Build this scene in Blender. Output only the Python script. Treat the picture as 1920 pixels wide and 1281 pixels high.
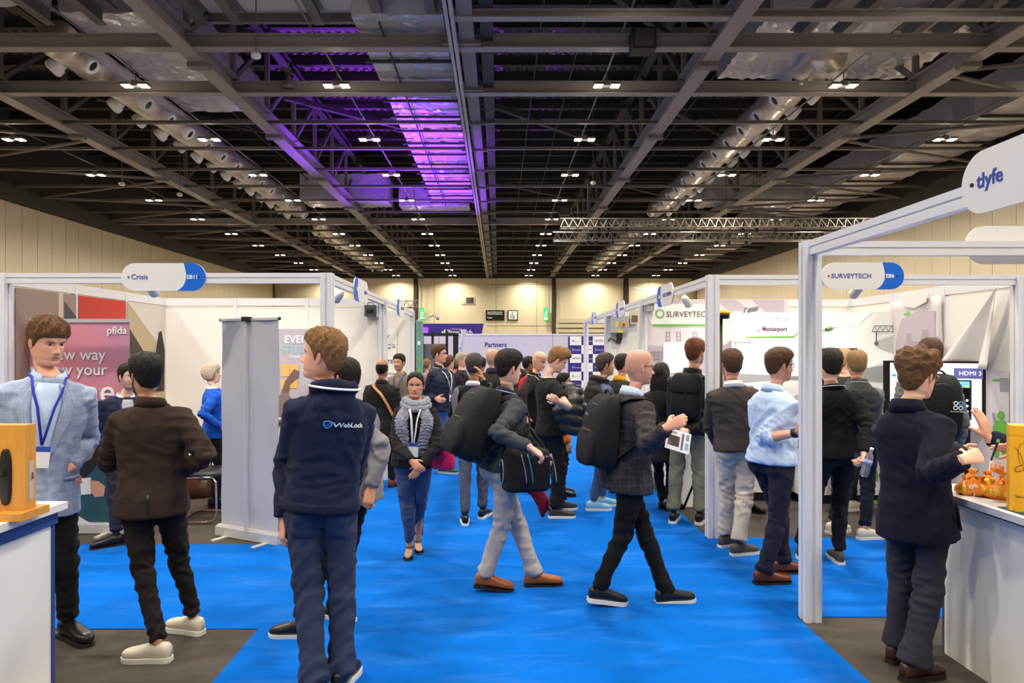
import bpy, math, random
import numpy as np
from mathutils import Vector, Matrix

for _o in list(bpy.data.objects):
    bpy.data.objects.remove(_o, do_unlink=True)
SC = bpy.context.scene
COL = SC.collection
rng = random.Random(7)
nrng = np.random.default_rng(11)

# ---------------------------------------------------------------- camera
FPX, VX, VY, EYE = 1280.0, 934.0, 656.0, 1.75      # focal length in px, vanishing point, eye height
cam = bpy.data.cameras.new('camera')
cam.sensor_width = 36.0
cam.lens = FPX / 1920.0 * 36.0
cam.shift_x = (960.0 - VX) / 1920.0
cam.shift_y = (VY - 640.5) / 1920.0
cam.clip_start, cam.clip_end = 0.05, 300
camo = bpy.data.objects.new('camera', cam)
camo.location = (0, 0, EYE)
camo.rotation_euler = (math.pi / 2, 0, 0)
COL.objects.link(camo)
SC.camera = camo

# ---------------------------------------------------------------- world, exposure
w = bpy.data.worlds.new('hall_air')
SC.world = w
w.use_nodes = True
w.node_tree.nodes['Background'].inputs[0].default_value = (0.9, 0.92, 1.0, 1)
w.node_tree.nodes['Background'].inputs[1].default_value = 0.05
SC.view_settings.view_transform = 'Standard'
SC.view_settings.look = 'None'
SC.view_settings.gamma = 1.0
SC.view_settings.use_curve_mapping = False
SC.view_settings.exposure = 0.4
FLOOD_W = 150.0          # one twin floodlight of the hall
SPOT_W = 60.0            # one booth spotlight
PURPLE_W = 9000.0        # purple wash lights

# ---------------------------------------------------------------- frame of the place
HC = 6.3                                   # truss bottom chord above the eye
ZC = EYE + HC                              # ... above the floor
YB = 59.3                                  # far wall
XL, XR = -19.4, 17.2                       # side walls
ZR = ZC + 3.2                              # roof deck

def P(px, py, D):
    return np.array([(px - VX) * D / FPX, D, EYE - (py - VY) * D / FPX])
def G(px, py):
    D = FPX * EYE / (py - VY)
    return np.array([(px - VX) * D / FPX, D, 0.0])

# ---------------------------------------------------------------- materials
MATS = {}
def lin(c):
    return tuple((x / 12.92 if x <= 0.04045 else ((x + 0.055) / 1.055) ** 2.4) for x in c)
def rgb(r, g, b):
    return lin((r / 255., g / 255., b / 255.))
def mat(name, col, rough=0.6, metal=0.0, emit=0.0, ecol=None, noise=0.0, nscale=40.0, bump=0.0, bscale=60.0,
        spec=0.5, coat=0.0, trans=0.0, alpha=1.0, sheen=0.0, stretch=None, ior=1.45):
    if name in MATS: return MATS[name]
    m = bpy.data.materials.new(name); m.use_nodes = True
    nt = m.node_tree; b = nt.nodes['Principled BSDF']
    b.inputs['Base Color'].default_value = (*col, 1)
    b.inputs['Roughness'].default_value = rough
    b.inputs['Metallic'].default_value = metal
    b.inputs['Specular IOR Level'].default_value = spec
    b.inputs['IOR'].default_value = ior
    if coat: b.inputs['Coat Weight'].default_value = coat
    if trans: b.inputs['Transmission Weight'].default_value = trans
    if alpha < 1: b.inputs['Alpha'].default_value = alpha
    if sheen:
        b.inputs['Sheen Weight'].default_value = sheen
        b.inputs['Sheen Roughness'].default_value = 0.5
    if emit:
        b.inputs['Emission Color'].default_value = (*(ecol or col), 1)
        b.inputs['Emission Strength'].default_value = emit
    if noise or bump:
        tc = nt.nodes.new('ShaderNodeTexCoord')
        mp = nt.nodes.new('ShaderNodeMapping')
        if stretch: mp.inputs['Scale'].default_value = stretch
        nt.links.new(tc.outputs['Object'], mp.inputs['Vector'])
    if noise:
        n = nt.nodes.new('ShaderNodeTexNoise'); n.inputs['Scale'].default_value = nscale
        n.inputs['Detail'].default_value = 4
        nt.links.new(mp.outputs['Vector'], n.inputs['Vector'])
        mx = nt.nodes.new('ShaderNodeMix'); mx.data_type = 'RGBA'
        mx.inputs['A'].default_value = (*[max(0, c * (1 - noise)) for c in col], 1)
        mx.inputs['B'].default_value = (*[min(1, c * (1 + noise)) for c in col], 1)
        nt.links.new(n.outputs['Fac'], mx.inputs['Factor'])
        nt.links.new(mx.outputs['Result'], b.inputs['Base Color'])
    if bump:
        n2 = nt.nodes.new('ShaderNodeTexNoise'); n2.inputs['Scale'].default_value = bscale
        n2.inputs['Detail'].default_value = 3
        nt.links.new(mp.outputs['Vector'], n2.inputs['Vector'])
        bp = nt.nodes.new('ShaderNodeBump'); bp.inputs['Strength'].default_value = bump
        bp.inputs['Distance'].default_value = 0.02
        nt.links.new(n2.outputs['Fac'], bp.inputs['Height'])
        nt.links.new(bp.outputs['Normal'], b.inputs['Normal'])
    MATS[name] = m
    return m
def fabric(name, r, g, b, check=None, cscale=0.07, rough=0.88, bump=0.12, bscale=480, sheen=0.03, crease=.26):
    """woven cloth; check = (r, g, b) draws a window-pane check"""
    if name in MATS: return MATS[name]
    c = rgb(r, g, b)
    m = mat(name, c, rough=rough, noise=0.14, nscale=14, bump=bump, bscale=bscale, spec=0.18, sheen=sheen)
    # larger soft creases in the weave
    nt = m.node_tree; bs = nt.nodes['Principled BSDF']
    tc = nt.nodes.new('ShaderNodeTexCoord'); mp = nt.nodes.new('ShaderNodeMapping'); mp.inputs['Scale'].default_value = (1, 1, 1.7)
    nz = nt.nodes.new('ShaderNodeTexNoise'); nz.inputs['Scale'].default_value = 11; nz.inputs['Detail'].default_value = 1.5; nz.inputs['Distortion'].default_value = .35
    bp = nt.nodes.new('ShaderNodeBump'); bp.inputs['Strength'].default_value = crease; bp.inputs['Distance'].default_value = .022
    nt.links.new(tc.outputs['Object'], mp.inputs['Vector']); nt.links.new(mp.outputs['Vector'], nz.inputs['Vector']); nt.links.new(nz.outputs['Fac'], bp.inputs['Height'])
    if bs.inputs['Normal'].links: nt.links.new(bs.inputs['Normal'].links[0].from_socket, bp.inputs['Normal'])
    nt.links.new(bp.outputs['Normal'], bs.inputs['Normal'])
    if check:
        nt = m.node_tree; bs = nt.nodes['Principled BSDF']
        src = bs.inputs['Base Color'].links[0].from_socket
        tc = nt.nodes.new('ShaderNodeTexCoord'); sp = nt.nodes.new('ShaderNodeSeparateXYZ')
        mp = nt.nodes.new('ShaderNodeMapping'); mp.inputs['Rotation'].default_value = (0.05, 0.06, 0.6)
        nt.links.new(tc.outputs['Object'], mp.inputs['Vector']); nt.links.new(mp.outputs['Vector'], sp.inputs[0])
        acc = None
        for ax in 'XYZ':
            md = nt.nodes.new('ShaderNodeMath'); md.operation = 'WRAP'
            md.inputs[1].default_value = 0.0; md.inputs[2].default_value = cscale
            nt.links.new(sp.outputs[ax], md.inputs[0])
            lt = nt.nodes.new('ShaderNodeMath'); lt.operation = 'LESS_THAN'; lt.inputs[1].default_value = cscale * 0.07
            nt.links.new(md.outputs[0], lt.inputs[0])
            if acc is None: acc = lt.outputs[0]
            else:
                mm = nt.nodes.new('ShaderNodeMath'); mm.operation = 'MAXIMUM'
                nt.links.new(acc, mm.inputs[0]); nt.links.new(lt.outputs[0], mm.inputs[1]); acc = mm.outputs[0]
        mx = nt.nodes.new('ShaderNodeMix'); mx.data_type = 'RGBA'
        nt.links.new(acc, mx.inputs['Factor']); nt.links.new(src, mx.inputs['A'])
        mx.inputs['B'].default_value = (*rgb(*check), 1)
        nt.links.new(mx.outputs['Result'], bs.inputs['Base Color'])
    return m
def attr_mat(name, rough=0.5, bump=0.0, bscale=200., spec=0.4, sss=0.0, attr='Col'):
    if name in MATS: return MATS[name]
    m = mat(name, (0.5, 0.5, 0.5), rough=rough, bump=bump, bscale=bscale, spec=spec)
    nt = m.node_tree; a = nt.nodes.new('ShaderNodeAttribute'); a.attribute_name = attr
    nt.links.new(a.outputs['Color'], nt.nodes['Principled BSDF'].inputs['Base Color'])
    if sss:
        b = nt.nodes['Principled BSDF']
        b.inputs['Subsurface Weight'].default_value = sss
        b.inputs['Subsurface Radius'].default_value = (0.01, 0.004, 0.002)
        b.inputs['Subsurface Scale'].default_value = 1.0
    return m

# ---------------------------------------------------------------- mesh helpers
class M:
    """collects shapes; build() links them as ONE mesh object"""
    def __init__(s): s.v = []; s.f = []; s.n = 0
    def add(s, v, f):
        v = np.asarray(v, float); s.v.append(v)
        s.f += [tuple(i + s.n for i in q) for q in f]; s.n += len(v); return s
    def box(s, x0, x1, y0, y1, z0, z1):
        v = [(x, y, z) for z in (z0, z1) for y in (y0, y1) for x in (x0, x1)]
        return s.add(v, [(0, 2, 3, 1), (4, 5, 7, 6), (0, 1, 5, 4), (2, 6, 7, 3), (0, 4, 6, 2), (1, 3, 7, 5)])
    def obox(s, c, ux, uy, uz):
        """box by centre and three half-axis vectors"""
        c, ux, uy, uz = (np.asarray(q, float) for q in (c, ux, uy, uz))
        v = [c + i * ux + j * uy + k * uz for k in (-1, 1) for j in (-1, 1) for i in (-1, 1)]
        f = [(0, 2, 3, 1), (4, 5, 7, 6), (0, 1, 5, 4), (2, 6, 7, 3), (0, 4, 6, 2), (1, 3, 7, 5)]
        if np.dot(np.cross(ux, uy), uz) < 0: f = [q[::-1] for q in f]
        return s.add(v, f)
    def bar(s, a, b, w, h, up=(0, 0, 1)):
        """rectangular bar from a to b; w sideways, h along up"""
        a, b = np.asarray(a, float), np.asarray(b, float)
        d = (b - a); L = np.linalg.norm(d); d = d / L
        up = np.asarray(up, float)
        if abs(np.dot(up, d)) > 0.98: up = np.array([0, 1., 0])
        x = np.cross(d, up); x /= np.linalg.norm(x); z = np.cross(x, d)
        return s.obox((a + b) / 2, x * w / 2, d * L / 2, z * h / 2)
    def tube(s, pts, r, n=8, cap=True):
        v, f = tube(pts, r, n, cap); return s.add(v, f)
    def prism(s, poly, o, ux, uy, t):
        """flat polygon poly (2-D) in the plane (o, ux, uy), thickness t along ux x uy"""
        o, ux, uy = (np.asarray(q, float) for q in (o, ux, uy))
        nz = np.cross(ux, uy); nz = nz / np.linalg.norm(nz)
        k = len(poly)
        lo = [o + ux * p[0] + uy * p[1] for p in poly]
        hi = [q + nz * t for q in lo]
        f = [tuple(range(k))[::-1], tuple(range(k, 2 * k))]
        f += [(i, (i + 1) % k, k + (i + 1) % k, k + i) for i in range(k)]
        return s.add(lo + hi, f)
    def ell(s, c, r, nu=14, nv=9, R=None):
        v, f = ellipsoid(c, r, nu, nv, R); return s.add(v, f)
    def build(s, name, m, parent=None, base=(0, 0, 0), smooth=False):
        v = np.concatenate(s.v) if s.v else np.zeros((0, 3))
        return mk(name, v, s.f, m, parent, base, smooth)

def mk(name, v, f, m, parent=None, base=(0, 0, 0), smooth=False, cols=None):
    me = bpy.data.meshes.new(name)
    v = np.asarray(v, float) - np.asarray(base, float)
    me.from_pydata(v.tolist(), [], [tuple(int(i) for i in q) for q in f])
    if smooth: me.polygons.foreach_set('use_smooth', [True] * len(me.polygons))
    if cols is not None:
        a = me.color_attributes.new('Col', 'FLOAT_COLOR', 'POINT')
        c4 = np.ones((len(v), 4)); c4[:, :3] = cols
        a.data.foreach_set('color', c4.ravel())
    if m is not None: me.materials.append(m)
    me.update()
    o = bpy.data.objects.new(name, me)
    COL.objects.link(o)
    if parent is not None: o.parent = parent
    else: o.location = base
    return o
def empty(name, loc=(0, 0, 0)):
    o = bpy.data.objects.new(name, None); o.location = tuple(float(q) for q in loc)
    o.empty_display_size = 0.1
    COL.objects.link(o); return o
def tag(o, label=None, cat=None, group=None, kind=None):
    if label: o['label'] = label
    if cat: o['category'] = cat
    if group: o['group'] = group
    if kind: o['kind'] = kind
    return o
def thing(name, label, cat, loc=(0, 0, 0), group=None):
    return tag(empty(name, loc), label, cat, group)
def inst(o, parent, loc=None, rot=None, name=None):
    """a further piece that shares o's mesh"""
    c = bpy.data.objects.new(name or o.name.split('.')[0], o.data); COL.objects.link(c)
    c.parent = parent
    if loc is not None: c.location = loc
    if rot is not None: c.rotation_euler = rot
    return c

def frames(pts):
    pts = np.asarray(pts, float); k = len(pts)
    T = np.zeros_like(pts)
    T[1:-1] = pts[2:] - pts[:-2]; T[0] = pts[1] - pts[0]; T[-1] = pts[-1] - pts[-2]
    T /= np.linalg.norm(T, axis=1)[:, None] + 1e-12
    up = np.array([0, 0, 1.]) if abs(T[0][2]) < 0.9 else np.array([0, 1., 0])
    N = np.zeros_like(pts)
    n = up - T[0] * np.dot(up, T[0]); n /= np.linalg.norm(n); N[0] = n
    for i in range(1, k):
        n = N[i - 1] - T[i] * np.dot(N[i - 1], T[i]); n /= np.linalg.norm(n) + 1e-12; N[i] = n
    return T, N, np.cross(T, N)
def ring_faces(k, n, cap=True, closed=False):
    f = []
    for i in range(k - 1):
        for j in range(n):
            f.append((i * n + j, i * n + (j + 1) % n, (i + 1) * n + (j + 1) % n, (i + 1) * n + j))
    if closed:
        i = k - 1
        for j in range(n): f.append((i * n + j, i * n + (j + 1) % n, (j + 1) % n, j))
    elif cap:
        f.append(tuple(range(n))[::-1]); f.append(tuple(range((k - 1) * n, k * n)))
    return f
def tube(pts, r, n=8, cap=True, closed=False, flat=1.0):
    pts = np.asarray(pts, float); k = len(pts)
    r = np.broadcast_to(np.asarray(r, float), (k,))
    T, N, B = frames(pts)
    a = np.arange(n) * 2 * math.pi / n
    v = pts[:, None, :] + r[:, None, None] * (np.cos(a)[None, :, None] * N[:, None, :] * flat + np.sin(a)[None, :, None] * B[:, None, :])
    return v.reshape(-1, 3), ring_faces(k, n, cap, closed)
def ellipsoid(c, r, nu=14, nv=9, R=None):
    c = np.asarray(c, float); v = []; r = np.broadcast_to(np.asarray(r, float), (3,))
    for i in range(nv):
        th = math.pi * (i + 0.5) / nv
        for j in range(nu):
            ph = 2 * math.pi * j / nu
            v.append((math.sin(th) * math.cos(ph), math.sin(th) * math.sin(ph), math.cos(th)))
    v = np.array(v) * r
    if R is not None: v = v @ np.asarray(R).T
    f = [tuple(reversed(q)) for q in ring_faces(nv, nu, False)]
    f.append(tuple(range(nu))); f.append(tuple(range((nv - 1) * nu, nv * nu))[::-1])
    return v + c, f
def loft(C, A, B, a, b, n=20, p=2.0):
    """closed loft of super-ellipses: centres C, axis vectors A and B, half sizes a and b"""
    C = np.asarray(C, float); k = len(C)
    A = np.broadcast_to(np.asarray(A, float), (k, 3)); B = np.broadcast_to(np.asarray(B, float), (k, 3))
    a = np.broadcast_to(np.asarray(a, float), (k,)); b = np.broadcast_to(np.asarray(b, float), (k,))
    t = np.arange(n) * 2 * math.pi / n
    cx = np.sign(np.cos(t)) * np.abs(np.cos(t)) ** (2 / p); sy = np.sign(np.sin(t)) * np.abs(np.sin(t)) ** (2 / p)
    v = C[:, None] + (a[:, None] * cx)[:, :, None] * A[:, None] + (b[:, None] * sy)[:, :, None] * B[:, None]
    return v.reshape(-1, 3), ring_faces(k, n)
def interp(xs, ys, x):
    return np.interp(x, xs, ys)
def crom(X, Y, x):
    """smooth (Catmull-Rom) interpolation of rows Y at knots X"""
    X = np.asarray(X, float); Y = np.asarray(Y, float); x = np.asarray(x, float)
    if Y.ndim == 1: Y = Y[:, None]
    i = np.clip(np.searchsorted(X, x, side='right') - 1, 0, len(X) - 2)
    t = ((x - X[i]) / (X[i + 1] - X[i]))[:, None]
    D = np.gradient(Y, X, axis=0)
    h = (X[i + 1] - X[i])[:, None]
    return ((2 * t**3 - 3 * t**2 + 1) * Y[i] + (t**3 - 2 * t**2 + t) * h * D[i] + (-2 * t**3 + 3 * t**2) * Y[i + 1] + (t**3 - t**2) * h * D[i + 1])

def text(name, s, size, o, ux, uy, m, parent=None, base=(0, 0, 0), align='LEFT', bold=0.0, depth=0.0015, xs=1.0):
    """flat lettering as a mesh; o = baseline start, ux/uy unit directions"""
    cu = bpy.data.curves.new('t', 'FONT'); cu.body = s; cu.size = size; cu.align_x = align
    cu.extrude = depth; cu.offset = bold; cu.resolution_u = 3
    t = bpy.data.objects.new('t', cu); COL.objects.link(t)
    dg = bpy.context.evaluated_depsgraph_get()
    me = bpy.data.meshes.new_from_object(t.evaluated_get(dg))
    bpy.data.objects.remove(t, do_unlink=True)
    n = len(me.vertices); v = np.zeros(n * 3); me.vertices.foreach_get('co', v); v = v.reshape(-1, 3)
    ux, uy = np.asarray(ux, float), np.asarray(uy, float); nz = np.cross(ux, uy)
    v = np.asarray(o, float) + v[:, :1] * ux * xs + v[:, 1:2] * uy + v[:, 2:] * nz
    f = [tuple(p.vertices) for p in me.polygons]
    bpy.data.meshes.remove(me)
    return mk(name, v, f, m, parent, base)

def rot_z(a):
    c, s = math.cos(a), math.sin(a); return np.array([[c, -s, 0], [s, c, 0], [0, 0, 1.]])
def unit(v):
    v = np.asarray(v, float); return v / (np.linalg.norm(v) + 1e-12)
ORD = ['first', 'second', 'third', 'fourth', 'fifth', 'sixth', 'seventh', 'eighth', 'ninth', 'tenth', 'eleventh', 'twelfth', 'thirteenth', 'fourteenth', 'fifteenth', 'sixteenth', 'seventeenth', 'eighteenth', 'nineteenth', 'twentieth']
# ================================================================ THE HALL
C_CREAM = mat('cream_wall_paint', rgb(226, 212, 178), rough=0.45, noise=0.04, nscale=3)
C_PANEL = mat('cream_metal_panel', rgb(228, 213, 184), rough=0.24, noise=0.03, nscale=2, spec=0.6)
C_JOINT = mat('dark_joint', rgb(95, 82, 62), rough=0.8)
C_STEEL = mat('grey_painted_steel', rgb(116, 110, 107), rough=0.5, noise=0.08, nscale=2)
C_CHORD = mat('chord_painted_steel', rgb(146, 139, 135), rough=0.45, noise=0.08, nscale=2)
C_DARK = mat('dark_steel', rgb(62, 57, 54), rough=0.6)
C_DECK = mat('roof_deck', rgb(124, 112, 106), rough=0.5, metal=0.1)
C_FOIL = mat('foil_insulation', rgb(214, 210, 212), rough=0.33, metal=0.4, noise=0.15, nscale=3, bump=0.9, bscale=5.0, stretch=(1, 3, 1))
C_DUCT = mat('duct_metal', rgb(236, 226, 214), rough=0.3, metal=0.55, noise=0.12, nscale=2, bump=0.8, bscale=4.0)
C_BLACK = mat('black_plastic', rgb(22, 21, 22), rough=0.45)
C_WHITEP = mat('white_plastic', rgb(228, 228, 226), rough=0.4)
C_ALU = mat('white_aluminium', rgb(224, 224, 228), rough=0.32, spec=0.6)
C_ALUG = mat('groove_grey', rgb(120, 120, 124), rough=0.5)
C_BOARD = mat('white_shell_board', rgb(232, 228, 222), rough=0.65, noise=0.02, nscale=4)
C_GLOW = mat('floodlight_panel', (1, 0.86, 0.62), emit=30.0, ecol=(1, 0.85, 0.6))

def carpet_mat(name, r, g, b, var=0.12):
    m = mat(name, rgb(r, g, b), rough=0.95, spec=0.1, noise=var, nscale=1.6, bump=0.5, bscale=500)
    return m
C_GREY_CARPET = carpet_mat('charcoal_carpet', 84, 78, 74, 0.22)
C_BLUE_CARPET = carpet_mat('blue_carpet', 0, 104, 205, 0.07)
def scuff(m, r, g, b, amt=.55):
    """trodden pile: pale patches with soft edges, drawn out across the aisle"""
    nt = m.node_tree; bs = nt.nodes['Principled BSDF']; src = bs.inputs['Base Color'].links[0].from_socket
    tc = nt.nodes.new('ShaderNodeTexCoord'); mp = nt.nodes.new('ShaderNodeMapping'); mp.inputs['Scale'].default_value = (.9, 3.2, 1)
    nz = nt.nodes.new('ShaderNodeTexNoise'); nz.inputs['Scale'].default_value = 1.5; nz.inputs['Detail'].default_value = 5; nz.inputs['Roughness'].default_value = .62; nz.inputs['Distortion'].default_value = .6
    rp = nt.nodes.new('ShaderNodeMapRange'); rp.inputs['From Min'].default_value = .5; rp.inputs['From Max'].default_value = .68; rp.inputs['To Max'].default_value = amt
    nt.links.new(tc.outputs['Object'], mp.inputs['Vector']); nt.links.new(mp.outputs['Vector'], nz.inputs['Vector']); nt.links.new(nz.outputs['Fac'], rp.inputs['Value'])
    mx = nt.nodes.new('ShaderNodeMix'); mx.data_type = 'RGBA'; mx.inputs['B'].default_value = (*rgb(r, g, b), 1)
    nt.links.new(rp.outputs['Result'], mx.inputs['Factor']); nt.links.new(src, mx.inputs['A']); nt.links.new(mx.outputs['Result'], bs.inputs['Base Color'])
scuff(C_BLUE_CARPET, 40, 118, 214, .75)
scuff(C_GREY_CARPET, 100, 93, 86, .6)

floor = tag(M().box(XL, XR, -16, YB, -0.1, 0.0).build('floor', C_GREY_CARPET), kind='structure')
def runner(x0, x1, y0, y1, z=0.006):
    M().box(x0, x1, y0, y1, 0.0, z).build('carpet_runner', C_BLUE_CARPET, floor)
runner(-1.5, 1.95, -8, 31.2)
runner(-9.0, -1.5, 4.27, 6.12, 0.0055)
runner(1.95, 9.0, 4.46, 6.34, 0.0055)

# ---- side walls: backing, joints recessed, panels proud
def side_wall(name, X, s, y0, width):
    wl = tag(M().box(min(X, X + s * 0.3), max(X, X + s * 0.3), -16, YB, 0, ZR + .2).build(name, C_JOINT), kind='structure')
    y = y0; first = None
    while y + width < YB:
        if first is None:
            first = M().box(0, 0.05, 0.012, width - 0.012, 0.0, ZC - 0.45).build('panel', C_PANEL, wl)
            first.location = (X if s < 0 else X - 0.05, y, 0)
        else:
            inst(first, wl, (X if s < 0 else X - 0.05, y, 0))
        y += width
    M().box(min(X, X - s * .06), max(X, X - s * .06), -16, y0, 0, ZC - .45).build('lower_cladding', C_PANEL, wl)
    # dark eaves beam with brackets on the wall head
    M().box(min(X, X - s * 0.35), max(X, X - s * 0.35), -16, YB, ZC - 0.42, ZC + 0.25).build('eaves_beam', C_DARK, wl)
    M().box(min(X, X - s * 0.08), max(X, X - s * 0.08), -16, YB, ZC + 0.25, ZR + .1).build('upper_cladding', C_DARK, wl)
    return wl
wall_left = side_wall('wall_left', XL, -1, 21.2, 0.935)
wall_right = side_wall('wall_right', XR, 1, 16.0, 1.1)

# ---- far wall
wall_back = tag(M().box(XL, XR, YB, YB + 0.4, 0, ZR + .2).build('wall_back', C_JOINT), kind='structure')
def bx_(px, D=YB): return (px - VX) * D / FPX
def bz_(py, D=YB): return EYE - (py - VY) * D / FPX
edges = [XL, bx_(636), bx_(776), bx_(783.5), bx_(814), bx_(930), bx_(1006), bx_(1035), bx_(1041), bx_(1169), bx_(1178), bx_(1216), bx_(1260), XR]
for a, b in zip(edges[:-1], edges[1:]):
    if abs(a - bx_(776)) < .01 or abs(a - bx_(1035)) < .01 or abs(a - bx_(1169)) < .01: continue
    z0 = bz_(598) if abs(a - bx_(1041)) < .01 else 0
    M().box(a + .015, b - .015, YB - 0.06, YB, z0, ZC).build('panel', C_CREAM, wall_back)
for px in (779.5, 1038, 1173.5):
    M().box(bx_(px) - .16, bx_(px) + .16, YB - .25, YB, 0, ZC).build('column', C_DARK, wall_back)
    M().box(bx_(px) + .22, bx_(px) + .42, YB - .14, YB, 0, ZC - .6).build('column_cover', C_CREAM, wall_back)
M().box(XL, XR, YB - .3, YB, ZC - 0.1, ZC + 0.4).build('head_beam', C_DARK, wall_back)
M().box(XL, XR, YB - .1, YB, ZC + .4, ZR).build('upper_cladding', C_DARK, wall_back)
for zz in (534, 611):
    M().box(bx_(912), bx_(1034), YB - .075, YB - .06, bz_(zz) - .015, bz_(zz) + .015).build('joint_strip', C_JOINT, wall_back)
# roller shutter in the right-hand bay
sh = tag(M().box(bx_(1041), bx_(1169), YB - .05, YB, 0, bz_(598)).build('door_1', C_JOINT), kind='structure')
C_SHUT = mat('shutter_slat', rgb(206, 194, 160), rough=0.5)
zt = bz_(598)
for i in range(8):
    z1 = zt - i * 0.42
    if z1 - .36 < 0: break
    M().box(bx_(1041.5), bx_(1168.5), YB - .16 - (.05 if i % 2 else 0), YB - .05, z1 - .36, z1 - .02).build('slat', C_SHUT, sh)
# small control-room window
win = tag(M().box(bx_(866), bx_(890), YB - .12, YB - .05, bz_(571), bz_(557)).build('window_1', mat('window_frame', rgb(214, 204, 170), rough=.5)), kind='structure')
M().box(bx_(868), bx_(888), YB - .135, YB - .12, bz_(569.5), bz_(558.5)).build('pane', mat('dark_glass', rgb(60, 58, 52), rough=0.08), win)
M().box(bx_(868), bx_(874), YB - .14, YB - .135, bz_(569.5), bz_(558.5)).build('blind', mat('pale_blind', rgb(190, 190, 165), rough=.6), win)
# wall behind the photographer
tag(M().box(XL, XR, -16.3, -16, 0, ZR + .2).build('wall_front', C_CREAM), kind='structure')

# ================================================================ ROOF
ceiling = empty('ceiling'); tag(ceiling, kind='structure')
rm = M()
k = int((XR - XL) / 0.30)
prof = []
for i in range(k + 1):
    x = XL + i * 0.30
    prof += [(x, 0.0), (x + .10, 0.0), (x + .15, .09), (x + .25, .09)]
v = []
for y in (-16, YB + .3): v += [(x, y, ZR + z) for x, z in prof]
n = len(prof)
rm.add(v, [(i, n + i, n + i + 1, i + 1) for i in range(n - 1)])
rm.box(XL - .3, XR + .3, -16.3, YB + .4, ZR + .2, ZR + .3)
rm.build('roof_deck', C_DECK, ceiling)

def ibeam(mm, a, b, wd, ht, t=0.035):
    """I-section from a to b, its underside at a/b"""
    a, b = np.asarray(a, float), np.asarray(b, float)
    up = np.array([0, 0, 1.])
    mm.bar(a + up * t / 2, b + up * t / 2, wd, t)
    mm.bar(a + up * (ht - t / 2), b + up * (ht - t / 2), wd, t)
    mm.bar(a + up * ht / 2, b + up * ht / 2, t * .8, ht - 2 * t)
# purlins under the deck
y = 8.0
pur = None
while y < YB:
    if pur is None:
        q = M(); ibeam(q, (XL, 0, 0), (XR, 0, 0), .16, .32, .02); pur = q.build('purlin', C_DARK, ceiling)
        pur.location = (0, y, ZR - .34)
    else: inst(pur, ceiling, (0, y, ZR - .34))
    y += 1.275
# long trusses
TR = [-1.966, -1.046, 0.733, 1.646]
NB = 20
ys = [14.4, 16.94, 19.4] + [19.4 + 2.52 * i for i in range(1, 17)]
vert = diag = None
for r in TR:
    X = r * HC
    t = empty('truss'); t.parent = ceiling
    q = M(); ibeam(q, (X, 6, ZC), (X, YB, ZC), .36, .42); q.build('bottom_chord', C_CHORD, t)
    q = M(); ibeam(q, (X, 6, ZC + 2.45), (X, YB, ZC + 2.45), .26, .3); q.build('top_chord', C_DARK, t)
    yy = 9.4
    while yy < YB - 2.5:
        if vert is None:
            vert = M().box(-.06, .06, -.06, .06, .4, 2.5).build('web_post', C_STEEL, t); vert.location = (X, yy, ZC)
            diag = M().bar((0, 0, .42), (0, 2.52, 2.5), .11, .11).build('web_diagonal', C_STEEL, t); diag.location = (X, yy, ZC)
        else:
            inst(vert, t, (X, yy, ZC)); d = inst(diag, t, (X, yy, ZC))
        yy += 2.52
    for yy in np.arange(10, YB, 5.04): M().box(X - .22, X + .22, yy - .12, yy + .12, ZC - .1, ZC - .002).build('node_plate', C_STEEL, t)
# central spine: deep beam with a cable rail below
XC = -0.136 * HC
t = empty('spine_beam'); t.parent = ceiling
q = M(); ibeam(q, (XC + .22, 6, ZC + .05), (XC + .22, YB, ZC + .05), .3, .9); q.build('girder', C_STEEL, t)
q = M(); ibeam(q, (XC + .62, 6, ZC + .2), (XC + .62, YB, ZC + .2), .26, .75); q.build('girder', C_DARK, t)
for dx in (-.10, .0):
    M().box(XC + dx - .035, XC + dx + .035, 6, YB, ZC - .16, ZC - .02).build('cable_rail', mat('rail_steel', rgb(170, 164, 160), rough=.35, metal=.5), t)
for yy in np.arange(9, YB, 2.52): M().box(XC - .3, XC + .5, yy - .04, yy + .04, ZC - .02, ZC + .06).build('hanger', C_STEEL, t)
# cross beams
for i, yy in enumerate([13.05] + ys):
    deep = i in (1, 2, 9)
    ht, wd = (.30, .24) if deep else (.09, .10)
    off = .03 if deep else .12
    if i == 0: ht, wd, off = .16, .2, .02
    q = M(); ibeam(q, (XL if i else XC, yy, ZC + off), (XR, yy, ZC + off), wd, ht, .03)
    q.build('cross_beam', C_CHORD if deep or i == 0 else C_STEEL, ceiling)
    # upper counterpart
    if i % 2: q = M().bar((XL, yy, ZC + 2.4), (XR, yy, ZC + 2.4), .12, .14); q.build('upper_beam', C_DARK, ceiling)
# wind bracing between outer trusses and walls, and overhead diagonals
for s, X0, X1 in ((-1, TR[0] * HC, XL + .3), (1, TR[3] * HC, XR - .3)):
    for yy in np.arange(13.5, YB - 4, 5.04):
        for d in (-2.52, 2.52):
            M().tube([(X0, yy + d, ZC + .2), (X1, yy, ZC + .1)], .055, 6).build('brace', C_STEEL, ceiling)
for Xa, Xb in ((TR[1] * HC, XC), (XC, TR[2] * HC), (TR[2] * HC, TR[3] * HC), (TR[0] * HC, TR[1] * HC)):
    for j, yy in enumerate(np.arange(11, YB - 8, 10.08)):
        M().bar((Xa, yy, ZC + 1.5), (Xb, yy + 7.5, ZC + 2.2), .16, .16).build('brace', C_DARK, ceiling)
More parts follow.
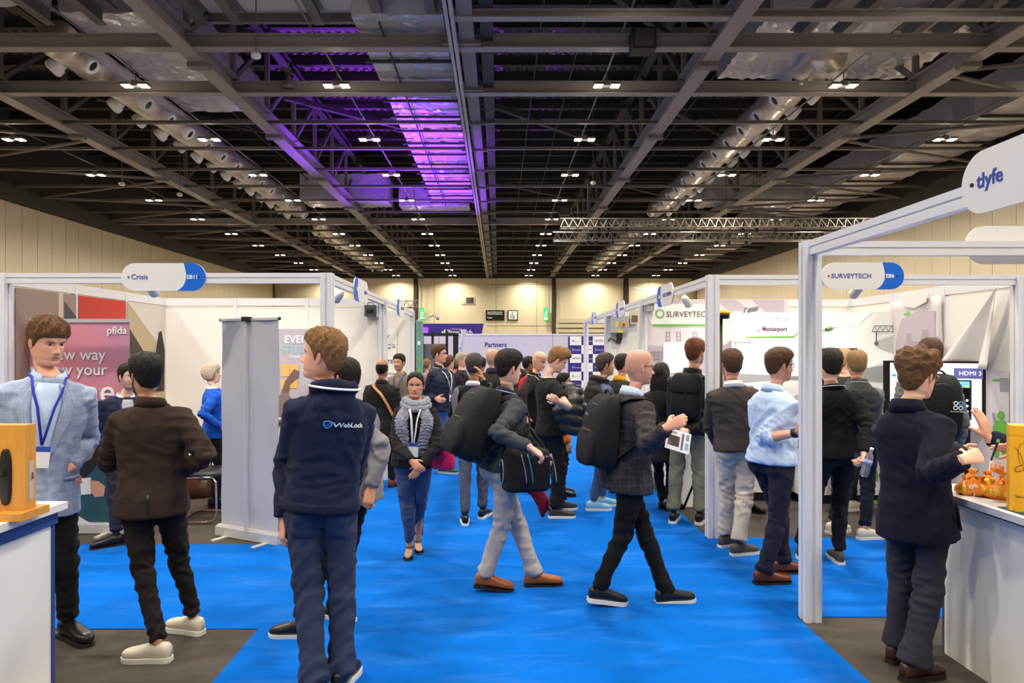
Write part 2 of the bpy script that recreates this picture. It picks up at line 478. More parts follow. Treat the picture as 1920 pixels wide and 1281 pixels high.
# short joists near the front
for r in (-1.72, -1.55, -1.38, -1.22, -.91, -.80, -.55, -.36, -.20, .97, 1.10, 1.32, 1.42, 1.55):
    X = r * (HC + .5)
    q = M(); ibeam(q, (X, 8.0, ZC + .5), (X, 14.3 if r < 0 else 15.2, ZC + .5), .2, .32, .025); q.build('joist', C_STEEL, ceiling)
# rods the lights run along
LROWS = [(-2.296, 'along the left wall'), (-1.37, 'below the left round duct'), (-.61, 'left of the purple-lit foil duct'),
         (.41, 'right of the central spine'), (1.305, 'below the right round duct'), (2.12, 'along the right wall')]
for r, _ in LROWS:
    M().tube([(r * HC, 5, ZC + .32), (r * HC, YB - .3, ZC + .32)], .022, 6).build('conduit', C_STEEL, ceiling)
for X in (-1.5, 1.0, 2.0, 6.0, 11.0, -8.5):
    M().tube([(X, 9, ZC + 1.3), (X, YB - .3, ZC + 1.3)], .02, 6).build('conduit', C_DARK, ceiling)

# ---- round ducts with jet nozzles
def round_duct(X, y0, y1, label):
    Z = ZC + 0.8; R_ = .42
    o = thing('air_duct', label, 'duct', (X, y0, Z))
    n = int((y1 - y0) / .6)
    yy = np.linspace(y0, y1, n * 4)
    rr = R_ + .012 * np.where((np.arange(len(yy)) % 8) < 1, 1.6, 0) + nrng.normal(0, .006, len(yy))
    v, f = tube(np.stack([np.full_like(yy, X), yy, np.full_like(yy, Z)], 1), rr, 22)
    mk('duct_shell', v, f, C_DUCT, o, (X, y0, Z), True)
    nz = nh = None
    i = 0
    y = y0 + .5
    while y < y1 - .3:
        for s in (-1, 1):
            a = s * math.radians(52)
            if nz is None:
                v, f = [], []
                # collar: outer ring, lip and recessed throat pointing -Z before rotation
                pr = [(.16, -.40), (.17, -.50), (.21, -.53), (.22, -.66), (.19, -.70), (.135, -.70), (.10, -.58), (.0, -.56)]
                vv = [(r * math.cos(t), r * math.sin(t), z) for r, z in pr for t in np.arange(14) * 2 * math.pi / 14]
                nz = mk('nozzle', vv, [q[::-1] for q in ring_faces(len(pr), 14, False)], mat('nozzle_white', rgb(240, 236, 230), rough=.4), o, (0, 0, 0), True)
                vv = [(.125 * math.cos(t), .125 * math.sin(t), -.665) for t in np.arange(12) * 2 * math.pi / 12]
                nh = mk('nozzle_dark_disc', vv, [tuple(range(12))[::-1]], C_BLACK, nz)  # flat black disc stands in for the shade inside the nozzle
                nz.location = (0, y - y0, 0); nz.rotation_euler = (0, a, 0)
            else:
                c = inst(nz, o, (0, y - y0, 0), (0, a, 0)); inst(nh, c)
            y += .16
        y += .95
    for yy_ in np.arange(y0 + 1, y1, 2.52):
        M().box(X - .02, X + .02, yy_ - .02, yy_ + .02, Z + R_ - .03, ZR - .1).build('hanger', C_DARK, o, (X, y0, Z))
XD1, XD2 = -1.42 * (HC + .8), 1.12 * (HC + .8)
round_duct(XD1, 15.6, 34.4, 'near length of silver round duct with jet nozzles on the left')
round_duct(XD1, 38.6, 58.0, 'far length of silver round duct with jet nozzles on the left')
round_duct(XD2, 16.4, 34.4, 'near length of silver round duct with jet nozzles on the right')
round_duct(XD2, 38.6, 58.0, 'far length of silver round duct with jet nozzles on the right')

# ---- box ducts
def crumple_box(x0, x1, y0, y1, z0, z1, amp=.03, step=.16):
    """box with a quilted, crumpled skin"""
    nx, ny = max(3, int((x1 - x0) / step)), max(3, int((y1 - y0) / step))
    nz_ = max(2, int((z1 - z0) / step))
    ring = [(x, z0) for x in np.linspace(x0, x1, nx)] + [(x1, z) for z in np.linspace(z0, z1, nz_)[1:]] + \
           [(x, z1) for x in np.linspace(x1, x0, nx)[1:]] + [(x0, z) for z in np.linspace(z1, z0, nz_)[1:-1]]
    k = len(ring); yy = np.linspace(y0, y1, ny)
    v = np.array([[(x, y, z) for x, z in ring] for y in yy]).reshape(-1, 3)
    v += nrng.normal(0, amp, v.shape) * np.array([.35, .5, 1])
    return v, ring_faces(ny, k)
hd = HC + .45
X0, X1 = -.44 * hd, -.165 * hd
fo = thing('foil_duct', 'flat foil-wrapped duct lit purple beside the central spine', 'duct', (X0, 13.8, ZC + .45))
v, f = crumple_box(X0, X1, 13.8, 31.4, ZC + .47, ZC + 1.2, .014, .11); mk('foil_wrap', v, f, C_FOIL, fo, (X0, 13.8, ZC + .45))
st = None
for y in np.arange(14.6, 31, 1.26):
    if st is None:
        st = M().box(-.12, X1 - X0 + .12, -.04, .04, -.08, -.02).build('strap', C_DARK, fo); st.location = (0, y - 13.8, 0)
    else: inst(st, fo, (0, y - 13.8, 0))
M().box(.55, .58, 0, 17.6, -.16, -.11).build('rod', C_DARK, fo)
for x0, x1, y0, y1, z0, z1, lb in (
        (-8.9, -5.0, 30.6, 32.4, ZC + .45, ZC + 1.6, 'foil-wrapped box duct crossing behind the left round duct'),
        (-4.6, -1.35, 31.6, 33.2, ZC + .4, ZC + 1.3, 'foil-wrapped box duct joining the purple-lit flat duct'),
        (9.3, 14.8, 30.6, 32.4, ZC + .45, ZC + 1.6, 'foil-wrapped box duct beside the right round duct'),
        (5.9, 10.9, 14.6, 18.4, ZC + 1.0, ZC + 1.9, 'foil-wrapped box duct feeding the near right round duct'),
        (-9.8, -7.3, 15.2, 21.5, ZC + 1.2, ZC + 2.0, 'foil-wrapped box duct above the near left round duct'),
        (-13.5, -9.5, 12.5, 14.5, ZC + 1.0, ZC + 1.8, 'foil-wrapped box duct at the top left corner')):
    v, f = crumple_box(x0, x1, y0, y1, z0, z1, .02, .13); tag(mk('box_duct', v, f, C_FOIL, None, ((x0 + x1) / 2, y0, z0)), lb, 'duct')
# flat ledge duct along the right wall
lf = thing('ledge_duct', 'long flat foil ledge duct running along the right wall', 'duct', (15.2, 16, ZC + .35))
v, f = crumple_box(13.9, 15.9, 16, 52, ZC + .42, ZC + 1.5, .02, .3); mk('foil_wrap', v, f, C_FOIL, lf, (15.2, 16, ZC + .35))
for i, y in enumerate(np.arange(17, 52, 2.52)):
    q = M().box(-1.4, .8, -.04, .04, 0, .06)
    if i == 0: s0 = q.build('strap', C_DARK, lf); s0.location = (0, y - 16, 0)
    else: inst(s0, lf, (0, y - 16, 0))
# pale plenum boxes at the top of the picture
C_PLEN = mat('pale_plenum', rgb(196, 190, 186), rough=.45)
for x0, x1, y1, lb in ((-6.5, -1.35, 15.4, 'pale plenum box lit purple above the front left joists'), (5.5, 12.0, 14.8, 'pale plenum box above the front right joists')):
    o = thing('plenum_box', lb, 'duct', ((x0 + x1) / 2, 10, ZC + 1.3))
    M().box(x0, x1, 8, y1, ZC + 1.3, ZC + 2.2).build('casing', C_PLEN, o, ((x0 + x1) / 2, 10, ZC + 1.3))
    M().box(x0, x1, y1, y1 + .12, ZC + 1.1, ZC + 1.5).build('edge_beam', C_STEEL, o, ((x0 + x1) / 2, 10, ZC + 1.3))
    for xx in np.arange(x0 + .8, x1, 1.6):
        M().box(xx - .02, xx + .02, 8, y1, ZC + 1.27, ZC + 1.3).build('seam', C_STEEL, o, ((x0 + x1) / 2, 10, ZC + 1.3))

# ---- twin floodlights
def flood_data():
    a = bpy.data.lights.new('flood', 'AREA'); a.shape = 'RECTANGLE'; a.size = .5; a.size_y = .2
    a.energy = FLOOD_W; a.color = (1, .93, .80); a.spread = math.radians(150)
    return a
FD = flood_data()
FS = bpy.data.lights.new('spill', 'POINT'); FS.energy = FLOOD_W * .045; FS.color = (1, .9, .72); FS.shadow_soft_size = .012  # added point lamp below the fixture, lights nearby ducts and beams
fl0 = None
kmax = 11
for r, where in LROWS:
    for k in range(-4, kmax + 1):
        D = 12.1 + 4.15 * k
        X, Z = r * HC, ZC - .02
        lb = 'twin floodlight, %s from far wall, row %s' % (ORD[kmax - k], where)
        o = thing('twin_floodlight', lb, 'ceiling light', (X, D, Z), 'twin floodlights under the roof')
        if fl0 is None:
            b0 = M().box(-.07, .07, -.07, .07, -.01, .12).build('driver_box', C_STEEL, o)
            h0 = M().box(-.31, -.09, -.12, .12, 0, .06).build('lamp_head', C_STEEL, o)
            g0 = M().box(-.295, -.105, -.105, .105, -.012, 0).build('lamp_panel', C_GLOW, h0)
            s0_ = M().tube([(0, 0, .1), (0, 0, .36)], .012, 6).build('drop_rod', C_STEEL, o)
            h1 = inst(h0, o, (.40, 0, 0)); inst(g0, h1)
            fl0 = (b0, h0, g0, s0_)
        else:
            b0, h0, g0, s0_ = fl0
            inst(b0, o); inst(s0_, o)
            for dx in (0, .40):
                h = inst(h0, o, (dx, 0, 0)); inst(g0, h)
        lo = bpy.data.objects.new('flood_lamp', FD); COL.objects.link(lo); lo.parent = o; lo.location = (0, 0, -.03)
        if 0 <= k <= 6:
            so = bpy.data.objects.new('flood_spill', FS); COL.objects.link(so); so.parent = o; so.location = (0, 0, -.28)

# ---- purple wash lights standing behind the left booths, aimed at the roof
def wash(i, x, y, tx, ty, tz, size=38):
    lb = ['purple wash light on a floor stand behind the left booths, nearer one', 'purple wash light on a floor stand behind the left booths, farther one'][i]
    o = thing('wash_light', lb, 'stage light', (x, y, 0))
    M().tube([(x, y, 0), (x, y, 2.0)], .03, 8).build('pole', C_BLACK, o, (x, y, 0))
    d = unit(np.array([tx - x, ty - y, tz - 2.1])); c = np.array([x, y, 2.1])
    M().tube([c - d * .18, c + d * .1], .12, 12).build('lamp_can', C_BLACK, o, (x, y, 0))
    M().box(x - .3, x + .3, y - .3, y + .3, 0, .03).build('base_plate', C_BLACK, o, (x, y, 0))
    s = bpy.data.lights.new('wash', 'SPOT'); s.energy = PURPLE_W; s.color = (.26, .03, 1.0); s.spot_size = math.radians(size); s.spot_blend = .8; s.shadow_soft_size = .1
    so = bpy.data.objects.new('wash_lamp', s); COL.objects.link(so); so.parent = o
    so.location = Vector(c + d * .13) - Vector((x, y, 0))
    so.rotation_euler = Vector(d).to_track_quat('-Z', 'Y').to_euler()
wash(0, -3.6, 23.0, -3.4, 22.0, ZR, 74)
wash(1, -3.3, 29.0, -3.2, 28.2, ZR, 74)

# ---- lighting gantries hung below the roof
def gantry(x0, x1, y, z, h, label, name='lighting_truss'):
    o = thing(name, label, 'truss', (x0, y, z))
    m = mat('truss_alu', rgb(128, 120, 110), rough=.45, metal=.4)
    q = M()
    for dy, dz in ((-h / 2, 0), (h / 2, 0), (0, h)):
        q.tube([(x0, y + dy, z + dz), (x1, y + dy, z + dz)], h * .085, 6)
    q.build('chord', m, o, (x0, y, z))
    n = int((x1 - x0) / h / .9); q = M()
    for i in range(n):
        a, b = x0 + (x1 - x0) * i / n, x0 + (x1 - x0) * (i + 1) / n
        md = (a + b) / 2
        for dy in (-h / 2, h / 2):
            q.tube([(a, y + dy, z), (md, y, z + h)], h * .05, 5); q.tube([(md, y, z + h), (b, y + dy, z)], h * .05, 5)
    q.build('lacing', m, o, (x0, y, z))
    return o
for D, lb in ((24.7, 'aluminium lighting truss, nearer of the two hung on the right'), (27.6, 'aluminium lighting truss, farther of the two hung on the right')):
    x0 = (1050 if D < 26 else 1037) - VX; x0 *= D / FPX
    o = gantry(x0, 14.0, D, 6.15, .34, lb)
    for xx in (x0 + 1.4, x0 + 1.75, x0 + 2.4, x0 + 6.6, x0 + 7.1, x0 + 7.8):
        M().box(xx - .05, xx + .05, D - .07, D + .07, 6.0, 6.45).build('clamp', C_BLACK, o, (x0, D, 6.15))
    for xx in (x0 + 1.0, x0 + 7.0): M().tube([(xx, D, 6.4), (xx, D, ZR + .02)], .012, 5).build('hoist_wire', C_BLACK, o, (x0, D, 6.15))
o = gantry(bx_(741, 20), bx_(784, 20), 20, bz_(577, 20), .2, 'short aluminium truss piece above the far left booths')
for xx in (bx_(744, 20), bx_(760, 20)): M().tube([(xx, 20, 0), (xx, 20, bz_(577, 20))], .03, 8).build('leg', C_ALU if 'white_aluminium' in MATS else C_STEEL, o, (bx_(741, 20), 20, bz_(577, 20)))

# ---- small things on the roof
def dome(px, py, D, lb, col=C_WHITEP):
    p = P(px, py, D)
    o = thing('dome_camera', lb, 'camera', p)
    M().ell(p, (.11, .11, .08), 10, 6).build('dome', col, o, p, True)
    M().tube([p, np.array([p[0], p[1], ZR + .02])], .014, 6).build('stem', C_STEEL, o, p)
dome(480, 104, 14.3, 'white dome camera under the front deep beam on the left')
dome(229, 345, 24.2, 'white dome camera near the left wall braces')
dome(337, 365, 25.8, 'small white sensor hanging near the second left truss')
dome(1112, 343, 25, 'white dome camera beside the right inner truss')
for px, py, D, lb in ((1205, 78, 14.0, 'black loudspeaker box hung beside the right inner truss, nearer one'), (1058, 395, 31, 'black loudspeaker box hung beside the right inner truss, farther one')):
    p = P(px, py, D); o = thing('loudspeaker', lb, 'speaker', p)
    M().box(p[0] - .24, p[0] + .24, p[1] - .2, p[1] + .2, p[2] - .22, p[2] + .22).build('cabinet', C_BLACK, o, p)
    M().box(p[0] - .2, p[0] + .2, p[1] - .21, p[1] - .2, p[2] - .18, p[2] + .18).build('grille', C_DARK, o, p)
    M().bar(p + [0, 0, .2], np.array([p[0], p[1], ZR + .02]), .03, .03).build('hanger', C_DARK, o, p)
# beacon-like bell lamp on the left
p = P(541, 155, 16.8); o = thing('bell_horn', 'small grey horn speaker hanging from the second deep beam', 'speaker', p)
v, f = tube([p + [0, 0, .25], p + [0, 0, .1], p + [0, 0, 0], p + [0, 0, -.12]], [.03, .05, .08, .16], 12); mk('horn', v, f, C_STEEL, o, p, True)
M().tube([p + [0, 0, .2], p + [0, 0, .5]], .02, 6).build('stem', C_STEEL, o, p)

# ---- signs on the far wall
C_SIGNB = mat('sign_black', rgb(20, 19, 18), rough=.5)
C_TXTW = mat('print_white', rgb(238, 238, 238), rough=.6)
def wall_sign(px0, px1, py0, py1, lb, lines, cat='sign'):
    x0, x1, z0, z1 = bx_(px0), bx_(px1), bz_(py1), bz_(py0)
    o = thing('wall_sign', lb, cat, ((x0 + x1) / 2, YB - .12, z0)); b = ((x0 + x1) / 2, YB - .12, z0)
    M().box(x0, x1, YB - .16, YB - .07, z0, z1).build('board', C_SIGNB, o, b)
    for s, u, vv, sz in lines:
        text('lettering', s, sz, (x0 + (x1 - x0) * u, YB - .165, z0 + (z1 - z0) * vv), (1, 0, 0), (0, 0, 1), C_TXTW, o, b, bold=.006)
    return o, b, x0, x1, z0, z1
wall_sign(911, 946, 582, 601, 'black direction board on the far wall', [('South Gallery Rooms', .08, .76, .15), ('Waterfront Entrance', .08, .58, .15), ('Toilets', .08, .2, .15)])
o, b, x0, x1, z0, z1 = wall_sign(952, 971, 582, 601, 'black-framed wheelchair symbol sign on the far wall', [])
M().box(x0 + .08, x1 - .08, YB - .17, YB - .16, z0 + .08, z1 - .08).build('white_field', C_TXTW, o, b)
q = M(); cx, cz = (x0 + x1) / 2, (z0 + z1) / 2
a = np.linspace(math.radians(120), math.radians(370), 18)
q.tube([(cx - .03 + .15 * math.cos(t), YB - .18, cz - .1 + .15 * math.sin(t)) for t in a], .02, 6)
q.tube([(cx - .04, YB - .18, cz + .14), (cx - .02, YB - .18, cz - .04), (cx + .1, YB - .18, cz - .05), (cx + .17, YB - .18, cz - .2)], .026, 6)
q.ell((cx - .05, YB - .18, cz + .21), (.045, .01, .045), 10, 6)
q.build('wheelchair_symbol', C_SIGNB, o, b)
C_EXIT = mat('exit_green', rgb(20, 150, 70), rough=.5, emit=.8, ecol=rgb(30, 190, 90))
C_EXITW = mat('exit_white', rgb(240, 250, 240), rough=.5, emit=1.2, ecol=(1, 1, 1))
for px, py, lb in ((792, 590, 'green running-man exit sign on the far wall, left of the black boards'), (1023, 590, 'green running-man exit sign on the far wall, right of the black boards')):
    x, z = bx_(px), bz_(py); bb = (x, YB - .3, z - .5)
    o = thing('exit_sign', lb, 'exit sign', bb)
    M().box(x - .19, x + .19, YB - .35, YB - .25, z - .55, z + .55).build('light_box', C_EXIT, o, bb)
    q = M(); Y = YB - .36
    q.ell((x + .02, Y, z + .32), (.055, .01, .055), 8, 5)
    q.bar((x + .02, Y, z + .24), (x - .02, Y, z + .02), .08, .01, (0, 1, 0)); q.bar((x - .02, Y, z + .02), (x - .1, Y, z - .16), .05, .01, (0, 1, 0))
    q.bar((x - .02, Y, z + .02), (x + .1, Y, z - .1), .05, .01, (0, 1, 0)); q.bar((x + .02, Y, z + .2), (x + .12, Y, z + .1), .04, .01, (0, 1, 0)); q.bar((x + .02, Y, z + .2), (x - .1, Y, z + .14), .04, .01, (0, 1, 0))
    q.box(x - .14, x + .14, Y - .005, Y + .005, z - .45, z - .25)
    q.build('running_man', C_EXITW, o, bb)
    M().tube([(x, YB - .3, z + .55), (x, YB - .3, ZC)], .015, 5).build('hanger', C_STEEL, o, bb)
# ================================================================ SHELL-SCHEME BOOTHS
ZT = 2.445
X3, Y3, Z3 = np.array([1., 0, 0]), np.array([0, 1., 0]), np.array([0, 0, 1.])
C_NAVY = mat('print_navy', rgb(52, 42, 128), rough=.6)
C_BLUE = mat('print_blue', rgb(8, 100, 208), rough=.45)
C_BTXT = mat('print_lettering_blue', rgb(50, 75, 165), rough=.6)
C_SIGNW = mat('sign_white', rgb(226, 224, 222), rough=.5)
C_GREEN = mat('print_green', rgb(105, 182, 62), rough=.6)

def post(par, x, y, base, z1=ZT, w=.105):
    q = M(); h = w / 2; g = .012
    q.box(x - h + g, x + h - g, y - h + g, y + h - g, 0, z1)
    s = w * .40
    for sx in (-1, 1):
        for sy in (-1, 1):
            xa, xb = sorted((x + sx * h, x + sx * (h - s))); ya, yb = sorted((y + sy * h, y + sy * (h - s)))
            q.box(xa, xb, ya, yb, 0, z1)
    return q.build('post', C_ALU, par, base)
def rail(par, a, b, base, z=ZT, h=.092, d=.055):
    """horizontal rail between a and b (x, y), top at z, with a groove along the middle"""
    a, b = np.array([*a, z - h / 2]), np.array([*b, z - h / 2])
    q = M(); q.bar(a, b, d - .016, h - .004)
    q.bar(a + Z3 * h * .29, b + Z3 * h * .29, d, h * .42); q.bar(a - Z3 * h * .29, b - Z3 * h * .29, d, h * .42)
    return q.build('rail', C_ALU, par, base)
def board_wall(par, a, b, base, n=3, z=ZT, t=.03, m=None):
    """n boards between slim uprights, fascia strip on top"""
    a, b = np.array([*a, 0.]), np.array([*b, 0.]); L = np.linalg.norm(b - a); d = (b - a) / L; nrm = np.cross(d, Z3)
    for i in range(n):
        p, q_ = a + d * L * i / n, a + d * L * (i + 1) / n
        c = (p + q_) / 2
        M().obox(c + Z3 * (z - .11) / 2, d * (L / n / 2 - .022), nrm * t / 2, Z3 * ((z - .11) / 2 - .004)).build('wall_panel', m or C_BOARD, par, base)
        M().obox(c + Z3 * (z - .052), d * (L / n / 2 - .024), nrm * (t / 2 + .008), Z3 * .05).build('fascia', C_ALU, par, base)
    for i in range(n + 1):
        p = a + d * L * i / n
        M().obox(p + Z3 * z / 2, d * .021, nrm * .026, Z3 * z / 2).build('upright', C_ALU, par, base)

def pill(c, u, nrm, txt, code, label, L=.765, h=.25, back=False, ts=.066):
    """name plate: white pill with a blue end, screwed to a rail; c centre, u reading direction"""
    c, u, nrm = np.asarray(c, float), np.asarray(u, float), np.asarray(nrm, float)
    o = thing('booth_sign', label, 'sign', c)
    R_ = h / 2; a1 = np.linspace(math.pi / 2, 3 * math.pi / 2, 15); a2 = np.linspace(-math.pi / 2, math.pi / 2, 15)
    lft = [(-L / 2 + R_ + R_ * math.cos(t), R_ * math.sin(t)) for t in a1]
    rgt = [(L / 2 - R_ + R_ * math.cos(t), R_ * math.sin(t)) for t in a2]
    M().prism(lft + rgt, c - nrm * .012, u, Z3, .012 if np.dot(np.cross(u, Z3), nrm) > 0 else -.012).build('plate', C_SIGNW, o, c)
    if back: return o
    kx = L / .765
    bnd = [(.184 * kx, h / 2), (.200 * kx, .06), (.207 * kx, .02), (.203 * kx, -.03), (.180 * kx, -.08), (.150 * kx, -.108), (.122 * kx, -h / 2)]
    M().prism(bnd + rgt, c + nrm * .0005, u, Z3, .002).build('blue_end', C_BLUE, o, c)
    if txt: text('lettering', txt, ts, c + u * (-.292 * kx) - Z3 * .020 + nrm * .002, u, Z3, C_BTXT, o, c)
    if code: text('lettering', code, .05, c + u * (.212 * kx) - Z3 * .017 + nrm * .0045, u, Z3, C_TXTW, o, c, bold=.0012)
    for x in (-.315 * kx, .318 * kx):
        M().tube([c + u * x + nrm * .001, c + u * x + nrm * .007], .0075, 8).build('screw', C_BLACK, o, c)
    return o
def spot_fix(c, aim, label, watts=SPOT_W, size=75):
    c = np.asarray(c, float); d = unit(np.asarray(aim, float) - c)
    o = thing('booth_spotlight', label, 'spotlight', c)
    v, f = tube([c - d * .05, c, c + d * .09, c + d * .11], [.03, .042, .045, .048], 12); mk('lamp_can', v, f, C_WHITEP, o, c, True)
    M().tube([c - d * .02, c - d * .02 + Z3 * .09], .012, 6).build('stem', C_WHITEP, o, c)
    v, f = tube([c + d * .108, c + d * .113], .038, 12); mk('lens', v, f, mat('spot_lens', (1, .97, .9), emit=12, ecol=(1, .97, .9)), o, c)
    s = bpy.data.lights.new('spot', 'SPOT'); s.energy = watts; s.spot_size = math.radians(size); s.spot_blend = .7; s.color = (1, .95, .88); s.shadow_soft_size = .05
    so = bpy.data.objects.new('spot_lamp', s); COL.objects.link(so); so.parent = o
    so.location = Vector(d * .13); so.rotation_euler = Vector(d).to_track_quat('-Z', 'Y').to_euler()

XA, XB2 = -1.55, 1.995
# ---- left row
b = (-4.5, 6.2, 0)
bo = thing('exhibition_booth', 'white shell-scheme corner booth on the left with murals inside', 'booth', b)
for x, y in ((-4.5, 6.2), (XA, 6.2), (XA, 9.2)): post(bo, x, y, b)
rail(bo, (-4.45, 6.2), (XA - .05, 6.2), b); rail(bo, (XA, 6.25), (XA, 9.15), b)
board_wall(bo, (-4.5, 6.27), (-4.5, 9.2), b); board_wall(bo, (-4.5, 9.2), (XA - .06, 9.2), b)
b = (-4.5, 9.2, 0)
bo = thing('exhibition_booth', 'white shell-scheme booth behind the left corner booth', 'booth', b)
post(bo, XA, 12.2, b); rail(bo, (XA, 9.26), (XA, 12.15), b)
board_wall(bo, (-4.5, 12.2), (XA - .06, 12.2), b); board_wall(bo, (-4.5, 9.26), (-4.5, 12.2), b)
# ---- right row
b = (XB2, 6.36, 0)
br = thing('exhibition_booth', 'white shell-scheme corner booth on the right with grey building graphics', 'booth', b)
for x, y in ((XB2, 6.36), (XB2, 9.4), (4.86, 6.36)): post(br, x, y, b)
rail(br, (XB2 + .05, 6.36), (4.8, 6.36), b); rail(br, (XB2, 6.42), (XB2, 9.35), b)
board_wall(br, (XB2 + .05, 9.4), (4.86, 9.4), b); board_wall(br, (4.86, 9.4), (4.86, 6.42), b)
b = (XB2, 9.4, 0)
bo = thing('exhibition_booth', 'white shell-scheme booth on the right with switch boxes on its wall', 'booth', b)
post(bo, XB2, 12.4, b); rail(bo, (XB2, 9.46), (XB2, 12.35), b)
board_wall(bo, (XB2 + .05, 12.4), (4.86, 12.4), b)
b = (XB2, 12.4, 0)
bo = thing('exhibition_booth', 'farthest white shell-scheme frame on the right before the chequered wall', 'booth', b)
post(bo, XB2, 15.5, b); rail(bo, (XB2, 12.46), (XB2, 15.45), b); rail(bo, (XB2 + .05, 15.5), (4.8, 15.5), b)
b = (2.0, 4.42, 0)
bo = thing('exhibition_booth', 'white post and rails of the near right booth', 'booth', b)
post(bo, 2.02, 4.42, b, 2.45); rail(bo, (2.02, 4.37), (2.02, -1.0), b, 2.45); rail(bo, (2.07, 4.42), (5.0, 4.42), b, 2.45); post(bo, 5.05, 4.42, b, 2.45)

# name plates
pill(P(306.5, 519.5, 6.16), X3, -Y3, 'Crisis', 'EB11', 'white and blue pill sign reading Crisis EB11')
pill((XA + .04, 7.55, 2.40), Y3 * -1, X3, 'Crisis', 'EB11', 'first pill sign facing the aisle on the left booths')
pill((XA + .04, 10.6, 2.40), Y3 * -1, X3, 'NCC Tech', '', 'second pill sign facing the aisle on the left booths')
pill(P(1617.5, 517.5, 6.32), X3, -Y3, 'SURVEYTECH', 'EB6', 'white and blue pill sign reading SURVEYTECH EB6', ts=.062)
pill((XB2 - .04, 8.02, 2.39), Y3, -X3, 'SURVEYTECH', 'EB6', 'SURVEYTECH pill sign turned towards the main aisle', ts=.062)
pill((XB2 - .04, 10.95, 2.40), Y3, -X3, 'Asbestos First', 'EB8', 'middle pill sign along the right row of booths', ts=.055)
pill((XB2 - .04, 13.9, 2.40), Y3, -X3, 'Live Link', 'EB10', 'farthest small pill sign along the right row of booths', ts=.06)
C_TLY = 2.02 - .035
D0 = -C_TLY * -1 * FPX / (1808 - VX)
pill((C_TLY, D0 - .45, 2.44), -Y3, -X3, 'tlyfe', 'EB4', 'large near pill sign reading tlyfe at the top right', L=.9, h=.27, ts=.085) if False else None
# the near plate is read from the aisle: its lettering runs towards the photographer
o = thing('booth_sign', 'large near pill sign reading tlyfe at the top right', 'sign', (C_TLY, 2.5, 2.43))
cc = np.array([C_TLY, D0 - .385, 2.435]); u = -Y3; nn = -X3
R_ = .128; a1 = np.linspace(math.pi / 2, 3 * math.pi / 2, 19); a2 = np.linspace(-math.pi / 2, math.pi / 2, 19)
pl = [(-.385 + R_ + R_ * math.cos(t), R_ * math.sin(t)) for t in a1] + [(.385 - R_ + R_ * math.cos(t), R_ * math.sin(t)) for t in a2]
M().prism(pl, cc, u, Z3, .012).build('plate', C_SIGNW, o, (C_TLY, 2.5, 2.43))
text('lettering', 'tlyfe', .085, cc + u * -.29 - Z3 * .022 + nn * .014, u, Z3, C_BTXT, o, (C_TLY, 2.5, 2.43), bold=.0008)
M().tube([cc + u * -.318 + nn * .011, cc + u * -.318 + nn * .018], .0085, 8).build('screw', C_BLACK, o, (C_TLY, 2.5, 2.43))
pill((P(1808, 456, 4.48)[0] + .385, 4.48, P(1808, 460, 4.48)[2]), -X3, Y3, '', '', 'pill sign seen from behind on the near right rail', back=True)

# booth spotlights
spot_fix((XA - .12, 7.2, 2.33), (-3.0, 9.1, 1.3), 'white spotlight under the left aisle rail near the hooded man', 40)
spot_fix((XB2 + .2, 8.0, 2.34), (3.2, 9.3, 1.4), 'white spotlight under the right aisle rail behind the pill sign', 40)
spot_fix((3.4, 6.45, 2.32), (3.6, 9.0, 1.3), 'white spotlight under the front rail of the grey building booth', 60)
spot_fix((-3.2, 6.3, 2.32), (-3.8, 9.0, 1.3), 'white spotlight under the front rail of the mural booth', 50)

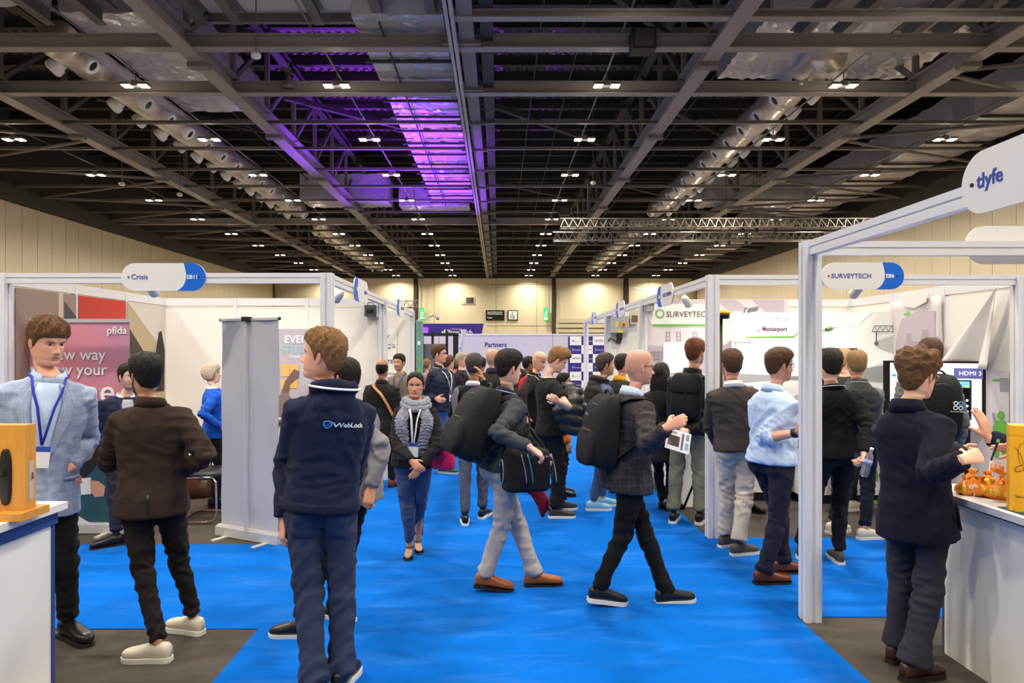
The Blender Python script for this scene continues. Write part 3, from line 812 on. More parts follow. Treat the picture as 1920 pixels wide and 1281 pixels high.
# ---------------------------------------------------------------- flat print helpers
def rect(x0, x1, y0, y1): return [(x0, y0), (x1, y0), (x1, y1), (x0, y1)]
def rrect(x0, x1, y0, y1, r, n=5):
    pts = []
    for cx, cy, a in ((x1 - r, y0 + r, -90), (x1 - r, y1 - r, 0), (x0 + r, y1 - r, 90), (x0 + r, y0 + r, 180)):
        for i in range(n + 1):
            t = math.radians(a + 90 * i / n); pts.append((cx + r * math.cos(t), cy + r * math.sin(t)))
    return pts
def ngon(cx, cy, rx, ry, n=20, a0=0, a1=360):
    return [(cx + rx * math.cos(math.radians(a0 + (a1 - a0) * i / n)), cy + ry * math.sin(math.radians(a0 + (a1 - a0) * i / n))) for i in range(n)]
class Board:
    """print surface: px/py of the photograph fall on the plane X = const or Y = const where the board stands"""
    def __init__(s, obj, base, axis, val, face):
        s.o, s.b, s.ax, s.val, s.face = obj, base, axis, val, face; s.k = 0
    def uv(s, px, py):
        if s.ax == 'Y':
            D = s.val; return ((px - VX) * D / FPX, EYE - (py - VY) * D / FPX)
        D = s.val * FPX / (px - VX); return (D, EYE - (py - VY) * D / FPX)
    def poly(s, pts, m, name='print', uv=False, t=.0015):
        q = pts if uv else [s.uv(*p) for p in pts]
        s.k += 1
        off = .002 * (1 + s.k * .5)
        if s.ax == 'Y':
            lo, hi = s.val - off - t, s.val - off
            v = [(p[0], lo, p[1]) for p in q] + [(p[0], hi, p[1]) for p in q]
        else:
            sg = s.face
            lo, hi = s.val + sg * (off + t), s.val + sg * off
            v = [(lo, p[0], p[1]) for p in q] + [(hi, p[0], p[1]) for p in q]
        n = len(q); f = [tuple(range(n)), tuple(range(n, 2 * n))[::-1]] + [(i, (i + 1) % n, n + (i + 1) % n, n + i) for i in range(n)]
        return mk(name, v, f, m, s.o, s.b)
    def text(s, st, px, py, size, m, align='LEFT', bold=0., xs=1.0):
        s.k += 1; off = .002 * (1 + s.k * .5) + .003
        u, z = s.uv(px, py)
        if s.ax == 'Y': return text('lettering', st, size, (u, s.val - off, z), X3, Z3, m, s.o, s.b, align, bold, xs=xs)
        ux = -Y3 if s.face < 0 else Y3
        return text('lettering', st, size, (s.val + s.face * off, u, z), ux, Z3, m, s.o, s.b, align, bold, xs=xs)

# ================================================================ LEFT BOOTH CONTENTS
def pm(name, r, g, b_, rough=.6): return mat('print_' + name, rgb(r, g, b_), rough=rough)
# murals on the booth's left wall (face +X)
bb = (-4.47, 6.8, 0)
mu = thing('wall_mural', 'printed room mural with red panel on the left booth wall', 'mural', bb)
B = Board(mu, bb, 'X', -4.478, 1)
def wx(D): return VX - 4.478 * FPX / D
B.poly([(6.33, .3), (7.24, .3), (7.24, 2.33), (6.33, 2.33)], pm('mural_mauve', 150, 128, 118), 'mural_panel', True)
B.poly([(6.95, .3), (7.02, .3), (7.02, 2.33), (6.95, 2.33)], pm('mural_trim', 196, 182, 170), 'print', True)
B.poly([(7.04, .3), (7.24, .3), (7.24, 2.1), (7.04, 2.25)], pm('mural_window', 70, 74, 72), 'print', True)
B.poly([(7.28, .3), (8.2, .3), (8.2, 2.33), (7.28, 2.33)], pm('mural_red', 196, 52, 34), 'mural_panel', True)
B.poly([(7.45, 1.2), (7.75, 1.2), (7.75, 2.06), (7.45, 2.06)], pm('mural_square', 214, 208, 204), 'print', True)
for y0 in (7.78, 8.05):
    B.poly([(y0, 1.97), (y0 + .07, 1.97), (y0 + .07, 2.0), (y0, 2.0)], C_TXTW, 'print', True)
B.poly([(8.22, .3), (9.16, .3), (9.16, 2.33), (8.22, 2.33)], pm('mural_sand', 178, 160, 128), 'mural_panel', True)
B.poly([(8.22, 2.33), (9.16, 1.7), (9.16, 2.33)], pm('mural_beam', 205, 198, 188), 'print', True)
B.poly([(8.22, .3), (8.75, .3), (8.75, 1.55), (8.22, 2.0)], pm('mural_green', 52, 92, 50), 'print', True)
B.poly([(8.22, 1.75), (8.5, 1.6), (8.75, 1.2), (8.75, 1.6), (8.22, 2.05)], pm('mural_dark', 60, 48, 40), 'print', True)
B.poly([(8.85, 1.2), (9.12, 1.2), (9.14, 1.75), (9.05, 2.0), (8.98, 1.98), (8.9, 1.7)], pm('mural_figure', 40, 32, 34), 'print', True)

def rollup_base(o, b, c, u, L, col):
    nn = np.cross(u, Z3)
    q = M(); q.obox(c + Z3 * .05, u * L / 2, nn * .05, Z3 * .042); q.obox(c + Z3 * .095, u * L / 2, nn * .03, Z3 * .01)
    q.build('base_cassette', col, o, b)
    for s in (-.32, .32):
        M().obox(c + u * L * s + Z3 * .008, u * .025, nn * .2, Z3 * .007).build('foot', col, o, b)
C_CASS = mat('cassette_aluminium', rgb(206, 204, 202), rough=.35, metal=.3)
# pink roll-up
Dp = 6.52
x0, x1 = P(10, 600, Dp)[0], P(243, 600, Dp)[0]; zt_ = P(0, 602, Dp)[2]
bb = ((x0 + x1) / 2, Dp, 0)
ru = thing('roll_up_banner', 'pink gradient roll-up banner reading A new way to buy your home', 'banner', bb)
pk = mat('banner_pink_print', rgb(200, 120, 140), rough=.5)
nt = pk.node_tree; bs = nt.nodes['Principled BSDF']
tc = nt.nodes.new('ShaderNodeTexCoord'); sp = nt.nodes.new('ShaderNodeSeparateXYZ'); nt.links.new(tc.outputs['Object'], sp.inputs[0])
ma = nt.nodes.new('ShaderNodeMath'); ma.operation = 'MULTIPLY_ADD'; ma.inputs[1].default_value = .62; ma.inputs[2].default_value = .22
nt.links.new(sp.outputs['X'], ma.inputs[0])
mz = nt.nodes.new('ShaderNodeMath'); mz.operation = 'MULTIPLY_ADD'; mz.inputs[1].default_value = .17
nt.links.new(sp.outputs['Z'], mz.inputs[0]); nt.links.new(ma.outputs[0], mz.inputs[2])
cr = nt.nodes.new('ShaderNodeValToRGB'); cr.color_ramp.elements[0].color = (*rgb(238, 134, 112), 1); cr.color_ramp.elements[1].color = (*rgb(190, 136, 164), 1)
e = cr.color_ramp.elements.new(.5); e.color = (*rgb(220, 136, 146), 1)
nt.links.new(mz.outputs[0], cr.inputs['Fac']); nt.links.new(cr.outputs['Color'], bs.inputs['Base Color'])
M().box(x0, x1, Dp - .002, Dp + .002, .1, zt_).build('banner_sheet', pk, ru, bb)
M().box(x0 - .01, x1 + .01, Dp - .012, Dp + .012, zt_ - .015, zt_ + .02).build('top_clip', C_CASS, ru, bb)
rollup_base(ru, bb, np.array([(x0 + x1) / 2, Dp, 0]), X3, x1 - x0 + .04, C_CASS)
M().tube([((x0 + x1) / 2, Dp + .06, .08), ((x0 + x1) / 2, Dp + .03, zt_)], .012, 6).build('pole', C_CASS, ru, bb)
B = Board(ru, bb, 'Y', Dp - .003, -1)
B.text('pfida', 25, 626, .10, C_TXTW, bold=.001); B.text('pfida', 201, 626, .10, C_TXTW, bold=.001)
B.text('A new way', 199, 675, .155, C_TXTW, 'RIGHT', .001); B.text('to buy your', 202, 703, .155, C_TXTW, 'RIGHT', .001)
B.text('home', 218, 755, .33, C_TXTW, 'RIGHT', .002)
B.poly([(40, 1000), (242, 1000), (242, 850), (215, 838), (190, 850), (160, 880), (120, 905), (60, 920), (40, 940)], pm('teal_jumper', 38, 78, 88), 'print')
B.poly([(150, 905), (120, 900), (118, 850), (150, 800), (176, 795), (190, 815), (192, 850), (178, 880)], pm('dark_hair', 32, 26, 28), 'print')
B.poly([(160, 835), (176, 820), (182, 838), (172, 860), (158, 868)], pm('print_skin', 176, 118, 84), 'print')
B.poly([(110, 1000), (200, 998), (145, 965), (110, 968)], pm('pale_cloth', 206, 204, 208), 'print')
B.poly([(150, 897), (172, 895), (172, 926), (150, 928)], pm('mug_white', 226, 222, 214), 'print')
B.poly([(170, 900), (186, 902), (199, 912), (196, 930), (180, 932), (172, 922)], pm('print_hand', 205, 150, 120), 'print')

# grey back of the second roll-up
gl, gr_ = G(414, 1003), G(524, 1022)
u = unit(gr_ - gl); c = (gl + gr_) / 2; L = np.linalg.norm(gr_ - gl); nn = np.cross(u, Z3)
bb = tuple(c)
ru = thing('roll_up_banner', 'plain grey back of a roll-up banner with its support pole', 'banner', bb)
zt_ = P(474, 599, c[1])[2]
C_GREYB = mat('banner_grey_back', rgb(178, 176, 182), rough=.6)
q = M(); n = 14; vv = []
for i in range(n + 1):
    for j in range(9):
        s_ = (j / 8 - .5); z = .1 + (zt_ - .1) * i / n
        vv.append(c + u * s_ * L * .97 + Z3 * z + nn * (.012 * math.cos(s_ * 9) * (i / n) + .006 * math.sin(i * .9 + j)))
vv = np.array(vv); back = vv - nn * .003
f = [(i * 9 + j, i * 9 + j + 1, (i + 1) * 9 + j + 1, (i + 1) * 9 + j) for i in range(n) for j in range(8)]
q.add(vv, f); q.add(back, [t[::-1] for t in f]); q.build('banner_sheet', C_GREYB, ru, bb, True)
M().bar(c - u * L * .5 + Z3 * zt_, c + u * L * .5 + Z3 * zt_, .02, .022).build('top_clip', C_CASS, ru, bb)
for s_ in (-.5, .5): M().ell(c + u * L * s_ + Z3 * zt_, .016, 8, 5).build('end_cap', C_BLACK, ru, bb)
rollup_base(ru, bb, c, u, L * 1.05, C_CASS)
fr = nn if nn[1] < 0 else -nn
M().tube([c + fr * .05 + Z3 * .08, c + fr * .05 + Z3 * (zt_ - .02)], .009, 8).build('pole', C_CASS, ru, bb)
M().obox(c + fr * .03 + Z3 * zt_, u * .028, fr * .04, Z3 * .022).build('pole_hook', C_BLACK, ru, bb)
# third roll-up against the back wall
Dp = 8.7; x0, x1 = P(522, 0, Dp)[0], P(640, 0, Dp)[0]; zt_ = P(0, 617, Dp)[2]; bb = ((x0 + x1) / 2, Dp, 0)
ru = thing('roll_up_banner', 'lilac grey roll-up banner reading EVENTS STUDIO behind the hooded man', 'banner', bb)
M().box(x0, x1, Dp - .002, Dp + .002, .1, zt_).build('banner_sheet', pm('lilac_banner', 176, 168, 178), ru, bb)
rollup_base(ru, bb, np.array([(x0 + x1) / 2, Dp, 0]), X3, x1 - x0, C_CASS)
B = Board(ru, bb, 'Y', Dp - .003, -1)
B.text('EVENT', 533, 643, .135, C_TXTW, bold=.002); B.text('STUDIO', 526, 662, .13, pm('aqua', 140, 200, 205)); B.text('FROM', 543, 672, .05, C_TXTW)
for r_ in ((527, 543, 683, 706), (544, 560, 684, 706), (527, 543, 712, 730), (544, 558, 712, 728)):
    B.poly([(r_[0], r_[3]), (r_[1], r_[3]), (r_[1], r_[2]), (r_[0], r_[2])], pm('sticky_orange', 232, 170, 96), 'print')
B.poly([(525, 745), (535, 715), (552, 692), (562, 697), (560, 708), (545, 722), (538, 750)], pm('print_arm', 112, 84, 74), 'print')
B.poly([(524, 790), (524, 742), (536, 735), (560, 760), (575, 800), (570, 850), (524, 850)], pm('print_knit', 120, 108, 104), 'print')
# small white counter there
p = P(545, 790, 8.35); bb = (p[0], p[1], 0)
o = thing('display_counter', 'small white counter with leaflets behind the hooded man', 'counter', bb)
M().box(p[0] - .3, p[0] + .3, p[1] - .2, p[1] + .2, .0, .86).build('body', C_BOARD, o, bb); M().box(p[0] - .33, p[0] + .33, p[1] - .23, p[1] + .23, .86, .89).build('top', C_DARK, o, bb)
for i, (dx, cc_) in enumerate(((-.2, C_TXTW), (.02, pm('leaflet_pink', 214, 170, 170)), (.18, C_TXTW))):
    q = M().box(-.07, .07, -.1, .1, 0, .02).build('leaflet_stack', cc_, None, (0, 0, 0)); q.location = (p[0] + dx, p[1] - .05, .892)
    tag(q, ['white leaflet pile at the left of the small counter', 'pink leaflet pile in the middle of the small counter', 'white leaflet pile at the right of the small counter'][i], 'leaflets')

# grey switch box on the wall, hooked
p = P(695, 583, 9.13); o = thing('switch_box', 'dark grey switch box hooked high on the left booth wall', 'switch box', p)
M().box(p[0] - .075, p[0] + .075, p[1] - .05, p[1] + .04, p[2] - .075, p[2] + .075).build('casing', mat('box_grey', rgb(74, 80, 80), rough=.5), o, p)
M().tube([p + [-.04, 0, .07], p + [-.035, 0, .11], p + [.035, 0, .11], p + [.04, 0, .07]], .008, 6).build('hook', mat('box_grey', rgb(74, 80, 80)), o, p)
M().box(p[0] - .045, p[0] + .05, p[1] - .055, p[1] - .05, p[2] - .03, p[2] + .02).build('window', C_BLACK, o, p)
M().box(p[0] + .075, p[0] + .1, p[1] - .02, p[1] + .04, p[2] - .08, p[2] + .1).build('bracket', C_WHITEP, o, p)

# chrome cantilever chair
C_CHROME = mat('chrome', rgb(215, 215, 218), rough=.12, metal=1.0)
cb = G(372, 985); bb = tuple(cb)
o = thing('cantilever_chair', 'chrome cantilever chair with dark seat behind the man in brown', 'chair', bb)
W_, Dd = .25, .5
for s_ in (-1, 1):
    y0 = cb[1] + .28 + s_ * W_
    M().tube([(cb[0] - .22, y0, .02), (cb[0] + .10, y0, .02), (cb[0] + .155, y0, .05), (cb[0] + .17, y0, .12), (cb[0] + .16, y0, .42), (cb[0] + .13, y0, .47), (cb[0] - .25, y0, .46)], .0125, 8).build('side_tube', C_CHROME, o, bb, True)
M().tube([(cb[0] - .22, cb[1] + .28 - W_, .02), (cb[0] - .24, cb[1] + .28, .02), (cb[0] - .22, cb[1] + .28 + W_, .02)], .0125, 8).build('floor_tube', C_CHROME, o, bb, True)
q = M(); v, f = loft([cb + [-.05, .28, .44], cb + [-.05, .28, .46], cb + [-.05, .28, .50], cb + [-.05, .28, .515]], X3, Y3, [.22, .25, .25, .22], [.22, .25, .25, .22], 24, 4); q.add(v, f).build('seat', C_BLACK, o, bb, True)
q = M(); v, f = loft([cb + [-.31, .28, .55], cb + [-.33, .28, .6], cb + [-.37, .28, .9], cb + [-.38, .28, .93]], X3, Y3, .02, [.2, .23, .23, .2], 20, 4); q.add(v, f).build('backrest', C_BLACK, o, bb, True)
for s_ in (-1, 1): M().tube([(cb[0] - .25, cb[1] + .28 + s_ * W_, .46), (cb[0] - .32, cb[1] + .28 + s_ * W_, .52), (cb[0] - .37, cb[1] + .28 + s_ * W_, .9)], .0125, 8).build('back_tube', C_CHROME, o, bb, True)

def soft_bag(c, sx, sy, sz, m, name, label, cat, hm=None, handle=True, amp=.012):
    c = np.asarray(c, float); o = thing(name, label, cat, c)
    zs = [0, .04, .3, .6, .85, 1.0]; k = [.8, .95, 1.0, .93, .78, .6]
    v, f = loft([c + Z3 * sz * z for z in zs], X3, Y3, [sx * t for t in k], [sy * t * (1 if i < 4 else .6) for i, t in enumerate(k)], 28, 3)
    v = v + nrng.normal(0, amp * .35, v.shape); mk('bag_body', v, f, m, o, c, True)
    if handle:
        for s_ in (-1, 1):
            a = np.linspace(0, math.pi, 10)
            M().tube([c + np.array([sx * .45 * math.cos(t), s_ * sy * .35, sz * .92 + sz * .42 * math.sin(t)]) for t in a], .009, 6).build('handle', hm or m, o, c, True)
    M().tube([c + [-sx * .55, 0, sz], c + [sx * .55, 0, sz]], .008, 6).build('zip', C_DARK, o, c)
    return o
C_LEATHER = mat('brown_leather', rgb(72, 46, 30), rough=.3, bump=.3, bscale=30, noise=.2)
soft_bag(G(366, 932), .19, .12, .27, C_LEATHER, 'leather_bag', 'brown leather holdall on the floor behind the chrome chair', 'bag')
soft_bag(G(402, 925), .16, .12, .3, C_BLACK, 'black_bag', 'black bag on the floor beside the grey banner', 'bag')

# ================================================================ NEAR LEFT COUNTER
XCn = -2.13; Yc = 3.38; bb = (-2.6, 2.2, 0)
o = thing('reception_counter', 'white counter with navy trim at the bottom left', 'counter', bb)
M().box(-3.0, XCn - .045, .8, Yc - .05, 0, .90).build('body', C_BOARD, o, bb)
M().box(-3.02, XCn - .03, .79, Yc - .03, .90, .965).build('trim_band', mat('navy_trim', rgb(52, 72, 130), rough=.35), o, bb)
M().box(-3.06, XCn, .75, Yc, .965, 1.0).build('counter_top', mat('counter_white', rgb(228, 226, 222), rough=.3), o, bb)
M().box(XCn - .05, XCn - .035, Yc - .06, Yc - .045, 0, .9).build('corner_profile', mat('navy_trim', rgb(52, 72, 130)), o, bb)
# wooden door sample with black handle
C_OAK = mat('oak_lacquer', rgb(214, 150, 62), rough=.3, noise=.22, nscale=5, stretch=(8, 8, 1))
Dd = 3.08; bb = (P(20, 0, Dd)[0], Dd, 1.0)
o = thing('door_sample', 'orange wooden door sample with black lever handle on the left counter', 'door sample', bb)
xr = P(62, 0, Dd)[0]
M().box(xr - .34, xr, Dd - .05, Dd + .02, 1.03, 1.03 + .385).build('door_leaf', C_OAK, o, bb)
M().box(xr - .4, xr + .022, Dd - .11, Dd + .08, 1.0, 1.035).build('plinth', C_OAK, o, bb)
v, f = loft([np.array([xr - .085, Dd - .05 - t, 1.185]) for t in (0, .008, .012)], X3, Z3, [.025, .025, .02], [.125, .125, .118], 24, 3)
mk('back_plate', v, f, C_BLACK, o, bb, True)
M().tube([(xr - .085, Dd - .05, 1.2), (xr - .085, Dd - .10, 1.2), (xr - .1, Dd - .108, 1.2), (xr - .24, Dd - .108, 1.2)], .010, 10).build('lever_handle', C_BLACK, o, bb, True)
M().box(xr - .001, xr + .003, Dd - .028, Dd + .0, 1.08, 1.25).build('lock_plate', C_CASS, o, bb)
M().box(xr + .002, xr + .008, Dd - .02, Dd - .008, 1.17, 1.2).build('latch', C_CHROME, o, bb)

# ================================================================ NEAR RIGHT COUNTER
bb = (2.95, 2.2, 0)
o = thing('reception_counter', 'white counter with dark trim at the bottom right', 'counter', bb)
M().box(2.575, 3.5, .8, 3.95, 0, .885).build('body', C_BOARD, o, bb)
M().box(2.56, 3.5, .8, 3.97, .885, .925).build('trim_band', mat('dark_trim', rgb(40, 44, 62), rough=.35), o, bb)
M().box(2.46, 3.55, .75, 4.02, .925, .96).build('counter_top', mat('counter_white', rgb(228, 226, 222)), o, bb)
M().box(2.573, 2.588, 3.94, 3.955, 0, .885).build('corner_profile', mat('navy_trim', rgb(52, 72, 130)), o, bb)
# yellow box, turned a little towards the aisle
C_YEL = mat('yellow_card', rgb(238, 172, 22), rough=.45)
un = unit((.86, -.51, 0)); nf = unit((-.51, -.86, 0)); p0 = P(1893, 0, 3.34); p0[2] = .96
ctr = p0 + un * .13 - nf * .06; bb = tuple(ctr)
o = thing('gift_box', 'tall yellow gift box with handwriting on the right counter', 'box', bb)
M().obox(ctr + Z3 * .21, un * .13, -nf * .06, Z3 * .21).build('box_body', C_YEL, o, bb)
M().obox(ctr + Z3 * .372, un * .1305, -nf * .0605, Z3 * .0015).build('lid_seam', mat('yellow_dark', rgb(186, 130, 14)), o, bb)
C_INK = mat('brown_ink', rgb(120, 70, 10), rough=.6)
pf = p0 + nf * .001
text('lettering', 'Cliquot', .05, pf + un * .012 + Z3 * .19, unit(un + Z3 * .25), unit(Z3 + un * .25), C_INK, o, bb, bold=-.0006)
text('lettering', 'Veuve Clicquot', .018, pf + un * .02 + Z3 * .07, un, Z3, C_INK, o, bb)
q = M(); a = np.linspace(0, 7, 40); q.tube([pf + un * (.02 + .016 * t + .02 * math.sin(t * 2.2)) + Z3 * (.27 + .05 * math.cos(t * 2.2 + .5) + .006 * t) for t in a], .0012, 5); q.build('scribble', C_INK, o, bb)
# orange net bags of sweets, each a thing
C_ORG = mat('orange_net', rgb(240, 140, 40), rough=.35, noise=.25, nscale=30)
C_ORG2 = mat('orange_card', rgb(236, 132, 40), rough=.6)
C_FRUIT = mat('yellow_sweet', rgb(232, 190, 60), rough=.35)
spots = [(1812, 915), (1838, 918), (1866, 922), (1888, 925), (1824, 902), (1852, 905), (1880, 909)]
desc = ['front leftmost', 'front second', 'front third', 'front rightmost beside the yellow box', 'back left', 'back middle', 'back right']
for i, (px, py) in enumerate(spots):
    D = FPX * (EYE - .96) / (py + 12 - VY) ; p = P(px, py, D); p[2] = .962
    o = thing('sweet_bag', 'orange net bag of sweets on the right counter, %s' % desc[i], 'sweet bag', p, 'orange net bags on the right counter')
    v, f = loft([p + Z3 * z for z in (0, .015, .045, .07, .082, .1)], X3, Y3, [.045, .06, .055, .025, .01, .03], [.035, .05, .045, .02, .008, .012], 18, 2)
    v += nrng.normal(0, .004, v.shape); mk('net', v, f, C_ORG, o, p, True)
    for j in range(3): M().ell(p + np.array([rng.uniform(-.035, .035), -.03 + rng.uniform(-.012, .01), .03 + rng.uniform(0, .02)]), .02, 10, 7).build('sweet', C_FRUIT, o, p, True)
for i, (px, py, s_) in enumerate(((1825, 912, 1), (1868, 876, 1))):
    D = 3.45; p = P(px, py, D)
    o = thing('gift_tag', ['orange tag reading tlyfe standing among the sweet bags', 'white and orange tag raised above the sweet bags'][i], 'tag', p)
    ux = unit((1, .1, -.25 if i else .05)); uy = unit((.2 if i else 0, .2, 1))
    M().prism(rect(-.04, .04, -.03, .03), p, ux, uy, .003).build('card', C_ORG2 if i == 0 else C_TXTW, o, p)
    if i: M().prism(rect(-.035, .04, -.028, .01), p - Y3 * .003, ux, uy, .002).build('print', C_ORG2, o, p)
    text('lettering', 'tlyfe', .03, p + ux * -.03 - uy * .008 - Y3 * .005, ux, uy, C_TXTW, o, p)
    M().tube([p - uy * .03, p - uy * .03 * (1 if i == 0 else 1) - Z3 * (.03 if i == 0 else .09)], .002, 5).build('stick', C_TXTW, o, p)
# flyers on the counter front edge
o = tag(M().box(2.5, 2.62, 3.2, 3.42, .96, .964).build('flyer', pm('flyer_navy', 40, 60, 70)), 'dark flyer with green stripes on the right counter edge', 'flyer')
M().box(2.51, 2.61, 3.3, 3.32, .9642, .9655).build('stripe', C_GREEN, o); M().box(2.51, 2.61, 3.36, 3.37, .9642, .9655).build('stripe', C_GREEN, o)
# ================================================================ RIGHT BOOTH CONTENTS
C_MAU = pm('graphic_mauve', 214, 206, 210); C_MAU2 = pm('graphic_mauve_dark', 186, 174, 184); C_MAU3 = pm('graphic_violet', 166, 152, 166)
C_GRY = pm('graphic_grey', 188, 190, 190); C_GRY2 = pm('graphic_grey_dark', 150, 152, 154); C_PALE = pm('graphic_pale', 238, 238, 236)
C_TXTD = pm('lettering_brown', 84, 72, 76)
bb = (2.8, 9.36, 0)
gw = thing('wall_graphic', 'lilac SURVEYTECH wall graphic on the booth back wall', 'wall graphic', bb)
B = Board(gw, bb, 'Y', 9.375, -1)
B.poly([(1208, 1000), (1478, 1000), (1478, 562), (1208, 562)], C_MAU, 'graphic_sheet')
B.poly([(1208, 570), (1240, 562), (1280, 562), (1268, 572), (1208, 577)], C_MAU2, 'print')
B.poly([(1345, 562), (1380, 562), (1392, 572), (1420, 600), (1400, 604), (1366, 585)], C_MAU2, 'print')
B.poly([(1410, 562), (1470, 562), (1470, 640), (1440, 590)], C_MAU2, 'print')
B.poly([(1208, 647), (1238, 649), (1262, 660), (1290, 648), (1320, 652), (1400, 640), (1400, 700), (1208, 700)], C_MAU2, 'print')
B.poly([(1342, 660), (1372, 636), (1372, 720), (1342, 720)], C_MAU3, 'print')
B.poly([(1222, 610), (1345, 610), (1345, 570), (1214, 570), (1212, 590)], C_PALE, 'name_panel')
B.poly([(1222, 608), (1345, 608), (1345, 611), (1226, 611.5)], C_GREEN, 'green_line')
B.text('SURVEYTECH', 1248.5, 594.5, .112, C_TXTD, xs=.92)
cu, cz_ = B.uv(1237, 588.5)
for i in range(14):
    a = 360 / 14 * i
    B.poly([(cu + r_ * math.cos(math.radians(a + d)), cz_ + r_ * math.sin(math.radians(a + d))) for r_, d in ((.042, -9), (.066, -10), (.066, 10), (.042, 9))], C_GREEN, 'logo_petal', True); B.k -= 1
B.k += 1
def ladder(B, px, py0, py1, w_, m, n=3):
    for x in (px - w_ / 2, px + w_ / 2 - 1): B.poly([(x, py1), (x + 1.2, py1), (x + 1.2, py0), (x, py0)], m, 'print'); B.k -= 1
    for i in range(n):
        y = py0 + (py1 - py0) * (i + .4) / n; B.poly([(px - w_ / 2 - 1, y + 1.2), (px + w_ / 2 + 1, y + 1.2), (px + w_ / 2 + 1, y), (px - w_ / 2 - 1, y)], m, 'print'); B.k -= 1
    B.k += 1
for x in (1252, 1272, 1302): ladder(B, x, 621, 642, 7, C_MAU3)
for x in (1223, 1230, 1237): ladder(B, x, 657, 677, 6, C_MAU3)
B.poly([(1243, 700), (1290, 700), (1290, 642), (1243, 642)], C_PALE, 'print')

# curved pop-up display
pc = thing('pop_up_display', 'curved white pop-up display with crane and Matterport panel', 'display wall', (3.55, 8.3, 0))
bb = (3.55, 8.3, 0)
XU0, XU1 = P(1371, 0, 8.35)[0], P(1686, 0, 8.25)[0]; ZU = 2.22
def cur(x, z, off=0.):
    t = (x - XU0) / (XU1 - XU0) * 2 - 1
    return np.array([x, 8.62 - .32 * t * t - off, z])
nn_ = 28; q = M(); vv = []
for off in (0, -.03):
    for i in range(nn_ + 1):
        x = XU0 + (XU1 - XU0) * i / nn_
        for z in (.05, ZU): vv.append(cur(x, z, off))
K_ = 2 * (nn_ + 1)
f = [(2 * i, 2 * i + 2, 2 * i + 3, 2 * i + 1) for i in range(nn_)] + [(K_ + 2 * i, K_ + 2 * i + 1, K_ + 2 * i + 3, K_ + 2 * i + 2) for i in range(nn_)]
f += [(2 * i + 1, 2 * i + 3, K_ + 2 * i + 3, K_ + 2 * i + 1) for i in range(nn_)] + [(0, 1, K_ + 1, K_), (2 * nn_, K_ + 2 * nn_, K_ + 2 * nn_ + 1, 2 * nn_ + 1)]
q.add(vv, f).build('print_panel', C_PALE, pc, bb)
class Curved:
    def __init__(s): s.k = 0
    def poly(s, pts, m, name='print', dens=.08):
        """pts in photograph pixels, laid on the curved sheet"""
        s.k += 1; off = .003 + .001 * s.k
        q = []
        for i in range(len(pts)):
            a, b_ = np.array(pts[i], float), np.array(pts[(i + 1) % len(pts)], float)
            n = max(1, int(np.linalg.norm(b_ - a) / 14))
            q += [a + (b_ - a) * j / n for j in range(n)]
        w3 = []
        for px, py in q:
            D = 8.45
            for _ in range(3): x = (px - VX) * D / FPX; D = cur(x, 0)[1]
            w3.append(cur(x, EYE - (py - VY) * D / FPX, off))
        w3 = np.array(w3); c = w3.mean(0); c[1] = cur(c[0], 0, off)[1]
        n = len(w3); v = np.vstack([w3, c[None]])
        return mk(name, v, [(i, (i + 1) % n, n) for i in range(n)], m, pc, bb)
CV = Curved()
CV.poly([(1372, 668), (1400, 662), (1440, 676), (1440, 700), (1372, 700)], C_GRY)
CV.poly([(1400, 665), (1430, 660), (1430, 650), (1410, 650), (1410, 658), (1400, 658)], C_GRY)
CV.poly([(1440, 640), (1480, 630), (1560, 660), (1600, 665), (1640, 650), (1684, 668), (1684, 800), (1440, 800), (1372, 800), (1372, 690)], pm('graphic_cloud', 222, 223, 222))
CV.poly([(1590, 600), (1600, 590), (1625, 580), (1638, 583), (1605, 612), (1594, 606)], pm('graphic_light', 250, 250, 249))
CV.poly([(1640, 640), (1684, 625), (1684, 690), (1655, 672)], C_GRY)
CV.poly([(1372, 700), (1500, 700), (1620, 690), (1684, 680), (1684, 720), (1372, 720)], C_GRY2)
CV.poly([(1395, 632), (1482, 632), (1493, 624), (1493, 588), (1385, 588), (1386, 612)], pm('plate_white', 250, 250, 250), 'name_panel')
CV.poly([(1396, 630.2), (1489, 630.2), (1489, 633), (1397, 633)], C_GREEN, 'green_line'); CV.k -= 1; CV.poly([(1489, 630.2), (1494, 624), (1495.5, 626), (1489, 633)], C_GREEN, 'green_line')
def ctext(s, px, py, size, m, bold=0.):
    D = 8.45
    for _ in range(3): x = (px - VX) * D / FPX; D = cur(x, 0)[1]
    a = cur(x, EYE - (py - VY) * D / FPX, .02); d = unit(cur(x + .5, 0) - cur(x, 0))
    text('lettering', s, size, a, d, Z3, m, pc, bb, bold=bold)
ctext('SURVEYTECH', 1415, 602, .082, pm('lettering_faint', 196, 186, 192)); ctext('Matterport', 1427.5, 620.5, .078, pm('lettering_plum', 82, 50, 88), .0012)
CV.k += 8; CV.poly([(1415, 622), (1423, 622), (1423, 614), (1415, 614)], pm('logo_red', 226, 70, 84), 'logo')
CV.poly([(1417.2, 619.8), (1420.8, 619.8), (1420.8, 616.2), (1417.2, 616.2)], C_TXTW, 'logo')
def cline(a, b_, w_, m):
    a, b_ = np.array(a, float), np.array(b_, float); d = unit(b_ - a); n = np.array([-d[1], d[0]]) * w_ / 2
    CV.poly([a - n, b_ - n, b_ + n, a + n], m); CV.k -= 1
CK = pm('graphic_crane', 96, 98, 100)
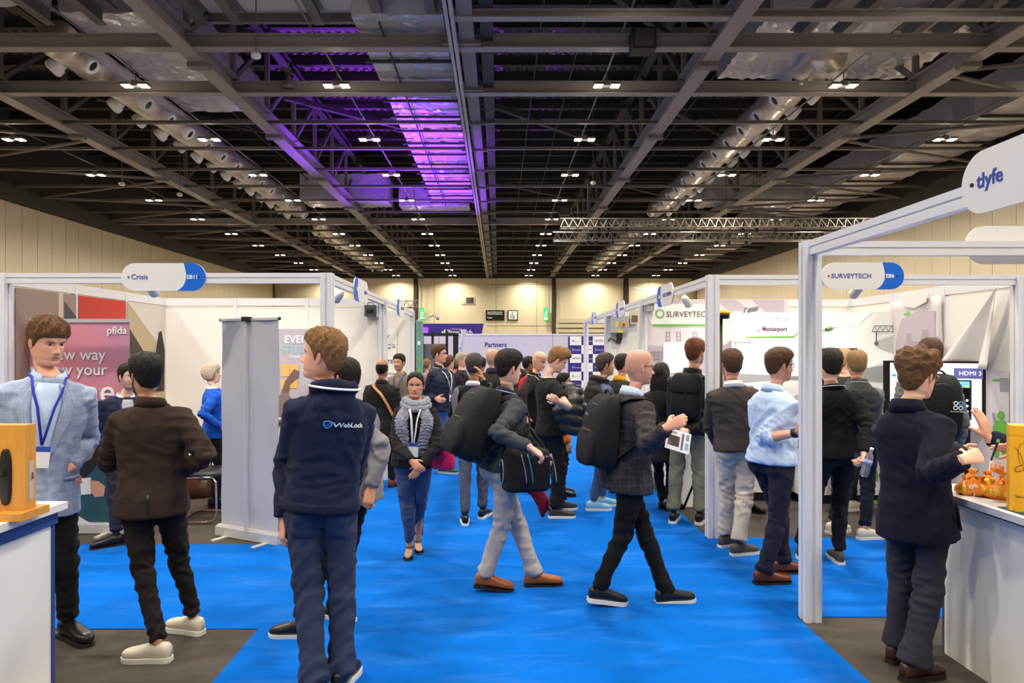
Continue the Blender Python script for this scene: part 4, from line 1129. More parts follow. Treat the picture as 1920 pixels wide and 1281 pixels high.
for x0, x1, y0 in ((1633, 1684, 611), (1374, 1407, 638)):
    h = 11 if x0 > 1500 else 5
    cline((x0, y0 + h), (x1, y0 + h), 1.4, CK); cline((x0 + 5, y0), (x1, y0), 1.2, CK); cline((x0, y0 + h), (x0 + 5, y0), 1.2, CK)
    n = int((x1 - x0) / (h * .9))
    for i in range(n):
        cline((x0 + 5 + i * h * .9, y0), (x0 + 5 + (i + .5) * h * .9, y0 + h), 1.0, CK); cline((x0 + 5 + (i + .5) * h * .9, y0 + h), (x0 + 5 + (i + 1) * h * .9, y0), 1.0, CK)
cline((1641, 622), (1641, 641), 2.2, CK); CV.poly([(1638, 641), (1644, 641), (1645, 645), (1641, 649), (1637, 645)], CK)
cline((1377, 633), (1377, 655), 1.4, CK)
DR = pm('drone_green', 120, 190, 70)
CV.poly([(1545, 616), (1551, 614), (1559, 613), (1560, 618), (1553, 621), (1546, 621)], pm('drone_dark', 70, 78, 72)); CV.poly([(1548, 615), (1558, 612), (1560, 615), (1549, 618)], DR)
cline((1537, 622), (1547, 618), 1.2, CK); cline((1559, 616), (1567, 614), 1.2, CK)
for x, y in ((1437, 660), (1442, 660), (1396, 690), (1402, 690)):
    cline((x, y), (x, y + 26), 1.2, C_GRY2)
CV.poly([(1432, 780), (1500, 780), (1500, 680), (1432, 680)], pm('plate_white2', 240, 240, 240))
CV.poly([(1432, 706), (1460, 706), (1460, 703), (1432, 703)], C_GREEN)
def figure(fn, px, py, h, m, tool=True):
    """little standing worker, h px tall, drawn with flat pieces"""
    s = h / 24.0
    fn([(px - 3 * s, py), (px - 1 * s, py), (px, py - 8 * s), (px + 1 * s, py), (px + 3 * s, py), (px + 2.5 * s, py - 11 * s), (px - 2.5 * s, py - 11 * s)], m)
    fn([(px - 3 * s, py - 10 * s), (px + 3 * s, py - 10 * s), (px + 4 * s, py - 17 * s), (px + 2 * s, py - 19 * s), (px - 2 * s, py - 19 * s), (px - 4 * s, py - 16 * s)], m)
    fn(ngon(px + .3 * s, py - 21.5 * s, 1.9 * s, 2.3 * s, 12), m)
    if tool: fn([(px + 3 * s, py - 16 * s), (px + 4 * s, py - 17 * s), (px + 9 * s, py - 10 * s), (px + 8.2 * s, py - 9.4 * s)], m)
figure(CV.poly, 1484, 735, 26, C_GREEN); figure(CV.poly, 1486, 783, 26, C_GREEN, False)
lamp = P(1412, 581, 8.1); o = thing('display_lamp', 'grey clip lamp over the pop-up display panel', 'lamp', lamp)
M().obox(lamp, unit((1, 0, .2)) * .05, unit((0, 1, -.4)) * .05, unit((-.2, .4, 1)) * .012).build('lamp_head', C_STEEL, o, lamp)
M().tube([lamp + [0, .05, 0], lamp + [0, .25, .04], [lamp[0], cur(lamp[0], 0)[1], ZU - .03]], .008, 6).build('arm', C_STEEL, o, lamp)
sd = bpy.data.lights.new('display', 'SPOT'); sd.energy = 45; sd.spot_size = math.radians(120); sd.spot_blend = 1; sd.color = (1, .98, .95); sd.shadow_soft_size = .05
so = bpy.data.objects.new('display_lamp_light', sd); COL.objects.link(so); so.parent = o; so.location = (0, .02, -.02); so.rotation_euler = Vector((0.1, .55, -.8)).to_track_quat('-Z', 'Y').to_euler()

# right-hand wall prints and the loose white sheet
bb = (4.82, 7.4, 0)
gw = thing('wall_graphic', 'crumpled lilac castle graphic hung on the right booth wall', 'wall graphic', bb)
B = Board(gw, bb, 'X', 4.835, -1)
n1, n2 = 12, 16; vv = []
for i in range(n1 + 1):
    for j in range(n2 + 1):
        y = 7.40 + .93 * i / n1; z = .6 + 1.74 * j / n2
        vv.append((4.815 - .012 * math.sin(i * 1.1 + j * .5) * (j / n2) - .008 * rng.random(), y, z))
f = [(i * (n2 + 1) + j, i * (n2 + 1) + j + 1, (i + 1) * (n2 + 1) + j + 1, (i + 1) * (n2 + 1) + j) for i in range(n1) for j in range(n2)]
B.val = 4.80
fo_ = mk('fabric_sheet', vv, f, C_MAU, gw, bb, True)
so_ = fo_.modifiers.new('t', 'SOLIDIFY'); so_.thickness = .004
B.poly([(1680, 640), (1690, 600), (1722, 583), (1754, 583), (1754, 640), (1776, 660), (1776, 690), (1680, 690)], C_MAU2)
B.poly([(1696, 690), (1700, 625), (1708, 625), (1712, 640), (1726, 640), (1730, 618), (1742, 618), (1742, 640), (1750, 632), (1760, 632), (1762, 645), (1776, 652), (1776, 690)], C_MAU3)
B.poly([(1694, 589), (1706, 584), (1706, 590), (1697, 592)], pm('drone_green', 120, 190, 70))
B.poly([(1690, 556), (1730, 544), (1742, 548), (1738, 566), (1716, 578), (1696, 575)], pm('graphic_pale2', 230, 224, 224))
bb2 = (4.82, 6.6, 0)
gw2 = thing('wall_graphic', 'pale graphic with green worker low on the right booth wall', 'wall graphic', bb2)
B2 = Board(gw2, bb2, 'X', 4.838, -1)
B2.poly([(7.35, .1), (6.46, .1), (6.46, 1.55), (7.35, 1.55)], C_MAU, 'graphic_sheet', True)
B2.poly([(1862, 716), (1895, 716), (1895, 711), (1862, 711)], C_GREEN); B2.poly([(1876, 735), (1893, 735), (1893, 709), (1876, 709)], C_GRY2)
figure(lambda p_, m: B2.poly(p_, m), 1877, 858, 88, C_GREEN, False)
B2.poly([(1868, 800), (1864, 790), (1862, 775), (1866, 774), (1869, 785)], C_GREY_TOOL if False else C_GRY2)
dr = thing('white_sheet', 'loose white sheet hanging folded from the right booth wall', 'fabric', (4.8, 6.9, 2.4))
q = M(); vv = []; n1, n2 = 10, 14
for i in range(n1 + 1):
    for j in range(n2 + 1):
        u_, v_ = i / n1, j / n2
        top = np.array([4.79, 6.50 + .04 * u_, 2.38]); 
        a = np.array([4.74 - .05 * math.sin(u_ * 9), 7.22 - .72 * u_, 1.62 - .06 * u_])
        p_ = top + (a - top) * v_; p_[0] -= .05 * math.sin(u_ * 7 + 1) * v_ + .02
        vv.append(p_)
f = [(i * (n2 + 1) + j, i * (n2 + 1) + j + 1, (i + 1) * (n2 + 1) + j + 1, (i + 1) * (n2 + 1) + j) for i in range(n1) for j in range(n2)]
ob = mk('cloth', vv, f, mat('white_cloth', rgb(226, 222, 218), rough=.8), dr, (4.8, 6.9, 2.4), True); ob.modifiers.new('t', 'SOLIDIFY').thickness = .004

# big monitor with stand
pl_, pr_ = P(1656, 680, 7.3), P(1856, 678, 6.75); pl_[2] = pr_[2]
u = unit((pr_ - pl_) * [1, 1, 0]); Wm = np.linalg.norm((pr_ - pl_)[:2]); nn = unit(np.cross(Z3, u)); nn = nn if nn[1] < 0 else -nn
Hm = .70; cm = (pl_ + pr_) / 2; cm[2] = pr_[2] - Hm / 2; bb = (cm[0], cm[1], 0)
tv = thing('monitor', 'large lit monitor on a stand showing HDMI 3', 'monitor', bb)
M().obox(cm - nn * .02, u * Wm / 2, nn * .025, Z3 * Hm / 2).build('bezel', C_BLACK, tv, bb)
def scr(name, r, g, b_, e): return mat(name, rgb(r, g, b_), rough=.2, emit=e, ecol=rgb(r, g, b_))
def tvp(x0, x1, z0, z1, m, k, name='screen_image'):
    p_ = cm + nn * (.006 + .0015 * k)
    M().prism(rect((x0 - .5) * Wm, (x1 - .5) * Wm, (z0 - .5) * Hm, (z1 - .5) * Hm), p_, u, Z3, .001).build(name, m, tv, bb)
tvp(.07, .93, .04, .97, scr('screen_white', 226, 232, 240, .85), 0, 'screen')
tvp(.07, .93, .9, .97, scr('screen_bar', 205, 208, 225, .85), 1); tvp(.68, .94, .75, .90, scr('screen_violet', 92, 92, 140, .7), 2)
tvp(.09, .13, .76, .80, scr('screen_blue', 60, 150, 200, .8), 2); tvp(.14, .22, .77, .79, scr('screen_grey', 170, 180, 195, .8), 2); tvp(.22, .24, .91, .94, scr('screen_red', 230, 70, 70, .8), 2)
tvp(.52, .84, .16, .73, scr('screen_frame', 30, 40, 60, .5), 2); tvp(.535, .825, .62, .71, scr('screen_teal', 120, 190, 205, .8), 3); tvp(.535, .825, .18, .62, scr('screen_black', 8, 9, 12, .3), 3)
tvp(.79, .815, .62, .645, scr('screen_yellow', 240, 200, 40, .9), 4)
p_ = cm + nn * .014
text('lettering', 'HDMI 3', .058, p_ + u * Wm * .225 + Z3 * Hm * .30, u, Z3, scr('screen_text', 240, 240, 250, .9), tv, bb)
text('lettering', 'The', .03, p_ - u * Wm * .39 + Z3 * Hm * .14, u, Z3, C_TXTD, tv, bb)
for zf in (.28, .36, .44): M().prism(ngon(0, 0, .012, .012, 12), cm + nn * .016 + u * Wm * .30 + Z3 * Hm * (zf - .5), u, Z3, .001).build('screen_icon', scr('screen_text', 240, 240, 250, .9), tv, bb)
for s_ in (-.3, .3): M().obox(cm + u * Wm * s_ + Z3 * (-cm[2] / 2) - nn * .06, u * .025, nn * .02, Z3 * (cm[2] / 2 - .0)).build('stand_leg', C_BLACK, tv, bb)
M().obox([cm[0], cm[1], .02] - nn * .06, u * .45, nn * .25, Z3 * .018).build('stand_base', C_BLACK, tv, bb)
M().tube([cm + u * .1 - Z3 * .3 - nn * .03, cm + u * .05 - Z3 * .5 + nn * .02, cm + u * .02 - Z3 * .62, cm + u * .08 - Z3 * .8], .005, 6).build('cable', C_BLACK, tv, bb)
# second monitor on the pop-up display, behind heads
p_ = P(1567, 690, 8.15); bb = tuple(p_)
tv2 = thing('monitor', 'black monitor mounted on the pop-up display behind the men', 'monitor', bb)
M().box(p_[0] - .25, p_[0] + .25, 8.13, 8.18, p_[2] - .32, p_[2] + .235).build('bezel', C_BLACK, tv2, bb); M().box(p_[0] - .22, p_[0] + .22, 8.125, 8.13, p_[2] - .28, p_[2] + .2).build('screen', mat('screen_off', rgb(34, 34, 40), rough=.1), tv2, bb)
M().box(p_[0] - .05, p_[0] + .05, 8.18, 8.5, p_[2] - .05, p_[2] + .05).build('wall_mount', C_BLACK, tv2, bb)
# printed counter under the monitors
x0, x1, D = P(1500, 0, 7.75)[0], P(1700, 0, 7.75)[0], 7.75
bb = ((x0 + x1) / 2, D, 0)
o = thing('display_counter', 'printed counter with green workers below the monitors', 'counter', bb)
M().box(x0, x1, D, D + .4, .1, .93).build('body', C_PALE, o, bb); M().box(x0 - .02, x1 + .02, D - .02, D + .42, .93, .96).build('top', C_TXTW, o, bb); M().box(x0 + .02, x1 - .02, D + .02, D + .38, 0, .1).build('plinth', C_BLACK, o, bb)
B = Board(o, bb, 'Y', D - .0, -1)
B.poly([(1622, 830), (1698, 830), (1698, 820), (1622, 820)], C_GRY); B.poly([(1620, 945), (1698, 945), (1698, 938), (1620, 938)], C_GREEN); B.poly([(1640, 860), (1660, 860), (1660, 843), (1640, 843)], C_GRY2)
figure(lambda q_, m: B.poly(q_, m), 1643, 903, 20, C_GREEN)
B.poly([(1628, 900), (1636, 888), (1637, 889), (1630, 902)], C_GRY2)
# left table of the booth with gadget, in front of pop-up
x0, x1, D = P(1345, 0, 7.9)[0], P(1480, 0, 7.9)[0], 7.9
bb = ((x0 + x1) / 2, D, 0)
o = thing('display_counter', 'white counter behind the man in the dark grey jumper', 'counter', bb)
M().box(x0, x1, D, D + .4, .1, .93).build('body', C_PALE, o, bb); M().box(x0 - .02, x1 + .02, D - .02, D + .42, .93, .96).build('top', C_TXTW, o, bb); M().box(x0 + .02, x1 - .02, D + .02, D + .38, 0, .1).build('plinth', C_BLACK, o, bb)
B = Board(o, bb, 'Y', D, -1); B.poly([(1345, 860), (1480, 860), (1480, 854), (1345, 854)], C_GRY2); figure(lambda q_, m: B.poly(q_, m), 1418, 890, 70, C_GREEN, False)
B.poly([(1400, 880), (1478, 880), (1478, 862), (1440, 862)], C_GRY)
x0, x1, D = P(1278, 0, 7.6)[0], P(1322, 0, 7.6)[0], 7.6
bb = ((x0 + x1) / 2, D, 0)
o = thing('display_counter', 'white counter end seen behind the olive trousers', 'counter', bb)
M().box(x0, x1, D, D + 1.2, 0.0, .95).build('body', C_PALE, o, bb); M().box(x0 - .02, x1 + .02, D - .02, D + 1.22, .95, .98).build('top', C_TXTW, o, bb)

# survey receiver on a pole
D = 7.15; g = P(1352, 0, D); bb = (g[0], D, 0)
o = thing('survey_receiver', 'yellow and black survey receiver on a black pole', 'survey pole', bb)
zc = P(0, 589, D)[2]
v, f = tube([(g[0], D, zc - .05), (g[0], D, zc - .04), (g[0], D, zc), (g[0], D, zc + .002)], [.075, .085, .088, .086], 28); mk('receiver_body', v, f, C_BLACK, o, bb, True)
v, f = tube([(g[0], D, zc), (g[0], D, zc + .004), (g[0], D, zc + .028), (g[0], D, zc + .037)], [.088, .092, .09, .07], 28); mk('receiver_cap', v, f, mat('survey_yellow', rgb(244, 190, 10), rough=.4), o, bb, True)
M().tube([(g[0], D, .05), (g[0], D, zc - .05)], .016, 10).build('pole', C_BLACK, o, bb, True)
for a in (20, 140, 260): M().tube([(g[0], D, 1.05), (g[0] + .42 * math.cos(math.radians(a)), D + .42 * math.sin(math.radians(a)), .02)], .013, 8).build('tripod_leg', C_BLACK, o, bb, True)
M().box(g[0] - .06, g[0] + .06, D - .05, D - .02, 1.15, 1.32).build('controller', C_BLACK, o, bb)

# electrical boxes of the second right booth (wall at y = 12.4)
C_BOXG = mat('switch_grey', rgb(168, 172, 172), rough=.45)
p_ = P(1161, 609, 12.33); o = thing('switch_box', 'big grey switch cabinet with red switch and yellow stickers', 'switch box', p_)
M().box(p_[0] - .17, p_[0] + .16, 12.25, 12.38, p_[2] - .15, p_[2] + .15).build('cabinet', C_BOXG, o, p_)
M().box(p_[0] - .08, p_[0] - .03, 12.245, 12.25, p_[2] - .03, p_[2] + .06).build('sticker', mat('sticker_yellow', rgb(236, 210, 40)), o, p_); M().box(p_[0] - .04, p_[0] + .05, 12.245, 12.25, p_[2] - .14, p_[2] - .1).build('sticker', mat('sticker_yellow', rgb(236, 210, 40)), o, p_)
M().box(p_[0] + .03, p_[0] + .1, 12.24, 12.25, p_[2] - .035, p_[2] + .035).build('switch_plate', mat('sticker_yellow', rgb(236, 210, 40)), o, p_)
M().tube([(p_[0] + .065, 12.25, p_[2]), (p_[0] + .065, 12.215, p_[2])], .025, 12).build('switch_knob', mat('switch_red', rgb(200, 40, 30), rough=.4), o, p_)
M().tube([(p_[0], 12.3, p_[2] - .15), (p_[0] + .0, 12.3, p_[2] - .25), (p_[0] - .03, 12.28, p_[2] - .34)], [.05, .055, .04], 10).build('plug', C_BLACK, o, p_)
M().tube([(p_[0] - .03, 12.28, p_[2] - .33), (p_[0] - .1, 12.3, p_[2] - .28), (p_[0] - .16, 12.32, p_[2] - .24), (p_[0] - .2, 12.33, p_[2] - .3)], .012, 8).build('cable', C_BLACK, o, p_, True)
p_ = P(1188, 594, 12.33); o = thing('switch_box', 'cream socket box with brown breakers right of the grey cabinet', 'switch box', p_)
M().box(p_[0] - .07, p_[0] + .07, 12.27, 12.38, p_[2] - .13, p_[2] + .12).build('casing', mat('box_cream', rgb(206, 200, 176), rough=.5), o, p_); M().box(p_[0] - .05, p_[0] + .06, 12.262, 12.27, p_[2] - .1, p_[2] + .02).build('breakers', mat('breaker_brown', rgb(116, 86, 52)), o, p_)
p_ = P(1217, 573, 9.33); o = thing('switch_box', 'white socket box hooked on the SURVEYTECH wall corner', 'switch box', p_)
M().box(p_[0] - .07, p_[0] + .06, 9.27, 9.37, p_[2] - .08, p_[2] + .08).build('casing', C_BOXG, o, p_); M().box(p_[0] - .02, p_[0] + .05, 9.262, 9.27, p_[2] + .0, p_[2] + .06).build('breakers', C_DARK, o, p_)
M().tube([(p_[0], 9.3, p_[2] + .08), (p_[0] - .06, 9.32, p_[2] + .2), (p_[0] - .2, 9.33, p_[2] + .24)], .008, 6).build('cable', C_WHITEP, o, p_, True)

# ================================================================ FAR ZONE
# partners wall
D = 31.5; x0, x1 = P(780, 0, D)[0], P(1165, 0, D)[0]; zt_ = P(0, 629, D)[2]
bb = ((x0 + x1) / 2, D, 0)
o = thing('partners_wall', 'long pale partners wall closing the far end of the aisle', 'display wall', bb)
C_PW = pm('partners_grey', 200, 196, 206)
n = 9
for i in range(n):
    a, b_ = x0 + (x1 - x0) * i / n, x0 + (x1 - x0) * (i + 1) / n
    M().box(a + .01, b_ - .01, D, D + .05, 0, zt_).build('wall_panel', C_PW, o, bb); M().box(a + .01, b_ - .01, D - .02, D + .07, zt_, zt_ + .07).build('top_rail', C_ALU, o, bb)
B = Board(o, bb, 'Y', D, -1); B.text('Partners', 908.5, 650.5, .30, pm('lettering_navy', 44, 38, 92), bold=.006)
# chequered logo wall
xa, xb = P(1066, 0, D)[0], P(1150, 0, D)[0]
B.poly([(1065, 760), (1150, 760), (1150, 631), (1065, 631)], C_PALE, 'logo_wall'); B.k += 2
B.poly([(1065, 760), (1068.5, 760), (1068.5, 631), (1065, 631)], C_NAVY, 'border'); 
cw, ch = 21.5, 16.5
for r_ in range(7):
    y0_ = 631 + r_ * ch
    for c_ in range(4):
        xx = 1068.5 + c_ * cw
        dark = (r_ + c_) % 2 == 1
        if dark: B.poly([(xx, y0_ + ch), (min(xx + cw, 1150), y0_ + ch), (min(xx + cw, 1150), y0_), (xx, y0_)], C_NAVY, 'logo_tile'); B.k -= 1
B.k += 3
for r_ in range(7):
    for c_ in range(3):
        xx, yy = 1068.5 + c_ * cw + 4, 631 + r_ * ch + 10.5; dark = (r_ + c_) % 2 == 1
        if dark: B.text('PropTech', xx + 4.5, yy - .5, .085, C_TXTW); B.poly([(xx, yy), (xx + 3, yy), (xx + 3, yy - 4), (xx + 1.5, yy - 5), (xx, yy - 3)], mat('logo_sky', rgb(120, 150, 240)), 'logo'); B.k -= 2
        elif (c_ + r_) % 4 == 0: B.poly(ngon(xx + 2, yy - 2, 2, 2.2, 8), pm('logo_teal', 60, 180, 190), 'logo'); B.text('Tech Hub', xx + 5, yy - .5, .065, C_GRY2); B.k -= 2
        else: B.text('#PTS24', xx + 1, yy - 1, .11, pm('lettering_navy', 44, 38, 92)); B.k -= 1
# purple header banner behind it
D = 36; bb = (P(840, 0, D)[0], D, 0)
o = thing('stage_banner', 'deep purple banner reading London PropTech above the far left', 'banner', bb)
B = Board(o, bb, 'Y', D, -1); C_PUR = pm('banner_purple', 50, 34, 128)
B.poly([(770, 760), (900, 760), (903, 628), (907, 607), (770, 607)], C_PUR, 'banner_face'); M().box(P(772, 0, D)[0], P(899, 0, D)[0], D + .01, D + .1, 0, P(0, 608, D)[2]).build('back_frame', C_ALU, o, bb)
B.poly([(776, 628), (803, 628), (803, 614), (776, 613)], mat('screen_purple', rgb(150, 80, 220), emit=.5, ecol=rgb(150, 80, 220)), 'lit_screen')
B.text('LONDON', 844, 619, .14, pm('lettering_lilac', 190, 180, 230)); B.text('PropTech', 838, 627, .34, C_TXTW, bold=.004)
B.poly([(828, 627), (831, 627), (831, 621), (828, 622)], C_TXTW, 'logo'); B.poly([(832, 627), (835, 627), (835, 617), (832, 619)], C_TXTW, 'logo')
B.poly([(822, 690), (840, 690), (850, 628), (834, 628)], mat('banner_blue2', rgb(60, 70, 190)), 'print'); B.poly([(812, 690), (826, 690), (822, 640), (812, 638)], C_PALE, 'print')
# black frame stand
D = 19; 
bb = (P(828, 0, D)[0], D, 0)
o = thing('black_frame_stand', 'black frame stand with grey panel and tilted screen in the far aisle', 'stand', bb)
C_BFR = mat('black_frame', rgb(28, 26, 28), rough=.5)
xs = [P(q_, 0, D)[0] for q_ in (792, 806, 838, 857)]; z0 = P(0, 626, D)[2]
for i, x in enumerate(xs): M().box(x - .035, x + .035, D - .035 + (.8 if i == 1 else 0), D + .035 + (.8 if i == 1 else 0), 0, z0 + (.08 if i in (1, 2) else 0)).build('upright', C_BFR, o, bb)
M().box(xs[0], xs[3], D - .04, D + .04, z0 - .05, z0 + .02).build('crossbar', C_BFR, o, bb); M().box(xs[0], xs[3], D + .76, D + .84, z0 - .05, z0 + .02).build('crossbar', C_BFR, o, bb)
M().box(xs[0], xs[2], D + .05, D + .08, 0, P(0, 645, D)[2]).build('infill_panel', pm('panel_grey', 96, 94, 98), o, bb)
M().bar(P(853, 700, D), P(853, 628, D), .1, .08).build('bracket', C_BFR, o, bb)
M().obox(P(867, 636, D - .2), unit((.35, -.6, .25)) * .04, unit((.6, .5, 0)) * .06, unit((.22, 0, 1)) * .26).build('tilted_screen', mat('screen_pale', rgb(205, 210, 218), rough=.3), o, bb)
# green column with arm lamp
D = 13.3; x0, x1 = P(769, 0, D)[0], P(791, 0, D)[0]; zt_ = P(0, 603, D)[2]; bb = ((x0 + x1) / 2, D, 0)
o = thing('banner_column', 'dark green display column with arm lamp beside the left booths', 'display column', bb)
xm = x0 + (x1 - x0) * .38
M().box(x0, xm, D - .02, D + .4, 0, zt_).build('side_face', pm('column_green', 48, 62, 58), o, bb)
v, f = loft([((xm + x1) / 2, D + .18, z) for z in (0, .01, zt_ - .01, zt_)], X3, Y3, (x1 - xm) / 2, .2, 20, 3); mk('front_face', v, f, pm('column_teal', 104, 150, 140), o, bb, True)
B = Board(o, bb, 'Y', D - .03, -1)
for y_ in (640, 670, 690, 710): B.poly([(783, y_ + 7), (788, y_ + 7), (788, y_), (783, y_)], C_TXTW if y_ == 640 else C_GREEN, 'print')
M().tube([(xm, D + .1, zt_), (xm + .05, D + .05, zt_ + .02), P(814, 592, D - .15)], .012, 8).build('lamp_arm', C_CHROME, o, bb, True)
hp = P(818, 594, D - .15); M().tube([hp + [-.02, 0, .02], hp + [.02, 0, 0], hp + [.03, 0, -.06]], .03, 10).build('lamp_head', C_CHROME, o, bb, True)
# posters on the second left booth wall
bb = (P(735, 0, 12.15)[0], 12.15, 1.3)
o = thing('poster', 'faint printed poster on the back wall of the second left booth', 'poster', bb)
B = Board(o, bb, 'Y', 12.17, -1); B.poly([(724, 700), (744, 700), (744, 618), (724, 618)], C_PALE, 'sheet'); B.poly([(725, 648), (741, 648), (741, 645), (725, 645)], C_GRY); B.poly(ngon(730, 653, 3.5, 2.2, 10), C_GRY2); B.poly([(735, 653), (741, 653), (741, 648), (735, 650)], C_MAU3); B.poly([(725, 634), (727, 636), (731, 628), (729, 627)], C_GRY2); B.text('TECH', 726, 682, .1, C_NAVY)
# ================================================================ PEOPLE: BUILDERS
def remesh_all(jobs):
    """jobs: list of (verts, faces, voxel); overlapping closed shapes are fused; returns (verts, faces) arrays"""
    obs = []
    for v, f, vox in jobs:
        me = bpy.data.meshes.new('r'); me.from_pydata(np.asarray(v).tolist(), [], [tuple(int(i) for i in q) for q in f]); me.update()
        o = bpy.data.objects.new('r', me); COL.objects.link(o)
        md = o.modifiers.new('r', 'REMESH'); md.mode = 'VOXEL'; md.voxel_size = vox; md.adaptivity = 0
        obs.append(o)
    dg = bpy.context.evaluated_depsgraph_get(); res = []
    for o in obs:
        me = o.evaluated_get(dg).to_mesh()
        n = len(me.vertices); v = np.empty(n * 3, np.float32); me.vertices.foreach_get('co', v)
        k = len(me.polygons); li = np.empty(len(me.loops), np.int32); me.loops.foreach_get('vertex_index', li)
        res.append((v.reshape(-1, 3).astype(float), li.reshape(-1, 4) if len(li) == 4 * k else None))
        if res[-1][1] is None:
            res[-1] = (res[-1][0], [tuple(p.vertices) for p in me.polygons])
        o.evaluated_get(dg).to_mesh_clear()
    for o in obs:
        me = o.data; bpy.data.objects.remove(o, do_unlink=True); bpy.data.meshes.remove(me)
    return res
def smooth(v, f, it=3, lam=.5):
    f = np.asarray(f); e = np.concatenate([f[:, [0, 1]], f[:, [1, 2]], f[:, [2, 3]], f[:, [3, 0]]])
    n = len(v); cnt = np.bincount(e[:, 0], minlength=n) + np.bincount(e[:, 1], minlength=n)
    for _ in range(it):
        s = np.stack([np.bincount(e[:, 0], v[e[:, 1], k], n) + np.bincount(e[:, 1], v[e[:, 0], k], n) for k in range(3)], 1)
        v = v + lam * (s / np.maximum(cnt, 1)[:, None] - v)
    return v
def vnormals(v, f):
    f = np.asarray(f); a = np.cross(v[f[:, 2]] - v[f[:, 0]], v[f[:, 3]] - v[f[:, 1]])
    n = np.zeros_like(v)
    for i in range(4):
        for k in range(3): n[:, k] += np.bincount(f[:, i], a[:, k], len(v))
    return n / (np.linalg.norm(n, axis=1)[:, None] + 1e-12)
def dseg(v, a, b):
    ab = b - a; t = np.clip(((v - a) @ ab) / (ab @ ab + 1e-9), 0, 1)
    return np.linalg.norm(v - (a + t[:, None] * ab), axis=1), t
def folds(v, f, joints, bones, amp, seed):
    """cloth creases: waves across the limb axis, strongest near joints"""
    r = np.random.default_rng(seed); nv = vnormals(v, f)
    best = np.full(len(v), 9.); ax = np.zeros_like(v)
    for a, b in bones:
        d, _ = dseg(v, a, b); m = d < best; best[m] = d[m]; ax[m] = unit(b - a)
    wgt = np.full(len(v), .30)
    for p, rad, s in joints: wgt += s * np.exp(-((v - p) ** 2).sum(1) / rad ** 2)
    wgt = np.minimum(wgt, 1.25)
    h = np.zeros(len(v))
    for i in range(7):
        k = r.normal(0, 1, 3); k /= np.linalg.norm(k); lam_ = r.uniform(.055, .15)
        kd = (v * ax).sum(1) * r.uniform(.35, 1.0) + (v @ k) * .9
        s = kd * (2 * math.pi / lam_) + 1.5 * np.sin(v @ (r.normal(0, 1, 3) * 14) + r.uniform(0, 6)) + r.uniform(0, 6)
        msk = np.clip(np.sin(v @ (r.normal(0, 1, 3) * 11) + r.uniform(0, 6)) + .1, 0, 1)
        h += (np.exp(2.2 * (np.sin(s) - 1)) - .18) * msk
    h = np.tanh(h * 1.3)
    return v + nv * (amp * wgt * h)[:, None]

# ---------------------------------------------------------------- head
HROW = np.array([  # yf, zf, yb, zb, half-width
    (-.008, .1185, -.014, .1185, .006), (.022, .1165, -.042, .1155, .028), (.050, .106, -.068, .104, .048), (.070, .090, -.090, .086, .0625), (.081, .068, -.103, .060, .0715),
    (.0865, .046, -.108, .035, .0755), (.0885, .024, -.108, .008, .0765), (.0835, .004, -.104, -.015, .076), (.083, -.015, -.098, -.034, .0745),
    (.0835, -.034, -.089, -.051, .0715), (.086, -.051, -.080, -.066, .0685), (.0865, -.068, -.072, -.079, .065), (.081, -.083, -.066, -.089, .061),
    (.0835, -.099, -.062, -.098, .0555), (.076, -.114, -.060, -.107, .050), (.052, -.120, -.059, -.117, .0495), (.032, -.127, -.059, -.128, .051),
    (.024, -.148, -.060, -.148, .0535), (.021, -.185, -.063, -.180, .058), (.022, -.225, -.070, -.215, .068)])
HKNOT = np.array([0, 1, 2, 3, 4, 5, 6, 7, 8, 9, 10, 11, 12, 13, 14, 15, 16, 17, 18, 19.])
def head_grid(nr, nc, jaw=1.0):
    # denser rows over the face
    base = np.concatenate([np.linspace(0, 6, int(nr * .28), endpoint=False), np.linspace(6, 14, int(nr * .5), endpoint=False), np.linspace(14, 19, nr - int(nr * .28) - int(nr * .5))])
    R = crom(HKNOT, HROW, base)
    t = np.linspace(0, 1, nc, endpoint=False)
    ph = 2 * math.pi * t - .42 * np.sin(2 * math.pi * t)          # denser at the front
    c, s = np.cos(ph), np.sin(ph)
    k = (1 + c) / 2
    y = R[:, 2:3] * (1 - k) + R[:, 0:1] * k; z = R[:, 3:4] * (1 - k) + R[:, 1:2] * k
    wj = R[:, 4:5] * np.where((base[:, None] > 9) & (base[:, None] < 15), jaw, 1)
    x = wj * np.sign(s) * np.abs(s) ** .9
    # flatten the face a little
    return base, ph, x, y, z
def face_shape(base, x, y, z, fem=False):
    fr = (y > 0) & (base[:, None] < 15)
    g = lambda cx, cz, sx, sz: np.exp(-((np.abs(x) - cx) / sx) ** 2 - ((z - cz) / sz) ** 2)
    nh = np.interp(z, [-.052, -.047, -.040, -.033, -.015, .004, .016], [0, .009, .024, .030, .0165, .005, 0])
    ns = np.interp(z, [-.05, -.036, -.02, .01], [.0145, .0125, .0085, .007])
    d = nh * np.exp(-(x / ns) ** 2) * (.88 if fem else 1)
    d += .006 * g(.0145, -.041, .006, .007)                        # nostril wings
    d -= .0135 * g(.031, .0015, .0155, .0095)                       # eye sockets
    d += .0055 * g(.026, .0185, .022, .007) * (.5 if fem else 1)   # brows
    d += .004 * g(.042, -.027, .017, .016)                         # cheeks
    d += .0042 * g(0, -.0625, .019, .0045) + .005 * g(0, -.0745, .017, .005) - .003 * g(0, -.0683, .024, .0022)
    d -= .002 * g(0, -.086, .016, .005); d += .004 * g(0, -.101, .015, .011)
    d -= .003 * g(.05, -.065, .014, .02)
    return y + np.where(fr, d, 0)
